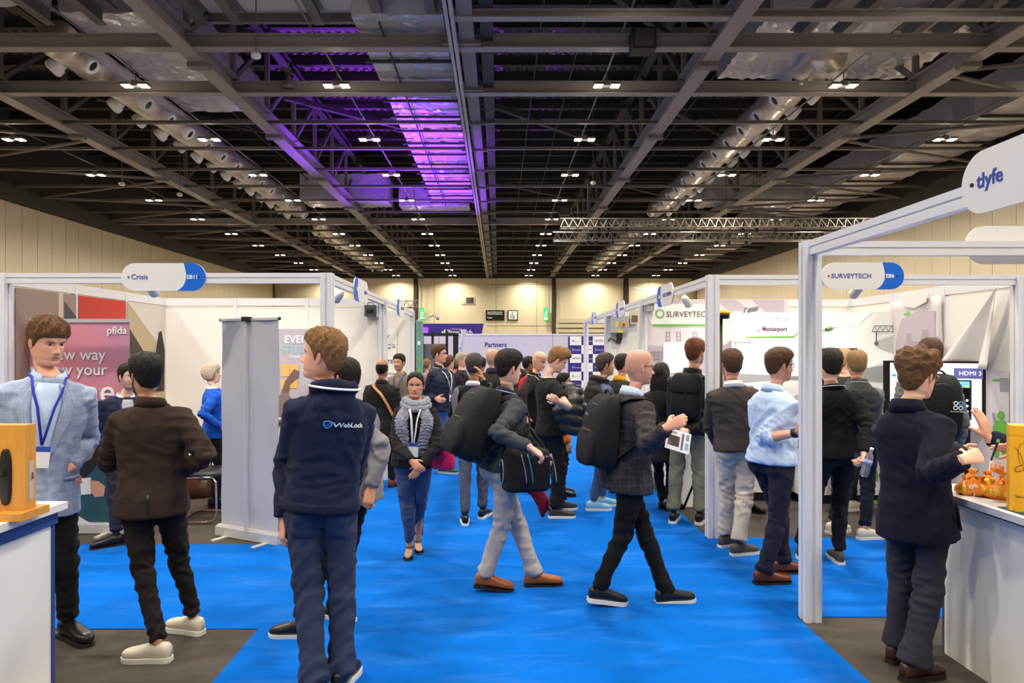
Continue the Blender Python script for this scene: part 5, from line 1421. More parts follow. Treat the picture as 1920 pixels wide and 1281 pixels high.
def hair_mask(style, az, z, base):
    """az = angle from the front (0..pi), z height: 1 where hair grows"""
    a = np.degrees(az)
    lo = {'short': ([0, 25, 45, 62, 72, 80, 88, 100, 118, 135, 180], [.064, .066, .054, .034, .004, -.028, .008, .018, -.03, -.064, -.078]),
          'fringe': ([0, 25, 45, 62, 72, 82, 90, 104, 120, 140, 180], [.046, .042, .038, .022, -.004, -.03, .004, .012, -.04, -.072, -.082]),
          'curly': ([0, 25, 45, 62, 72, 82, 95, 108, 122, 140, 180], [.052, .052, .044, .022, -.01, -.034, -.012, -.004, -.05, -.088, -.1]),
          'woman': ([0, 10, 30, 50, 66, 80, 95, 110, 130, 180], [.088, .082, .064, .042, .012, -.024, -.034, -.045, -.07, -.085]),
          'long': ([0, 12, 30, 50, 68, 80, 95, 110, 130, 180], [.062, .058, .042, .02, -.04, -.09, -.12, -.13, -.14, -.15]),
          'bob': ([0, 25, 45, 62, 75, 95, 120, 180], [.05, .045, .03, .0, -.06, -.075, -.08, -.085])}
    st = 'short' if style in ('bald_crown', 'stubble') else style
    zl = np.interp(a, *lo[st])
    m = 1 / (1 + np.exp(-(z - zl) / .0035))
    if style == 'bald_crown': m = m * (1 / (1 + np.exp((z - np.interp(a, [0, 70, 110, 180], [.0, .03, .052, .058])) / .006)))
    if style == 'stubble': m = m * np.interp(z, [.05, .095], [1, .75])
    m = np.where(base[:, None] > 17.2, 0, m)
    return m

HANDS = {}
def hand_mesh(curl, spread=.0, thumb=.35):
    """right hand: wrist at origin, fingers +Y, palm -Z, thumb towards -X"""
    q = M()
    v, f = loft([(0, -.035, 0), (0, -.01, 0), (0, .015, 0), (0, .045, -.002), (0, .075, -.002), (0, .092, -.003), (0, .098, -.004)], X3, Z3,
                [.026, .027, .031, .038, .041, .039, .032], [.02, .019, .0165, .0155, .0135, .0115, .008], 16, 2.6)
    q.add(v, [t[::-1] for t in f])
    for i, (bx, by, L, r) in enumerate(((-.029, .088, .070, .0092), (-.0095, .094, .078, .0095), (.010, .092, .073, .0090), (.028, .083, .057, .0080))):
        c = curl[i]; p = np.array([bx * .9, by - .02, -.003]); ang = .05; pts = [p]; dx = (i - 1.5) * spread
        p = np.array([bx, by, -.003]); pts.append(p)
        for k, fr in enumerate((.44, .30, .26)):
            ang += c * (.75, 1.0, .65)[k]
            p = p + L * fr * np.array([dx, math.cos(ang), -math.sin(ang)]); pts.append(p)
        v, f = tube(pts, [r * 1.05, r * 1.1, r * 1.0, r * .92, r * .66], 9); q.add(v, f)
    t0 = np.array([-.024, .012, -.006]); d1 = unit((-.75, .75, -.25 - thumb * .6)); d2 = unit((-.75 + thumb * 1.1, .8, -.3 - thumb)); 
    pts = [t0 - d1 * .012, t0 + d1 * .026, t0 + d1 * .046, t0 + d1 * .046 + d2 * .026, t0 + d1 * .046 + d2 * .042]
    v, f = tube(pts, [.013, .0135, .0115, .0105, .0075], 9); q.add(v, f)
    return np.concatenate(q.v), q.f
_hs = [('relax', (.38, .45, .52, .58), .03, .35), ('grip', (1.15, 1.2, 1.25, 1.3), 0, .9), ('open', (.1, .12, .16, .22), .1, .0), ('hold', (.7, .75, .8, .85), .0, .7)]
for (nm, c, s, t), (v, f) in zip(_hs, remesh_all([(*hand_mesh(c, s, t), .0048) for _, c, s, t in _hs])):
    HANDS[nm] = (smooth(v, f, 1, .4), np.asarray(f))

SKIN = {'fair': (226, 178, 154), 'pink': (222, 165, 142), 'tan': (196, 146, 114), 'olive': (182, 130, 98), 'brown': (140, 92, 66), 'warm': (206, 152, 122)}
M_SKIN = attr_mat('skin', rough=.48, bump=.06, bscale=120)
def hair_mat(name, r, g, b_):
    return mat('hair_' + name, rgb(r, g, b_), rough=.48, noise=.5, nscale=60, bump=.7, bscale=95, stretch=(2.2, 2.2, .45), spec=.3)
HAIR = {'dark': (34, 26, 23), 'black': (22, 18, 18), 'brown': (84, 58, 40), 'midbrown': (104, 72, 46), 'sandy': (138, 100, 64), 'light': (150, 116, 76), 'grey': (120, 106, 94), 'greydark': (72, 64, 58), 'silver': (172, 158, 142), 'auburn': (112, 66, 40)}

def yaw_axes(th):
    """facing angle in degrees: 0 = away from the photographer, 90 = to the right, 180 = towards"""
    t = math.radians(th); return np.array([math.cos(t), -math.sin(t), 0]), np.array([math.sin(t), math.cos(t), 0])
def ray_reach(S, px, py, L, sign):
    """point on the line of sight through (px, py) at distance L from S; sign +1 = farther one"""
    d = np.array([(px - VX) / FPX, 1.0, -(py - VY) / FPX]); o = np.array([0, 0, EYE])
    A = d @ d; B_ = -2 * d @ (S - o); C_ = (S - o) @ (S - o) - L * L
    q = B_ * B_ - 4 * A * C_
    if q <= 0:
        t = -B_ / (2 * A); p = o + d * t; return S + unit(p - S) * L if np.linalg.norm(p - S) > L * 1.12 else p
    t = (-B_ + sign * math.sqrt(q)) / (2 * A)
    return o + d * t
PEOPLE = []
def person(label, D, head, neck, pel, chest=0, pelv=None, hyaw=None, hp=0, hr=0, H=1.78, bw=1.0, skin='fair', hair=('short', 'brown'), hlift=.016, hnoise=.5,
           beard=0.0, top=None, over=None, legs=None, arms=None, feet=None, shoes=None, collar=None, lany=None, fem=False, glasses=None, lod=0, group=None, extra=None, hands=('relax', 'relax'), kb=.045, hside=None, hs=1.0, fold=1.0, hdir=(None, None)):
    PEOPLE.append(dict(locals()))

def make_shoe(p, yaw, pitch, sc, style, par, base, cols):
    """p = ground point under the ankle"""
    r, fwd = yaw_axes(yaw); up = Z3.copy()
    if pitch:
        a = math.radians(pitch); f2 = fwd * math.cos(a) - Z3 * math.sin(a); up = fwd * math.sin(a) + Z3 * math.cos(a); fwd = f2
        p = p + Z3 * (.19 * sc * math.sin(a))
    L0, L1 = -.075 * sc, .205 * sc
    ts = np.array([0, .06, .2, .4, .55, .7, .85, .95, 1.0])
    dress = style == 'dress'
    wd = np.array([.022, .033, .038, .038, .043, .049, .047, .035, .012]) * sc
    if dress: wd *= .93; L1 *= 1.04
    ht = np.array([.075, .088, .092, .088, .075, .062, .053, .044, .03]) * sc
    if style == 'boot': ht[:4] *= 1.35
    z0 = .024 * sc
    C = [p + fwd * (L0 + (L1 - L0) * t) + up * (z0 + h / 2 - .004) for t, h in zip(ts, ht)]
    v, f = loft(C, r, up, wd, ht / 2, 18, 2.4)
    up_o = mk('shoe', v, f, cols[0], par, base, True)
    # sole
    out = []
    tt = np.linspace(0, 1, 14); w2 = np.interp(tt, ts, wd) + (.004 if not dress else .002) * sc
    st = z0 if not dress else .018 * sc
    ring = [(t, s_ * w) for t, w, s_ in [(t, w, 1) for t, w in zip(tt, w2)]] + [(t, -w) for t, w in list(zip(tt, w2))[::-1]]
    lo = [p + fwd * (L0 - .004 + (L1 - L0 + .008) * t) + r * x + up * .001 for t, x in ring]
    hi = [q + up * st * (1.15 if not dress else 1) for q in lo]
    n = len(ring); f = [tuple(range(n)), tuple(range(n, 2 * n))[::-1]] + [(i, n + i, n + (i + 1) % n, (i + 1) % n) for i in range(n)]
    mk('sole', lo + hi, f, cols[1], up_o, base)
    if dress: M().obox(p + fwd * (L0 + .04 * sc) + up * .012, r * .034 * sc, fwd * .04 * sc, up * .0125).build('heel', cols[1], up_o, base)
    if style != 'slip' and len(cols) > 2:
        for i in range(3):
            c = p + fwd * (.055 + .028 * i) * sc + up * (.098 - .014 * i) * sc
            M().bar(c - r * .022 * sc, c + r * .022 * sc, .007, .006).build('lace', cols[2], up_o, base)
    return up_o

def build_people():
    jobs = []; slots = []
    for pi, s in enumerate(PEOPLE):
        D = s['D']; sc = s['H'] / 1.78; bw = s['bw']
        third = lambda t: t[2] if len(t) > 2 else 0.0
        neck = P(s['neck'][0], s['neck'][1], D + third(s['neck'])); hd = P(s['head'][0], s['head'][1], D + third(s['head'])); pel = P(s['pel'][0], s['pel'][1], D + third(s['pel']))
        ch = s['chest']; pv = s['pelv'] if s['pelv'] is not None else ch
        rc, fc = yaw_axes(ch); rp, fp = yaw_axes(pv)
        ax = neck - pel; Ls = np.linalg.norm(ax); up = ax / Ls
        fc = unit(fc - up * (fc @ up)); rc = unit(np.cross(fc, up))
        fp = unit(fp - up * (fp @ up)); rp = unit(np.cross(fp, up))
        S = {}
        shw = (.165 if not s['fem'] else .138) * sc * (.5 + .5 * bw)
        shc = pel + ax * .812
        sh = {'L': shc - rc * shw, 'R': shc + rc * shw}
        hips = {'L': pel - rp * .088 * sc - up * .01, 'R': pel + rp * .088 * sc - up * .01}
        arms = s['arms'] or {}
        el, wr = {}, {}
        for k, sg in (('L', -1), ('R', 1)):
            a = arms.get(k)
            if a is None:
                el[k] = sh[k] + np.array([0, 0, -.285 * sc]) + rc * sg * .05 * sc - fc * .02; wr[k] = el[k] + np.array([0, 0, -.255 * sc]) + fc * .06 + rc * sg * .0
            else:
                e, w_ = a
                el[k] = ray_reach(sh[k], e[0], e[1], .30 * sc, e[2]) if len(e) == 3 else P(e[0], e[1], D + e[3])
                wr[k] = ray_reach(el[k], w_[0], w_[1], .265 * sc, w_[2]) if len(w_) == 3 else P(w_[0], w_[1], D + w_[3])
        kn, an, fy, fpch, gp = {}, {}, {}, {}, {}
        for k, sg in (('L', -1), ('R', 1)):
            ft = (s['feet'] or {}).get(k)
            if ft is None:
                g = hips[k].copy(); g[2] = 0; ft_yaw, pt = pv + sg * 8, 0
            else:
                g = G(ft[0], ft[1]); ft_yaw = ft[2] if len(ft) > 2 else pv + sg * 8; pt = ft[3] if len(ft) > 3 else 0
            r_, f_ = yaw_axes(ft_yaw)
            a_ = g + Z3 * .09 * sc
            if pt: a_ = a_ + Z3 * (.25 * sc * math.sin(math.radians(pt))) * .9 
            h_ = hips[k]; d = a_ - h_; L = np.linalg.norm(d); Lt, Lk = .43 * sc, .43 * sc
            mid = h_ + d * .5; bend = math.sqrt(max(0, (Lt) ** 2 - (L / 2) ** 2)) if L < 2 * Lt else 0
            kd = unit(yaw_axes((pv + ft_yaw) / 2)[1] if abs(pv - ft_yaw) < 170 else fp); kd = unit(kd - d / L * (kd @ d / L))
            kn[k] = mid + kd * (min(bend, s.get('kb', .045)) + .006); an[k] = a_; fy[k] = ft_yaw; fpch[k] = pt; gp[k] = g
        base = np.array([(gp['L'][0] + gp['R'][0]) / 2, (gp['L'][1] + gp['R'][1]) / 2, 0.])
        S.update(neck=neck, hd=hd, pel=pel, rc=rc, fc=fc, rp=rp, fp=fp, up=up, ax=ax, sh=sh, hips=hips, el=el, wr=wr, kn=kn, an=an, fy=fy, fpch=fpch, gp=gp, base=base, sc=sc)
        s['S'] = S
        vox = (.0114, .0145, .019)[s['lod']]

        def torso(hem, ease, puff=0., topt=1.0, flare=0., fem=s['fem']):
            T = np.array([hem, hem * .92, hem * .5, 0, .18, .38, .60, .76, .85, .91, .96, topt]) if hem < -.05 else np.array([hem, hem + .03, .08, .12, .18, .38, .60, .76, .85, .91, .96, topt])
            if fem:
                a0 = np.interp(T, [-.6, -.3, 0, .18, .38, .6, .76, .87, .94, 1.0], [.20, .192, .178, .158, .14, .156, .158, .136, .10, .06])
                b0 = np.interp(T, [-.6, -.3, 0, .18, .38, .6, .76, .87, .94, 1.0], [.165, .155, .14, .112, .105, .128, .118, .095, .078, .06])
            else:
                a0 = np.interp(T, [-.6, -.3, 0, .18, .38, .6, .76, .87, .94, 1.0], [.21, .202, .186, .17, .168, .184, .188, .155, .112, .066])
                b0 = np.interp(T, [-.6, -.3, 0, .18, .38, .6, .76, .87, .94, 1.0], [.18, .17, .148, .126, .118, .126, .122, .098, .082, .066])
            a0 = a0 * bw * sc + ease; b0 = b0 * bw * sc + ease
            if flare: a0[:4] += np.array([flare, flare, flare * .6, 0]); b0[:4] += np.array([flare, flare, flare * .6, 0])
            mixk = np.clip(T, 0, 1)[:, None]
            A = rp * (1 - mixk) + rc * mixk; A /= np.linalg.norm(A, axis=1)[:, None]; Bv = np.cross(up, A); 
            Bv /= np.linalg.norm(Bv, axis=1)[:, None]
            A = np.cross(Bv, up)
            off = np.interp(T, [-.3, 0, .2, .5, .75, .9, 1], [0, -.012, 0, .006, -.006, -.018, -.01]) * sc
            C = pel + ax * T[:, None] + Bv * off[:, None]
            # hanging part below the pelvis drops straight down
            low = T < 0
            C[low] = pel + np.outer(T[low] * Ls, unit(up * .4 + Z3 * .6)) + Bv[low] * off[low][:, None]
            return loft(C, A, Bv, a0, b0, 28, 2.3)
        def sleeve(k, ease, end=1.0, cuff=.036, puff=0):
            p = [sh[k] - (sh[k] - shc) * .35 + up * .012, sh[k], sh[k] * .72 + el[k] * .28, sh[k] * .35 + el[k] * .65, el[k] * .98 + sh[k] * .02, el[k] * .65 + wr[k] * .35, el[k] * .3 + wr[k] * .7, wr[k]]
            rr = np.array([.062, .068, .061, .055, .050, .047, .041, cuff]) * sc * (.55 + .45 * bw) * (.84 if s['fem'] else 1) + ease
            if .6 < end < 1: p = p[:6]; rr = rr[:6] + np.array([0, 0, 0, 0, .004, .008]); return tube(p, rr, 14)
            if end < 1: n = 4; p = p[:n]; rr = rr[:n] + .008; p[-1] = sh[k] * .42 + el[k] * .58
            return tube(p, rr, 14)
        def leg(k, w_, end=.035, cuff=.05):
            h_, kk, a_ = hips[k], kn[k], an[k]
            e_ = a_ + Z3 * end * sc
            p = [h_ + up * .05, h_ - up * .03, h_ * .7 + kk * .3, h_ * .35 + kk * .65, kk, kk * .68 + e_ * .32, kk * .35 + e_ * .65, e_]
            f_ = w_ * (.9 if s['fem'] else 1)
            rr = np.array([.085, .094, .088, .074, .0635, .0605, .055, cuff]) * sc * (.6 + .4 * bw) * np.array([1, 1, 1, 1, f_, f_, f_, f_]) 
            return tube(p, rr, 16)
        s['inner'] = torso(.02, -.03, topt=1.04)
        def surf(t, ang, off, _b=bw, _sc=sc, _pel=pel, _ax=ax, _rp=rp, _rc=rc, _up=up, _fem=s['fem']):
            """point on the dressed trunk: t 0 pelvis .. 1 neck, ang 90 front, 270 back, off beyond the bare trunk"""
            if _fem: a0 = np.interp(t, [-.6, -.3, 0, .18, .38, .6, .76, .87, .94, 1.0], [.20, .192, .178, .158, .14, .156, .158, .136, .10, .06]); b0 = np.interp(t, [-.6, -.3, 0, .18, .38, .6, .76, .87, .94, 1.0], [.165, .155, .14, .112, .105, .128, .118, .095, .078, .06])
            else: a0 = np.interp(t, [-.6, -.3, 0, .18, .38, .6, .76, .87, .94, 1.0], [.21, .202, .186, .17, .168, .184, .188, .155, .112, .066]); b0 = np.interp(t, [-.6, -.3, 0, .18, .38, .6, .76, .87, .94, 1.0], [.18, .17, .148, .126, .118, .126, .122, .098, .082, .066])
            k = min(max(t, 0), 1); A = unit(_rp * (1 - k) + _rc * k); Bv = unit(np.cross(_up, A)); A = np.cross(Bv, _up)
            o_ = np.interp(t, [-.3, 0, .2, .5, .75, .9, 1], [0, -.012, 0, .006, -.006, -.018, -.01]) * _sc
            c_, s_ = math.cos(math.radians(ang)), math.sin(math.radians(ang)); p_ = 2 / 2.3
            cen = _pel + _ax * t if t >= 0 else _pel + t * np.linalg.norm(_ax) * unit(_up * .4 + Z3 * .6)
            return cen + Bv * o_ + A * (a0 * _b * _sc + off) * np.sign(c_) * abs(c_) ** p_ + Bv * (b0 * _b * _sc + off) * np.sign(s_) * abs(s_) ** p_
        s['surf'] = surf
        # --- garments
        G_ = []
        tp = s['top']
        bones_t = [(pel, neck)] + [(sh[k], el[k]) for k in 'LR'] + [(el[k], wr[k]) for k in 'LR']
        jt = [(el[k], .11, 1.0) for k in 'LR'] + [(pel + ax * .3, .16, .45), (sh['L'], .1, .4), (sh['R'], .1, .4)]
        bones_l = [(hips[k], kn[k]) for k in 'LR'] + [(kn[k], an[k]) for k in 'LR']
        jl = [(kn[k], .13, .9) for k in 'LR'] + [(an[k], .11, .9) for k in 'LR'] + [(pel - up * .08, .14, .6)]
        def top_mesh(g):
            q = M(); q.add(*torso(g.get('hem', -.02), g.get('ease', .008), flare=g.get('flare', 0)))
            if g.get('sleeves', 1):
                for k in 'LR': q.add(*sleeve(k, g.get('ease', .008) * .8, g.get('send', 1.0), g.get('cuff', .036)))
            if g.get('hood'):
                c = neck - fc * .055 * sc - up * .015
                Rm = np.stack([rc, fc, up], 1)
                q.ell(c - fc * .035 - up * .045, np.array([.118, .055, .075]) * sc, 18, 10, Rm)
                q.ell(c - fc * .055 - up * .105, np.array([.088, .045, .065]) * sc, 18, 10, Rm)
                a = np.linspace(0, 2 * math.pi, 18, endpoint=False)
                pts = [neck - fc * .012 + rc * .092 * sc * math.cos(t) + fc * .088 * sc * math.sin(t) + up * (.02 - .025 * math.sin(t) - .0) * sc for t in a]
                v, f = tube(pts, .032 * sc, 10, closed=True); q.add(v, f)
            if g.get('standcol'):
                a = np.linspace(0, 2 * math.pi, 18, endpoint=False); r0 = g['standcol']
                for dz in (0, .025, .045):
                    pts = [neck + rc * (r0) * sc * math.cos(t) + fc * (r0) * sc * math.sin(t) + up * (dz - .012) * sc for t in a]
                    v, f = tube(pts, .017 * sc, 8, closed=True); q.add(v, f)
            return np.concatenate(q.v), q.f
        for gi, g in enumerate([tp, s['over']]):
            if g is None: continue
            v, f = top_mesh(g); jobs.append((v, f, g.get('vox', vox))); slots.append((s, g, bones_t, jt, pi * 7 + gi, vox))
        lg = s['legs']
        q = M(); q.add(*torso(-.0, .0, topt=1.0)) if False else None
        T = np.array([-.02, -.10, 0, .1, .2])
        Cz = [pel - up * .09 * sc, pel - up * .05 * sc, pel, pel + up * .07 * sc, pel + up * .13 * sc]
        q.add(*loft(Cz, rp, fp, np.array([.13, .165, .178, .170, .160]) * sc * bw * (.97 if s['fem'] else 1), np.array([.09, .115, .122, .115, .112]) * sc * bw, 24, 2.2))
        for k, sg in (('L', -1), ('R', 1)):
            q.add(*leg(k, lg.get('w', 1.0), lg.get('end', .035), lg.get('cuff', .05)))
            q.ell(hips[k] - fp * .045 * sc - up * .015, np.array([.085, .085, .095]) * sc * bw, 14, 9)
        jobs.append((np.concatenate(q.v), q.f, vox)); slots.append((s, lg, bones_l, jl, pi * 7 + 3, vox))
    res = remesh_all(jobs)
    # ---- objects
    for pi, s in enumerate(PEOPLE):
        S = s['S']; base = S['base']
        V, F, Cc = [], [], []; n0 = 0
        sk = np.array(rgb(*SKIN[s['skin']]))
        def put(v, f, col):
            nonlocal n0
            v = np.asarray(v); V.append(v); F.extend([tuple(int(i) + n0 for i in q) for q in f])
            Cc.append(np.broadcast_to(np.asarray(col, float), (len(v), 3)).copy()); n0 += len(v)
        sc, lod = S['sc'], s['lod']
        nr, nc = ((64, 64), (48, 48), (36, 32))[lod]
        hsz = sc * .985 * s['hs'] * (.96 if s['fem'] else 1)
        hy = s['hyaw'] if s['hyaw'] is not None else s['chest']
        rh, fh = yaw_axes(hy); a = math.radians(s['hp']); fw = fh * math.cos(a) - Z3 * math.sin(a); uh = fh * math.sin(a) + Z3 * math.cos(a)
        if s['hr']:
            b_ = math.radians(s['hr']); rh, uh = rh * math.cos(b_) - uh * math.sin(b_), uh * math.cos(b_) + rh * math.sin(b_)
        bs, ph, x, y, z = head_grid(nr, nc, 1.0 if not s['fem'] else .93)
        y2 = face_shape(bs, x, y, z, s['fem'])
        def headx(x, y, z):
            p = S['hd'] + hsz * (x[..., None] * rh + y[..., None] * fw + z[..., None] * uh)
            w_ = np.clip((bs - 15.0) / 4.0, 0, 1)[:, None, None]; w_ = w_ * w_ * (3 - 2 * w_)
            nb = S['neck'] - S['fc'] * .0 + hsz * (x[..., None] * S['rc'] + (y + .024)[..., None] * S['fc'] + (z + .225)[..., None] * S['up'] * .6)
            return p * (1 - w_) + nb * w_
        hv = headx(x, y2, z)
        # colours of the skin
        col = np.broadcast_to(sk, x.shape + (3,)).copy()
        front = (y > .02) & (bs[:, None] < 14.5)
        g = lambda cx, cz, sx, sz: np.exp(-((np.abs(x) - cx) / sx) ** 2 - ((z - cz) / sz) ** 2)
        lipm = np.clip(g(0, -.0683, .021, .0085) * 1.6 - .25, 0, 1) * front
        lipc = sk * np.array([.80, .55, .55]) if not s['fem'] else sk * np.array([.72, .45, .45])
        col += lipm[..., None] * (lipc - col) * .9
        bl = np.clip(g(.048, -.03, .02, .018), 0, 1) * front; col += bl[..., None] * (sk * np.array([1.02, .86, .84]) - col) * .5
        hc = np.array(rgb(*HAIR[s['hair'][1]])) if s['hair'] else sk * .5
        br = np.clip(np.exp(-((np.abs(x) - .031) / .017) ** 4 - ((z - .0175 + (np.abs(x) - .031) ** 2 * 9) / .0048) ** 2) * 1.5, 0, 1) * front
        col += br[..., None] * (hc * .5 - col) * (.9 if s['hair'] and s['hair'][1] not in ('silver', 'grey') else .5)
        ml = np.exp(-((z + .0683) / .0028) ** 2 - (x / .021) ** 4) * front; col += ml[..., None] * (sk * np.array([.34, .2, .2]) - col) * .75
        no = g(.0075, -.0465, .0042, .003) * front; col += no[..., None] * (sk * .3 - col) * .7
        az = np.abs(np.arctan2(x, y))
        if s['beard']:
            bm = np.clip((-.036 - .5 * np.maximum(0, np.degrees(az) - 55) * -.0016 - z) / .012, 0, 1) * (bs[:, None] < 15.6) * (np.degrees(az) < 95) * (1 - np.exp(-((z + .068) / .009) ** 2 - (x / .02) ** 2))
            bm *= 1 - np.clip(np.exp(-(x / .02) ** 2 - ((z + .03) / .02) ** 2), 0, 1)
            col += (bm * s['beard'])[..., None] * (hc * .7 - col)
        if s['hair'] and s['hair'][0] in ('stubble', 'bald_crown'):
            hm = hair_mask('short', az, z, bs) * (.25 if s['hair'][0] == 'bald_crown' else .35); col += hm[..., None] * (hc - col)
        idx = np.arange(nr * nc).reshape(nr, nc)
        ff = np.stack([idx[:-1], np.roll(idx, -1, 1)[:-1], np.roll(idx, -1, 1)[1:], idx[1:]], -1).reshape(-1, 4)[:, ::-1]
        put(hv.reshape(-1, 3), ff.tolist() + [tuple(range(nc))], np.zeros(3)); Cc[-1] = col.reshape(-1, 3)
        hl = lambda p: S['hd'] + hsz * (p[..., 0:1] * rh + p[..., 1:2] * fw + p[..., 2:3] * uh)
        # ears
        for sg in (-1, 1):
            v, f = ellipsoid((0, 0, 0), (.0085, .0175, .031), 14, 10); v = np.array(v)
            dish = np.exp(-((v[:, 1] - .003) / .009) ** 2 - ((v[:, 2] - .003) / .016) ** 2) * (v[:, 0] > 0); v[:, 0] -= dish * .008
            v[:, 1] *= np.interp(v[:, 2], [-.031, .0, .031], [.55, .95, 1.05])
            ca, sa = math.cos(.42), math.sin(.42); v = np.stack([v[:, 0] * ca - v[:, 1] * sa, v[:, 0] * sa + v[:, 1] * ca, v[:, 2]], 1)
            v[:, 0] *= sg; v += np.array([sg * .0785, -.010, -.012]); f = f if sg > 0 else [q[::-1] for q in f]
            put(hl(v), f, sk * np.array([.98, .84, .80]))
        # eyes
        for sg in (-1, 1):
            v, f = ellipsoid((0, 0, 0), .0122, 12, 9); v = np.array(v); v = v[:, [0, 2, 1]] * [1, 1, -1]
            ang = np.degrees(np.arccos(np.clip(v[:, 1] / .0122, -1, 1)))
            cc = np.where((ang < 36)[:, None], np.array(rgb(60, 40, 28) if s['skin'] in ('tan', 'olive', 'brown') else rgb(84, 86, 84)), np.array(rgb(226, 220, 214))); cc = np.where((ang < 16)[:, None], .01, cc)
            put(hl(v + np.array([sg * .031, .0612, .001])), f, 0); Cc[-1] = cc
            if lod < 2:                                       # upper and lower lids
                for zz, dz, th in ((.0072, .0032, .0026), (-.0062, -.0028, .0022)):
                    t = np.linspace(-1, 1, 9)
                    pts = np.stack([sg * .031 + .0145 * t, .0685 - .006 * t * t + 0 * t, .001 + zz * (1 - t * t) - 0 * t], 1)
                    v, f = tube(pts, th * (1 - .5 * t * t), 6); put(hl(np.array(v)), f, sk * np.array([.80, .70, .68]))
        # inner body under the clothes: arms, trunk, legs
        v, f = s['inner']; put(v, f, sk)
        for k in 'LR':
            sh, el, wr = S['sh'][k], S['el'][k], S['wr'][k]
            fm = .86 if s['fem'] else 1
            full_ = s['top'].get('send', 1.0) >= 1.0; ar = np.array([.05, .05, .045, .038, .041, .029, .026]) * (np.array([.8, .8, .75, .72, .66, .85, 1.0]) if full_ else 1)
            v, f = tube([sh * .35 + S['pel'] * .09 + S['neck'] * .56, sh, sh * .5 + el * .5, el, el * .7 + wr * .3, el * .2 + wr * .8, wr + unit(wr - el) * .01], ar * sc * fm, 12); put(v, f, sk)
            h, kn, an = S['hips'][k], S['kn'][k], S['an'][k]
            v, f = tube([h * .6 + S['pel'] * .4 + S['up'] * .08, h, h * .5 + kn * .5, kn, kn * .65 + an * .35, an + Z3 * .02, an - Z3 * .03 * sc], np.array([.05, .062, .055, .045, .044, .032, .034]) * sc * .95, 12); put(v, f, sk if not s['shoes'].get('sock') else np.array(rgb(*s['shoes']['sock'])))
            # hand
            hn = s['hands'][0 if k == 'L' else 1]
            if hn:
                hvv, hff = HANDS[hn]; sg = 1 if k == 'R' else -1
                d = unit(wr - el); hint = s['hdir'][0 if k == 'L' else 1]
                if hint is not None: d = unit(np.asarray(hint[0], float)) if hint[0] is not None else d
                outw = (S['rc'] * (1 if k == 'R' else -1)) if hint is None or hint[1] is None else np.asarray(hint[1], float)
                zb = unit(outw - d * (outw @ d)); xb = np.cross(d, zb)
                vv = hvv * sc * .98 * (.9 if s['fem'] else 1); vv = vv * [sg, 1, 1]
                w3 = wr + d * .012 + vv[:, :1] * xb + vv[:, 1:2] * d + vv[:, 2:] * zb
                put(w3, hff.tolist() if sg > 0 else hff[:, ::-1].tolist(), sk * np.array([1., .93, .91]))
        o = mk('person', np.concatenate(V), F, M_SKIN, None, tuple(base), True, np.concatenate(Cc))
        tag(o, s['label'], 'person', s['group']); s['obj'] = o
        # hair
        if s['hair'] and s['hair'][0] not in ('bald', 'stubble'):
            st = s['hair'][0]
            n2r, n2c = ((96, 108), (60, 66), (40, 40))[lod]
            bs2, ph2, x2, y2_, z2 = head_grid(n2r, n2c)
            az2 = np.abs(np.arctan2(x2, y2_ + .005)); r2 = np.random.default_rng(pi)
            mk_ = hair_mask(st, az2, z2, bs2)
            th = np.interp(z2, [-.08, .0, .05, .1], [.006, .009, s['hlift'] * .8, s['hlift']])
            if st in ('bob', 'long'): th = np.interp(z2, [-.15, -.08, 0, .06, .11], [.022, .026, .024, .018, .016])
            if st == 'bald_crown': th = np.full_like(z2, .006)
            nzz = np.zeros_like(x2)
            az_s = np.arctan2(x2, y2_)
            for i in range(7):
                kf = r2.integers(7, 26); kz = r2.uniform(10, 60) if st != 'curly' else r2.uniform(60, 160)
                nzz += np.sin(az_s * kf + z2 * kz * r2.choice([-1, 1]) + 1.5 * np.sin(z2 * 45 + r2.uniform(0, 6)) + r2.uniform(0, 6)) / 2.6
            if st == 'curly':
                nzz = 0
                for i in range(8):
                    kk_ = r2.normal(0, 1, 3); kk_ = kk_ / np.linalg.norm(kk_) * r2.uniform(70, 135)
                    nzz = nzz + np.sin(x2 * kk_[0] + y2_ * kk_[1] + z2 * kk_[2] + 1.2 * np.sin(z2 * 90 + i) + r2.uniform(0, 6)) / 2.2
            th = th * (1 + s['hnoise'] * .42 * np.tanh(nzz) + .12 * r2.normal(0, 1, th.shape) * s['hnoise'])
            if s['hside']: th = th + s['hside'] * np.clip(z2 / .1, 0, 1) * np.clip(np.cos(az2), 0, 1) * .02
            dis = mk_ * th - (1 - mk_) * .006
            cx = np.zeros_like(x2); nvx, nvy, nvz = x2 / (.076 ** 2), (y2_ + .01) / (.098 ** 2), (z2 - .01) / (.115 ** 2)
            nl = np.sqrt(nvx ** 2 + nvy ** 2 + nvz ** 2) + 1e-9
            if st in ('long', 'bob'): nvz = np.where(z2 < 0, 0, nvz); nl = np.sqrt(nvx ** 2 + nvy ** 2 + nvz ** 2) + 1e-9
            bs_save = bs; bs = bs2
            hv2 = headx(x2 + nvx / nl * dis, y2_ + nvy / nl * dis, z2 + nvz / nl * dis); bs = bs_save
            keep = n2r
            idx = np.arange(n2r * n2c).reshape(n2r, n2c)
            f4 = np.stack([idx[:-1], np.roll(idx, -1, 1)[:-1], np.roll(idx, -1, 1)[1:], idx[1:]], -1)
            mm = (mk_ > .02); mf = mm[:-1] | mm[1:] | np.roll(mm, -1, 1)[:-1] | np.roll(mm, -1, 1)[1:]
            f4 = f4[mf].reshape(-1, 4)[:, ::-1]
            used = np.unique(f4); rem = np.full(n2r * n2c, -1); rem[used] = np.arange(len(used))
            fl = rem[f4].tolist()
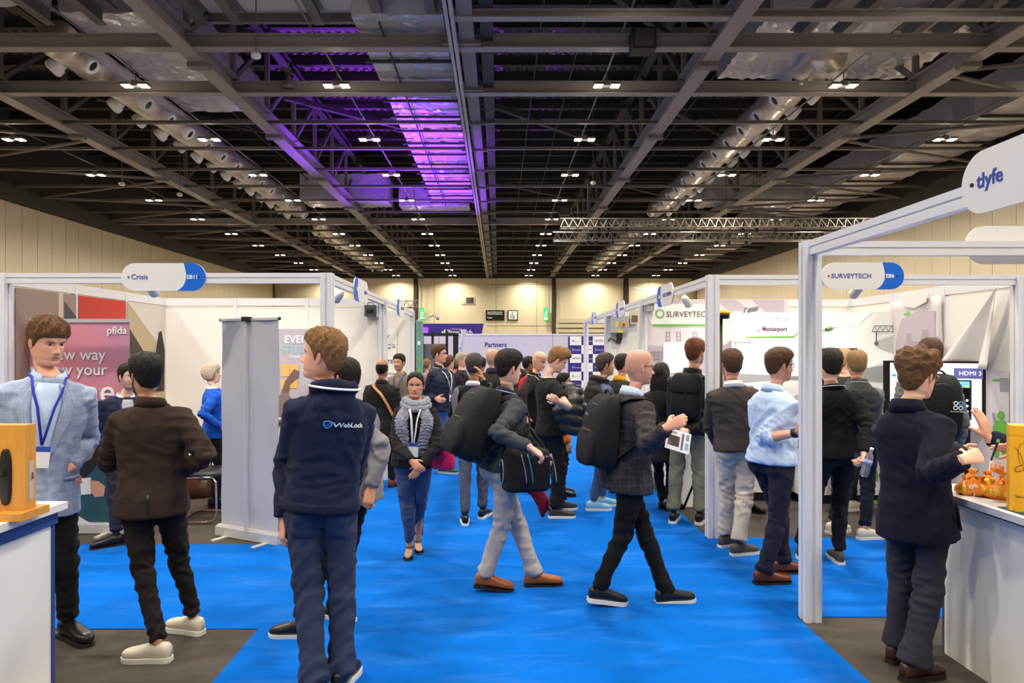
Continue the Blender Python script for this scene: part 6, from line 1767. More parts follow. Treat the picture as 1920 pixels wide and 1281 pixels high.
            if mf[0].all(): fl.append(tuple(rem[np.arange(n2c)].tolist()))
            hm_ = hair_mat(s['hair'][1], *HAIR[s['hair'][1]])
            mk('hair', hv2.reshape(-1, 3)[used], fl, hm_, o, base, True)
            s['hairmat'] = hm_
        S.update(rh=rh, fh=fw, uh=uh, hsz=hsz)
        # shoes
        sp_ = s['shoes']
        for k in 'LR':
            if sp_.get('style') == 'sandal': continue
            make_shoe(S['gp'][k], S['fy'][k], S['fpch'][k], sc, sp_.get('style', 'sneaker'), o, base, sp_['cols'])
        # glasses
        if s['glasses']:
            gm, gz = s['glasses']; q = M()
            L_ = lambda x_, y_, z_: S['hd'] + hsz * (x_ * rh + y_ * fw + z_ * uh)
            for sg in (-1, 1):
                a = np.linspace(0, 2 * math.pi, 17)
                q.tube([L_(sg * .033 + .023 * math.cos(t), .090 - .008 * abs(.033 + .023 * math.cos(t)) / .05, gz + .017 * math.sin(t)) for t in a], .0019, 6)
                q.tube([L_(sg * .056, .083, gz + .006), L_(sg * .076, .06, gz + .006), L_(sg * .081, -.005, gz + .004), L_(sg * .079, -.022, gz - .008)], .0022, 6)
            q.tube([L_(-.01, .091, gz + .004), L_(0, .094, gz + .007), L_(.01, .091, gz + .004)], .0019, 6)
            go = q.build('glasses', gm, o, base, True)
        # collars and lanyards
        if s['collar']:
            cm_, cr, chh = s['collar'][:3]
            a = np.linspace(0, 2 * math.pi, 25)
            gap = s['collar'][3] if len(s['collar']) > 3 else 25
            a = np.linspace(math.radians(90 + gap), math.radians(450 - gap), 26)
            rows = []
            for dz, dr in ((-.022, .014), (chh * .4, .006), (chh, .0), (chh * .95, .006), (chh * .3, .016), (-.026, .026)):
                rows.append([S['neck'] - S['fc'] * .012 + S['rc'] * (cr + dr) * sc * math.cos(t) + S['fc'] * (cr + dr) * sc * .98 * math.sin(t) + S['up'] * (dz - .022 * max(0, math.sin(t)) + .014 * max(0, -math.sin(t))) * sc for t in a])
            R6 = np.array(rows); n = R6.shape[1]
            idx = np.arange(6 * n).reshape(6, n); fs = []
            for i in range(6):
                for j in range(n - 1): fs.append((idx[i, j], idx[i, j + 1], idx[(i + 1) % 6, j + 1], idx[(i + 1) % 6, j]))
            fs.append(tuple(idx[:, 0])); fs.append(tuple(idx[::-1, -1]))
            mk('collar', R6.reshape(-1, 3), fs, cm_, o, base, True)
        if s['lany']:
            lm, full, drop = s['lany'][:3]
            a = np.linspace(math.radians(150 if full else 160), math.radians(390 if full else 380), 18)
            rr_ = (.088 if full else .079) * sc if not (len(s['lany']) > 3) else s['lany'][3]
            tb = lambda t: S['neck'] - S['fc'] * .012 + S['rc'] * rr_ * math.cos(t) + S['fc'] * rr_ * math.sin(t) + S['up'] * (.006 + .012 * max(0, -math.sin(t)) - .012 * max(0, math.sin(t))) * sc
            pts = [tb(t) for t in a]; q = M()
            v, f = tube(pts, .009, 8, flat=.35)
            if full:
                ez = full if not isinstance(full, bool) else .0
                b_end = S['neck'] + S['fc'] * (.155 * sc * s['bw'] + ez) - S['up'] * drop * .92
                mid = S['neck'] + S['fc'] * (.135 * sc * s['bw'] + ez) - S['up'] * .16
                for e, sg in ((pts[0], -1), (pts[-1], 1)):
                    q.add(*tube([e, e * .5 + (mid + S['rc'] * sg * .05) * .5 + S['fc'] * .035, mid + S['rc'] * sg * .04, b_end], .0075, 8, flat=.35))
            q.add(v, f); lo_ = q.build('lanyard', lm, o, base, True)
            if full:
                bc = b_end - S['up'] * .065 + S['fc'] * .006
                M().obox(bc, S['rc'] * .043, S['up'] * .06, S['fc'] * .002).build('badge', C_TXTW, o, base)
                M().obox(bc + S['up'] * .045 + S['fc'] * .001, S['rc'] * .043, S['up'] * .015, S['fc'] * .002).build('badge_header', mat('badge_blue', rgb(40, 80, 170)), o, base)
    for (s, g, bones, jts, seed, vox), (v, f) in zip(slots, res):
        f = np.asarray(f); v = smooth(v, f, g.get('sm', 3), .5)
        if g.get('puff'):
            S = s['S']; nv = vnormals(v, f); best = np.full(len(v), 9.); tt = np.zeros(len(v))
            for a, b_ in bones:
                d, t = dseg(v, a, b_); m = d < best; best[m] = d[m]; tt[m] = (t * np.linalg.norm(b_ - a))[m]
            v = v + nv * (g['puff'] * (np.abs(np.sin(tt * math.pi / g.get('pitch', .07))) ** .6 - .5))[:, None]
        v = folds(v, f, jts, bones, g.get('amp', .009) * 1.45 * s['fold'], seed)
        v = smooth(v, f, 1, .3)
        go = mk(g['name'], v, f.tolist(), g['m'], s['obj'], s['S']['base'], True)
        s.setdefault('garm', {})[g['name']] = (go, v, f)
# ================================================================ PEOPLE: WHO STANDS WHERE
F_ = fabric
BLK = dict(name='trousers', m=F_('black_trousers', 30, 28, 30))
def tr(m, **k): return dict(name=k.pop('name', 'trousers'), m=m, **k)
def jk(m, hem=-.24, **k): return dict(name=k.pop('name', 'jacket'), m=m, hem=hem, ease=k.pop('ease', .012), **k)
def jm(m, hem=-.03, **k): return dict(name=k.pop('name', 'jumper'), m=m, hem=hem, ease=k.pop('ease', .007), **k)
M_SOLEW = mat('white_sole', rgb(226, 224, 218), rough=.5); M_SOLEB = mat('dark_sole', rgb(36, 30, 28), rough=.6)
M_SHB = mat('black_shoe', rgb(26, 24, 25), rough=.3); M_SHBR = mat('dark_brown_shoe', rgb(62, 40, 32), rough=.35); M_SHT = mat('tan_shoe', rgb(160, 88, 38), rough=.3); M_SHMB = mat('chestnut_shoe', rgb(112, 56, 28), rough=.25)
M_SHC = mat('cream_shoe', rgb(214, 206, 188), rough=.7); M_SHG = mat('grey_shoe', rgb(84, 78, 76), rough=.7); M_LACE = mat('lace', rgb(50, 46, 44), rough=.8)
S_BLK = dict(cols=(M_SHB, M_SOLEB), style='dress', sock=(20, 20, 22)); S_SNK = dict(cols=(M_SHB, M_SOLEW, M_LACE), sock=(20, 20, 22)); S_CREAM = dict(cols=(M_SHC, M_SOLEW), style='slip')
S_TAN = dict(cols=(M_SHT, M_SOLEB, M_LACE), style='dress', sock=(20, 20, 24)); S_CHN = dict(cols=(M_SHMB, M_SOLEB, M_LACE), style='dress', sock=(20, 20, 24)); S_BRN = dict(cols=(M_SHBR, M_SOLEB, M_LACE), sock=(20, 20, 24))
S_GRY = dict(cols=(M_SHG, M_SOLEW, M_LACE), sock=(60, 58, 58))
M_LANW = F_('lanyard_white', 226, 228, 232, bump=0); M_LANB = F_('lanyard_blue', 50, 56, 160, bump=0)
M_SHIRTB = F_('shirt_pale_blue', 186, 206, 236); M_SHIRTW = F_('shirt_white', 226, 226, 228)
M_BLZ = F_('blazer_blue_grey', 146, 160, 188, check=(159, 173, 199), cscale=.06)
M_BRN = F_('suit_brown_black', 50, 39, 34); M_NAVYJ = F_('navy_wool', 34, 38, 60); M_HOOD = F_('hoodie_navy', 28, 33, 58); M_JEAN = F_('denim_dark', 50, 58, 82, bump=.4); M_JEANL = F_('denim_light', 122, 146, 180, bump=.4); M_JEANM = F_('denim_mid', 72, 90, 122, bump=.4)
M_GREYB = F_('blazer_grey', 128, 126, 128); M_BLACKW = F_('black_wool', 32, 30, 32); M_BLACK2 = F_('black_cotton', 18, 17, 19); M_CHARC = F_('charcoal_knit', 62, 66, 70); M_CHARC2 = F_('dark_grey_knit', 62, 57, 56)
M_LGREY = F_('trousers_light_grey', 172, 165, 163); M_STONE = F_('trousers_stone', 198, 186, 172); M_CHKD = F_('blazer_dark_check', 56, 51, 54, check=(72, 67, 71), cscale=.06)
M_OLIVE = F_('trousers_olive', 118, 118, 100); M_NAVT = F_('trousers_navy', 38, 37, 52); M_COATN = F_('coat_navy', 25, 24, 38, crease=.1); M_TRG = F_('trousers_charcoal', 48, 48, 56)

person('man in pale blue checked blazer with clasped hands behind the left counter', 3.95, (90, 641), (92, 706), (70, 900), chest=146, hyaw=116, hp=14, H=1.95, bw=.97, skin='pink', hair=('fringe', 'midbrown'), hlift=.022, hnoise=.9,
       top=jk(M_BLZ, -.30), legs=BLK, shoes=S_BLK, arms={'L': ((164, 826, 1), (132, 876, -1)), 'R': ((-6, 842, 1), (98, 884, -1))}, feet={'L': (128, 1198, 120), 'R': (50, 1206, 150)}, collar=(M_SHIRTB, .066, .034), lany=(M_LANB, .022, .40), hdir=(((-.7, -.2, -.45), (.3, -1, .4)), ((.8, -.2, -.25), (.1, -1, .5))))
person('bearded man in dark brown suit and cream slip-on shoes seen from behind', 4.0, (272, 704), (284, 757), (286, 926), chest=-18, hyaw=-52, H=1.75, skin='tan', hair=('short', 'black'), hlift=.024, beard=.95,
       top=jk(M_BRN, -.22, amp=.010), legs=tr(F_('slim_black_brown', 36, 30, 30), w=.92), shoes=S_CREAM, arms={'L': ((204, 868, 1), (240, 810, 1)), 'R': ((388, 856, -1), (350, 880, 1))}, feet={'L': (296, 1240, -88), 'R': (362, 1188, -70)}, collar=(M_BRN, .070, .03, 60))
person('man in navy blazer half hidden behind the bearded man in brown', 6.3, (242, 706), (236, 744), (232, 828), chest=140, hyaw=120, H=1.72, skin='fair', hair=('short', 'dark'), lod=1, beard=.3,
       top=jk(M_NAVYJ), legs=tr(M_NAVT), shoes=S_BLK, arms={'R': ((198, 818, 1), (222, 826, -1)), 'L': ((268, 800, 1), (250, 820, -1))}, feet={'R': (218, 1024, 230), 'L': (250, 1022, 150)}, collar=(M_SHIRTW, .066, .03), lany=(M_LANB, .02, .38))
person('woman with grey bob in bright blue blazer beside the grey banner', 7.6, (398, 700), (402, 728), (404, 806), chest=62, hyaw=70, H=1.66, fem=True, skin='fair', hair=('bob', 'silver'), lod=1,
       top=jk(F_('blazer_cobalt', 26, 84, 190), -.18), legs=BLK, shoes=S_BLK, arms={'R': ((378, 778, -1), (414, 800, 1))}, collar=(M_SHIRTW, .06, .02))
person('man in navy hoodie and jeans looking left in the foreground', 3.55, (604, 667), (624, 736), (602, 945), chest=-30, pelv=-14, hyaw=-84, hp=-6, H=1.87, bw=.93, skin='pink', hair=('short', 'sandy'), hlift=.024, hnoise=.8,
       top=jm(M_HOOD, -.04, name='hoodie', hood=1, ease=.016, amp=.012), legs=tr(M_JEAN, w=1.12, cuff=.068, amp=.012) if False else dict(name='jeans', m=M_JEAN, w=1.12, cuff=.066, end=-.01), shoes=S_SNK, arms={'L': ((540, 868, 1), (530, 985, -1)), 'R': ((664, 872, 1), (648, 945, 1))}, feet={'L': (588, 1312, -20), 'R': (640, 1292, 8)}, hands=('hold', 'relax'))
person('man in grey blazer mostly hidden behind the navy hoodie', 4.35, (646, 707), (664, 758), (664, 908), chest=-72, hyaw=-60, H=1.72, skin='warm', hair=('short', 'dark'), top=jk(M_GREYB, -.2, amp=.012), legs=tr(F_('black_jeans', 24, 23, 26), w=1.1), shoes=S_SNK,
       arms={'L': ((742, 850, -1), (694, 926, -1)), 'R': ((610, 850, 1), (600, 900, 1))}, feet={'L': (565, 1196, -85), 'R': (648, 1165, -60)}, hands=('hold', 'relax'))
person('balding man in black coat with tan shoulder strap seen from behind', 8.5, (717, 691), (717, 719), (714, 795), chest=14, hyaw=10, H=1.68, bw=1.14, skin='olive', hair=('bald_crown', 'black'), lod=1, top=jk(M_BLACKW, -.3), legs=BLK, shoes=S_CHN, feet={'L': (706, 916, 10), 'R': (736, 914, 30)}, collar=(M_BLACKW, .068, .04, 50))
person('dark-haired man in taupe shirt with blue lanyard by the left booths', 10.2, (748, 680), (751, 702), (752, 762), chest=196, hyaw=205, H=1.72, skin='warm', hair=('short', 'dark'), hlift=.024, beard=.35, lod=1, top=jm(F_('shirt_taupe', 128, 114, 100)), legs=BLK, shoes=S_BLK, collar=(F_('shirt_taupe', 128, 114, 100), .066, .03), lany=(M_LANB, .02, .4))
person('woman in black coat and chunky grey scarf facing the camera', 5.6, (779, 722), (780, 758), (775, 858), chest=176, hyaw=178, hp=4, H=1.60, fem=True, skin='warm', hair=('woman', 'black'), hlift=.009, hnoise=.3, top=jk(M_BLACKW, -.16, ease=.018), legs=dict(name='jeans', m=M_JEANM, w=.98, cuff=.05, end=.07), shoes=dict(style='sandal'),
       arms={'R': ((741, 832, -1), (770, 864, -1)), 'L': ((822, 832, -1), (790, 874, -1))}, feet={'R': (768, 1046, 182), 'L': (783, 1034, 165)}, hdir=(((-.5, -.3, -.6), (.2, -1, .3)), ((.6, -.3, -.45), (-.2, -1, .3))))
person('man with glasses in navy quilted gilet and light jeans facing right', 9.5, (824, 664), (826, 690), (826, 762), chest=125, hyaw=98, H=1.84, skin='pink', hair=('short', 'brown'), hlift=.02, lod=1, glasses=(C_BLACK, .002), top=jm(F_('navy_sleeves', 36, 38, 58), -.1), over=jk(F_('gilet_navy', 34, 40, 62, rough=.45), -.14, name='gilet', sleeves=0, ease=.024, puff=.010, pitch=.06, amp=.003), legs=dict(name='jeans', m=M_JEANL), shoes=dict(cols=(mat('green_shoe', rgb(40, 110, 60), rough=.6), M_SOLEW)),
       arms={'R': ((798, 742, 1), (818, 748, -1)), 'L': ((852, 738, 1), (834, 750, -1))}, feet={'R': (812, 880, 120), 'L': (832, 888, 110)}, collar=(M_BLACKW, .072, .05), lany=(M_LANW, .03, .36))
person('grey-haired man in navy jacket with grey scarf over one shoulder from behind', 7.1, (889, 687), (888, 721), (886, 812), chest=8, hyaw=14, H=1.70, bw=1.05, skin='olive', hair=('short', 'greydark'), hlift=.026, hnoise=.9, lod=1, top=jk(F_('jacket_ink', 26, 28, 40), -.2), legs=tr(F_('jeans_slate', 70, 78, 96)), shoes=S_SNK,
       arms={'R': ((924, 762, -1), (906, 712, -1)), 'L': ((850, 776, 1), (856, 812, 1))}, feet={'L': (872, 984, -5), 'R': (905, 972, 20)}, collar=(M_SHIRTW, .068, .03, 60), lany=(M_LANW, False, .3))
person('bald man in dark quilted jacket seen from behind in the far aisle', 8.8, (924, 671), (924, 699), (922, 776), chest=14, hyaw=32, H=1.79, bw=1.06, skin='pink', hair=('stubble', 'grey'), lod=1, top=jk(F_('quilt_brown_black', 50, 46, 46, check=(38, 35, 35), cscale=.05), -.2, puff=.004, pitch=.05), legs=BLK, shoes=S_BLK, collar=(F_('purple_collar', 48, 36, 58), .07, .05, 30))
person('young man in charcoal jumper walking right with backpack and cool bag', 5.0, (955, 690, -.02), (952, 737), (940, 874), chest=62, hyaw=58, hp=6, H=1.76, skin='fair', hair=('short', 'dark'), hlift=.024, hnoise=.6, top=jm(M_CHARC, -.04, amp=.011), legs=tr(M_LGREY, w=1.02, cuff=.062, end=.0), shoes=S_TAN,
       arms={'R': ((930, 812, -1), (992, 838, -1)), 'L': ((985, 812, 1), (1010, 850, 1))}, feet={'R': (908, 1110, 88, 8), 'L': (1002, 1100, 84)}, collar=(F_('collar_navy', 36, 42, 70), .066, .034, 30), lany=(M_LANW, False, .3), hands=('hold', 'hold'), hdir=((None, None), ((.75, .1, -.5), (.1, -.3, .9))))
person('older bald man in black jacket with glasses on his forehead', 8.6, (1012, 677), (1004, 705), (1000, 780), chest=118, hyaw=128, hp=18, H=1.75, skin='pink', hair=('stubble', 'silver'), lod=1, top=jk(F_('black_fleece', 30, 28, 29), -.16), legs=BLK, shoes=S_BLK, glasses=(mat('tortoise', rgb(90, 50, 30), rough=.3), .05), arms={'R': ((978, 742, -1), (984, 780, -1))}, collar=(F_('black_fleece', 30, 28, 29), .07, .05), lany=(M_LANW, .02, .42))
person('person in red jacket and grey cap in the far aisle', 10.5, (992, 683), (992, 706), (992, 764), chest=60, hyaw=70, H=1.70, skin='brown', hair=('short', 'black'), lod=2, top=jk(F_('jacket_red', 178, 30, 36)), legs=BLK, shoes=S_BLK)
person('young man in black T-shirt looking down with a puffer coat over his arm', 7.1, (1046, 676, 0), (1029, 709), (1034, 806), chest=80, hyaw=84, hp=28, H=1.78, skin='fair', hair=('short', 'sandy'), hlift=.026, hside=1.0, lod=1, top=jm(F_('tee_black', 30, 28, 28), -.1, name='t_shirt', send=.5, ease=.014), legs=tr(F_('cargo_black', 26, 25, 27), w=1.25, cuff=.06), shoes=dict(cols=(mat('dark_trainer', rgb(50, 50, 54), rough=.6), M_SOLEW, mat('orange_lace', rgb(220, 90, 40))), sock=(20, 20, 22)),
       arms={'R': ((1066, 764, -1), (1046, 752, -1)), 'L': ((1062, 756, 1), (1080, 772, 1))}, feet={'R': (1042, 972, 86), 'L': (1050, 958, 70)}, lany=(M_LANW, False, .3), hands=('hold', 'hold'))
person('man in dark padded hooded gilet and blue shirt facing right', 7.5, (1136, 684), (1126, 716), (1122, 800), chest=72, hyaw=80, H=1.77, skin='tan', hair=('short', 'greydark'), hlift=.018, lod=1, beard=.25, top=jm(F_('sleeve_slate_blue', 84, 94, 128), -.06), over=jk(F_('gilet_black', 40, 36, 36, rough=.5), -.1, name='gilet', sleeves=0, ease=.03, hood=1, puff=.012, pitch=.075, amp=.003), legs=dict(name='jeans', m=M_JEANM), shoes=dict(cols=(mat('sky_shoe', rgb(130, 190, 220), rough=.6), M_SOLEW)),
       arms={'R': ((1110, 790, -1), (1142, 812, -1))}, feet={'R': (1112, 958, 86), 'L': (1128, 950, 80)})
person('dark-haired man with mustard collar between two men in the right crowd', 8.3, (1168, 683), (1164, 712), (1162, 788), chest=50, hyaw=62, H=1.76, skin='warm', hair=('short', 'dark'), lod=2, top=jk(F_('jacket_soot', 44, 44, 46)), legs=BLK, shoes=S_BLK, collar=(F_('collar_mustard', 212, 150, 40), .07, .04))
person('bald man with glasses in dark checked blazer striding right with leaflets', 4.7, (1200, 688), (1188, 738), (1176, 888), chest=72, hyaw=80, hp=6, H=1.76, skin='pink', hair=('stubble', 'grey'), beard=.22, glasses=(C_BLACK, .004), top=jk(M_CHKD, -.20, amp=.010), legs=tr(F_('black_jeans', 24, 23, 26), w=.98, cuff=.056, end=.0), shoes=dict(cols=(M_SHB, M_SOLEW, M_LACE), sock=(20, 20, 22)),
       arms={'R': ((1214, 836, -1), (1250, 802, -1)), 'L': ((1235, 830, 1), (1264, 808, -1))}, feet={'R': (1122, 1138, 80, 9), 'L': (1250, 1130, 86, -4)}, collar=(M_SHIRTB, .068, .04, 30), lany=(M_LANW, False, .3), hands=('hold', 'hold'), hdir=((None, None), ((.7, -.1, .35), (.3, -.9, .4))))
person('woman with long dark hair in black coat seen from behind', 7.3, (1240, 700), (1240, 730), (1240, 812), chest=22, hyaw=30, H=1.65, fem=True, skin='tan', hair=('long', 'dark'), lod=1, top=jk(M_BLACKW, -.62, ease=.03, flare=.03, name='coat'), legs=BLK, shoes=S_BLK, feet={'L': (1240, 955, 20), 'R': (1255, 958, 60)})
person('brown-haired man in black jacket with black backpack and olive trousers', 6.9, (1304, 661), (1298, 699), (1290, 802), chest=26, hyaw=46, H=1.86, skin='pink', hair=('short', 'auburn'), hlift=.024, beard=.6, lod=1, top=jk(F_('jacket_black_nylon', 28, 29, 33, rough=.5), -.1, standcol=.072), legs=tr(M_OLIVE, w=1.1, cuff=.062), shoes=S_SNK,
       arms={'R': ((1326, 786, -1), (1290, 808, -1)), 'L': ((1262, 780, 1), (1285, 806, 1))}, feet={'L': (1262, 980, 22), 'R': (1312, 982, 30)})
person('man in dark grey jumper and stone trousers seen from behind', 5.9, (1372, 683), (1374, 722), (1380, 838), chest=8, hyaw=6, H=1.76, skin='pink', hair=('short', 'brown'), hlift=.022, top=jm(M_CHARC2, -.05, amp=.010), legs=tr(M_STONE, w=1.15, cuff=.062), shoes=S_GRY,
       arms={'L': ((1330, 800, 1), (1352, 846, 1)), 'R': ((1412, 798, 1), (1402, 832, 1))}, feet={'L': (1360, 1026, 60), 'R': (1385, 1042, 70)}, collar=(M_SHIRTW, .066, .034, 60), lany=(M_LANW, False, .3))
person('man in pale blue shirt and navy trousers beside the near white post', 5.15, (1463, 685), (1452, 731), (1448, 864), chest=66, hyaw=82, hp=4, H=1.77, skin='pink', hair=('short', 'brown'), hlift=.022, glasses=(C_BLACK, .003), beard=.2, top=jm(M_SHIRTB, -.02, name='shirt', ease=.014, amp=.012, send=.75), legs=tr(M_NAVT, w=1.05, cuff=.062, end=.0), shoes=S_CHN,
       arms={'R': ((1432, 822, -1), (1492, 812, -1)), 'L': ((1470, 815, 1), (1500, 812, 1))}, feet={'R': (1432, 1096, 84), 'L': (1468, 1076, 84)}, collar=(M_SHIRTB, .068, .04, 30), lany=(M_LANW, False, .3), hands=('hold', 'hold'))
person('exhibitor in black jacket facing out behind the dark grey jumper', 7.6, (1366, 688), (1368, 718), (1368, 796), chest=176, hyaw=190, H=1.72, skin='brown', hair=('short', 'black'), lod=2, top=jk(F_('jacket_black_gloss', 26, 24, 26, rough=.4)), legs=BLK, shoes=S_BLK, arms={'L': ((1406, 756, -1), (1412, 738, -1)), 'R': ((1340, 765, -1), (1356, 760, -1))}, feet={'L': (1405, 958, 150), 'R': (1365, 955, 190)}, hands=('hold', 'hold'))
person('man in black jumper holding a water bottle seen from behind', 5.5, (1556, 685), (1560, 726), (1566, 850), chest=6, hyaw=4, H=1.77, bw=1.04, skin='fair', hair=('short', 'dark'), hlift=.024, top=jm(M_BLACK2, -.05), legs=tr(F_('black_chinos', 28, 27, 30), w=1.0), shoes=dict(cols=(mat('olive_trainer', rgb(74, 74, 62), rough=.7), M_SOLEW), sock=(30, 30, 30)),
       arms={'R': ((1630, 800, -1), (1620, 850, -1)), 'L': ((1500, 800, 1), (1508, 850, 1))}, feet={'R': (1572, 1056, 10), 'L': (1502, 1046, 30)}, lany=(M_LANW, False, .3), collar=(M_BLACK2, .068, .02, 80), hands=('relax', 'grip'))
person('blond man in grey top and dark gilet seen from behind at the stand', 6.35, (1606, 683), (1608, 719), (1606, 826), chest=14, hyaw=16, H=1.76, skin='pink', hair=('short', 'light'), hlift=.020, lod=1, top=jm(F_('grey_marl', 112, 112, 114), -.05), over=jk(F_('gilet_charcoal', 58, 58, 62, rough=.6), -.04, name='gilet', sleeves=0, ease=.02, puff=.006, standcol=.07), legs=tr(M_NAVT), shoes=S_CREAM,
       arms={'R': ((1640, 790, 1), (1642, 830, 1)), 'L': ((1572, 790, 1), (1580, 830, 1))}, feet={'R': (1622, 1012, 78), 'L': (1562, 1000, 70)}, lany=(M_LANW, False, .3))
person('fair man with beard between the two men at the stand', 7.5, (1584, 676), (1584, 706), (1582, 790), chest=60, hyaw=70, H=1.79, skin='pink', hair=('short', 'light'), beard=.5, lod=2, top=jk(F_('jacket_soot', 44, 44, 46)), legs=BLK, shoes=S_CREAM)
person('man in grey top with black logo backpack in front of the monitor', 5.75, (1744, 664), (1742, 704), (1738, 832), chest=12, hyaw=14, H=1.85, bw=1.08, skin='pink', hair=('short', 'brown'), lod=1, top=jm(F_('grey_marl', 112, 112, 114), -.05), legs=tr(M_NAVT), shoes=S_SNK, arms={'R': ((1802, 796, 1), (1790, 850, 1)), 'L': ((1684, 796, 1), (1696, 850, 1))})
person('curly-haired man in navy wool coat writing at the right counter', 3.72, (1722, 703), (1704, 764), (1718, 950), chest=58, pelv=50, hyaw=66, hp=12, H=1.75, bw=.9, hs=1.05, skin='fair', hair=('curly', 'midbrown'), hlift=.036, hnoise=.75, glasses=(mat('clear_frame', rgb(196, 190, 182), rough=.2), .0), top=jk(M_COATN, -.30, ease=.018, amp=.008, flare=.006, name='coat'), legs=tr(M_TRG, w=1.22, cuff=.075, end=.0), shoes=S_BRN,
       arms={'R': ((1742, 892, -1), (1806, 862, -1)), 'L': ((1770, 850, 1), (1800, 850, 1))}, feet={'R': (1712, 1276, 72), 'L': (1682, 1240, 60)}, collar=(M_COATN, .072, .045, 35), hands=('hold', 'hold'), hdir=((None, None), ((.85, .2, .15), (.2, -.8, .5))))
person('exhibitor in dark jacket gesturing behind the right counter', 3.45, (2075, 640), (2070, 715), (2065, 930), chest=250, hyaw=262, H=1.80, skin='fair', hair=('short', 'brown'), lod=1, top=jk(F_('navy_sleeves', 36, 38, 58)), legs=BLK, shoes=S_BLK, arms={'R': ((1946, 878, 1), (1854, 822, -1)), 'L': ((2030, 880, -1), (1922, 848, -1))}, hands=('open', 'open'), hdir=(((-.8, 0, .25), (.1, .5, .7)), ((-.25, .1, .95), (.35, -.9, .1))))
# the far crowd
person('man in black padded jacket behind the navy gilet in the far aisle', 11.2, (842, 680), (844, 700), (844, 760), chest=20, hyaw=40, H=1.72, skin='fair', hair=('short', 'brown'), lod=2, top=jk(M_BLACKW, puff=.01), legs=BLK, shoes=S_BLK)
person('light grey-haired man facing right far down the aisle', 12.0, (866, 675), (866, 694), (866, 750), chest=95, hyaw=95, H=1.80, skin='pink', hair=('short', 'silver'), lod=2, top=jk(M_BLACKW), legs=BLK, shoes=S_BLK)
person('person with brown hair and pink top far down the aisle', 12.5, (852, 684), (852, 702), (852, 756), chest=20, hyaw=10, H=1.66, fem=True, skin='fair', hair=('bob', 'brown'), lod=2, top=jm(F_('pink_top', 220, 180, 176)), legs=BLK, shoes=S_BLK)
person('dark-haired person facing away behind the bald quilted man', 13.5, (904, 682), (904, 699), (904, 748), chest=0, hyaw=5, H=1.70, skin='olive', hair=('short', 'black'), lod=2, top=jk(M_BLACKW), legs=BLK, shoes=S_BLK)
person('person with raised orange sleeve beside the young man in black', 8.2, (1058, 716), (1056, 742), (1050, 812), chest=90, hyaw=100, H=1.55, fem=True, skin='tan', hair=('woman', 'black'), lod=2, top=jk(F_('orange_coat', 206, 110, 48)), legs=BLK, shoes=S_BLK)
person('person in dark grey coat walking far down the centre of the aisle', 15.5, (972, 676), (972, 691), (972, 734), chest=0, hyaw=0, H=1.76, skin='fair', hair=('short', 'dark'), lod=2, top=jk(F_('jacket_soot', 44, 44, 46)), legs=BLK, shoes=S_BLK)
person('person in navy coat standing before the partners wall', 17.0, (938, 678), (938, 692), (938, 732), chest=170, hyaw=180, H=1.72, skin='fair', hair=('short', 'brown'), lod=2, top=jk(M_NAVYJ), legs=BLK, shoes=S_BLK)
person('person in beige coat beside the black frame stand', 14.2, (800, 684), (800, 700), (800, 748), chest=40, hyaw=60, H=1.66, fem=True, skin='fair', hair=('bob', 'sandy'), lod=2, top=jk(F_('coat_beige', 150, 130, 110)), legs=BLK, shoes=S_BLK)
build_people()
PP = {s['label']: s for s in PEOPLE}
def who(k):
    for l, s in PP.items():
        if k in l: return s
    raise KeyError(k)
# ================================================================ THINGS WORN AND CARRIED
from mathutils.bvhtree import BVHTree
def bvh(s, names):
    vs, fs, n = [], [], 0
    for nm in names:
        o, v, f = s['garm'][nm]; vs += v.tolist(); fs += (np.asarray(f) + n).tolist(); n += len(v)
    return BVHTree.FromPolygons(vs, fs)
def cast(tree, o, d, off, far=.5):
    d = unit(d); h = tree.ray_cast(Vector(o), Vector(d), far)
    return np.array(h[0]) - d * off if h[0] is not None else None
def trunk(s, tree, t, ang, off, ease=.03):
    a = s['surf'](t, ang, .16); S = s['S']; c = s['surf'](t, ang, -.06)
    p = cast(tree, a, c - a, off, .3)
    return p if p is not None else s['surf'](t, ang, ease + off)
def sheet(name, grid, m, par, base, t=.003, up=None):
    """thin cloth from a grid of points (rows x cols) with real thickness"""
    g = np.array(grid); R_, C_ = g.shape[:2]; v = g.reshape(-1, 3)
    f = np.array([(i * C_ + j, i * C_ + j + 1, (i + 1) * C_ + j + 1, (i + 1) * C_ + j) for i in range(R_ - 1) for j in range(C_ - 1)])
    nv = vnormals(v, f); v2 = np.vstack([v, v - nv * t]); n = len(v); ff = f.tolist() + (f[:, ::-1] + n).tolist()
    edge = [i for i in range(C_)] + [(i + 1) * C_ - 1 for i in range(1, R_)] + [(R_ - 1) * C_ + j for j in range(C_ - 2, -1, -1)] + [i * C_ for i in range(R_ - 2, 0, -1)]
    for a, b_ in zip(edge, edge[1:] + edge[:1]): ff.append((b_, a, a + n, b_ + n))
    return mk(name, v2, ff, m, par, base, True)
def band(s, tree, name, ts, a0, a1, m, off, n=6, t=.003):
    g = [[trunk(s, tree, tt, a0[i] + (a1[i] - a0[i]) * j / (n - 1), off) for j in range(n)] for i, tt in enumerate(ts)]
    return sheet(name, g, m, s['obj'], s['S']['base'], t)
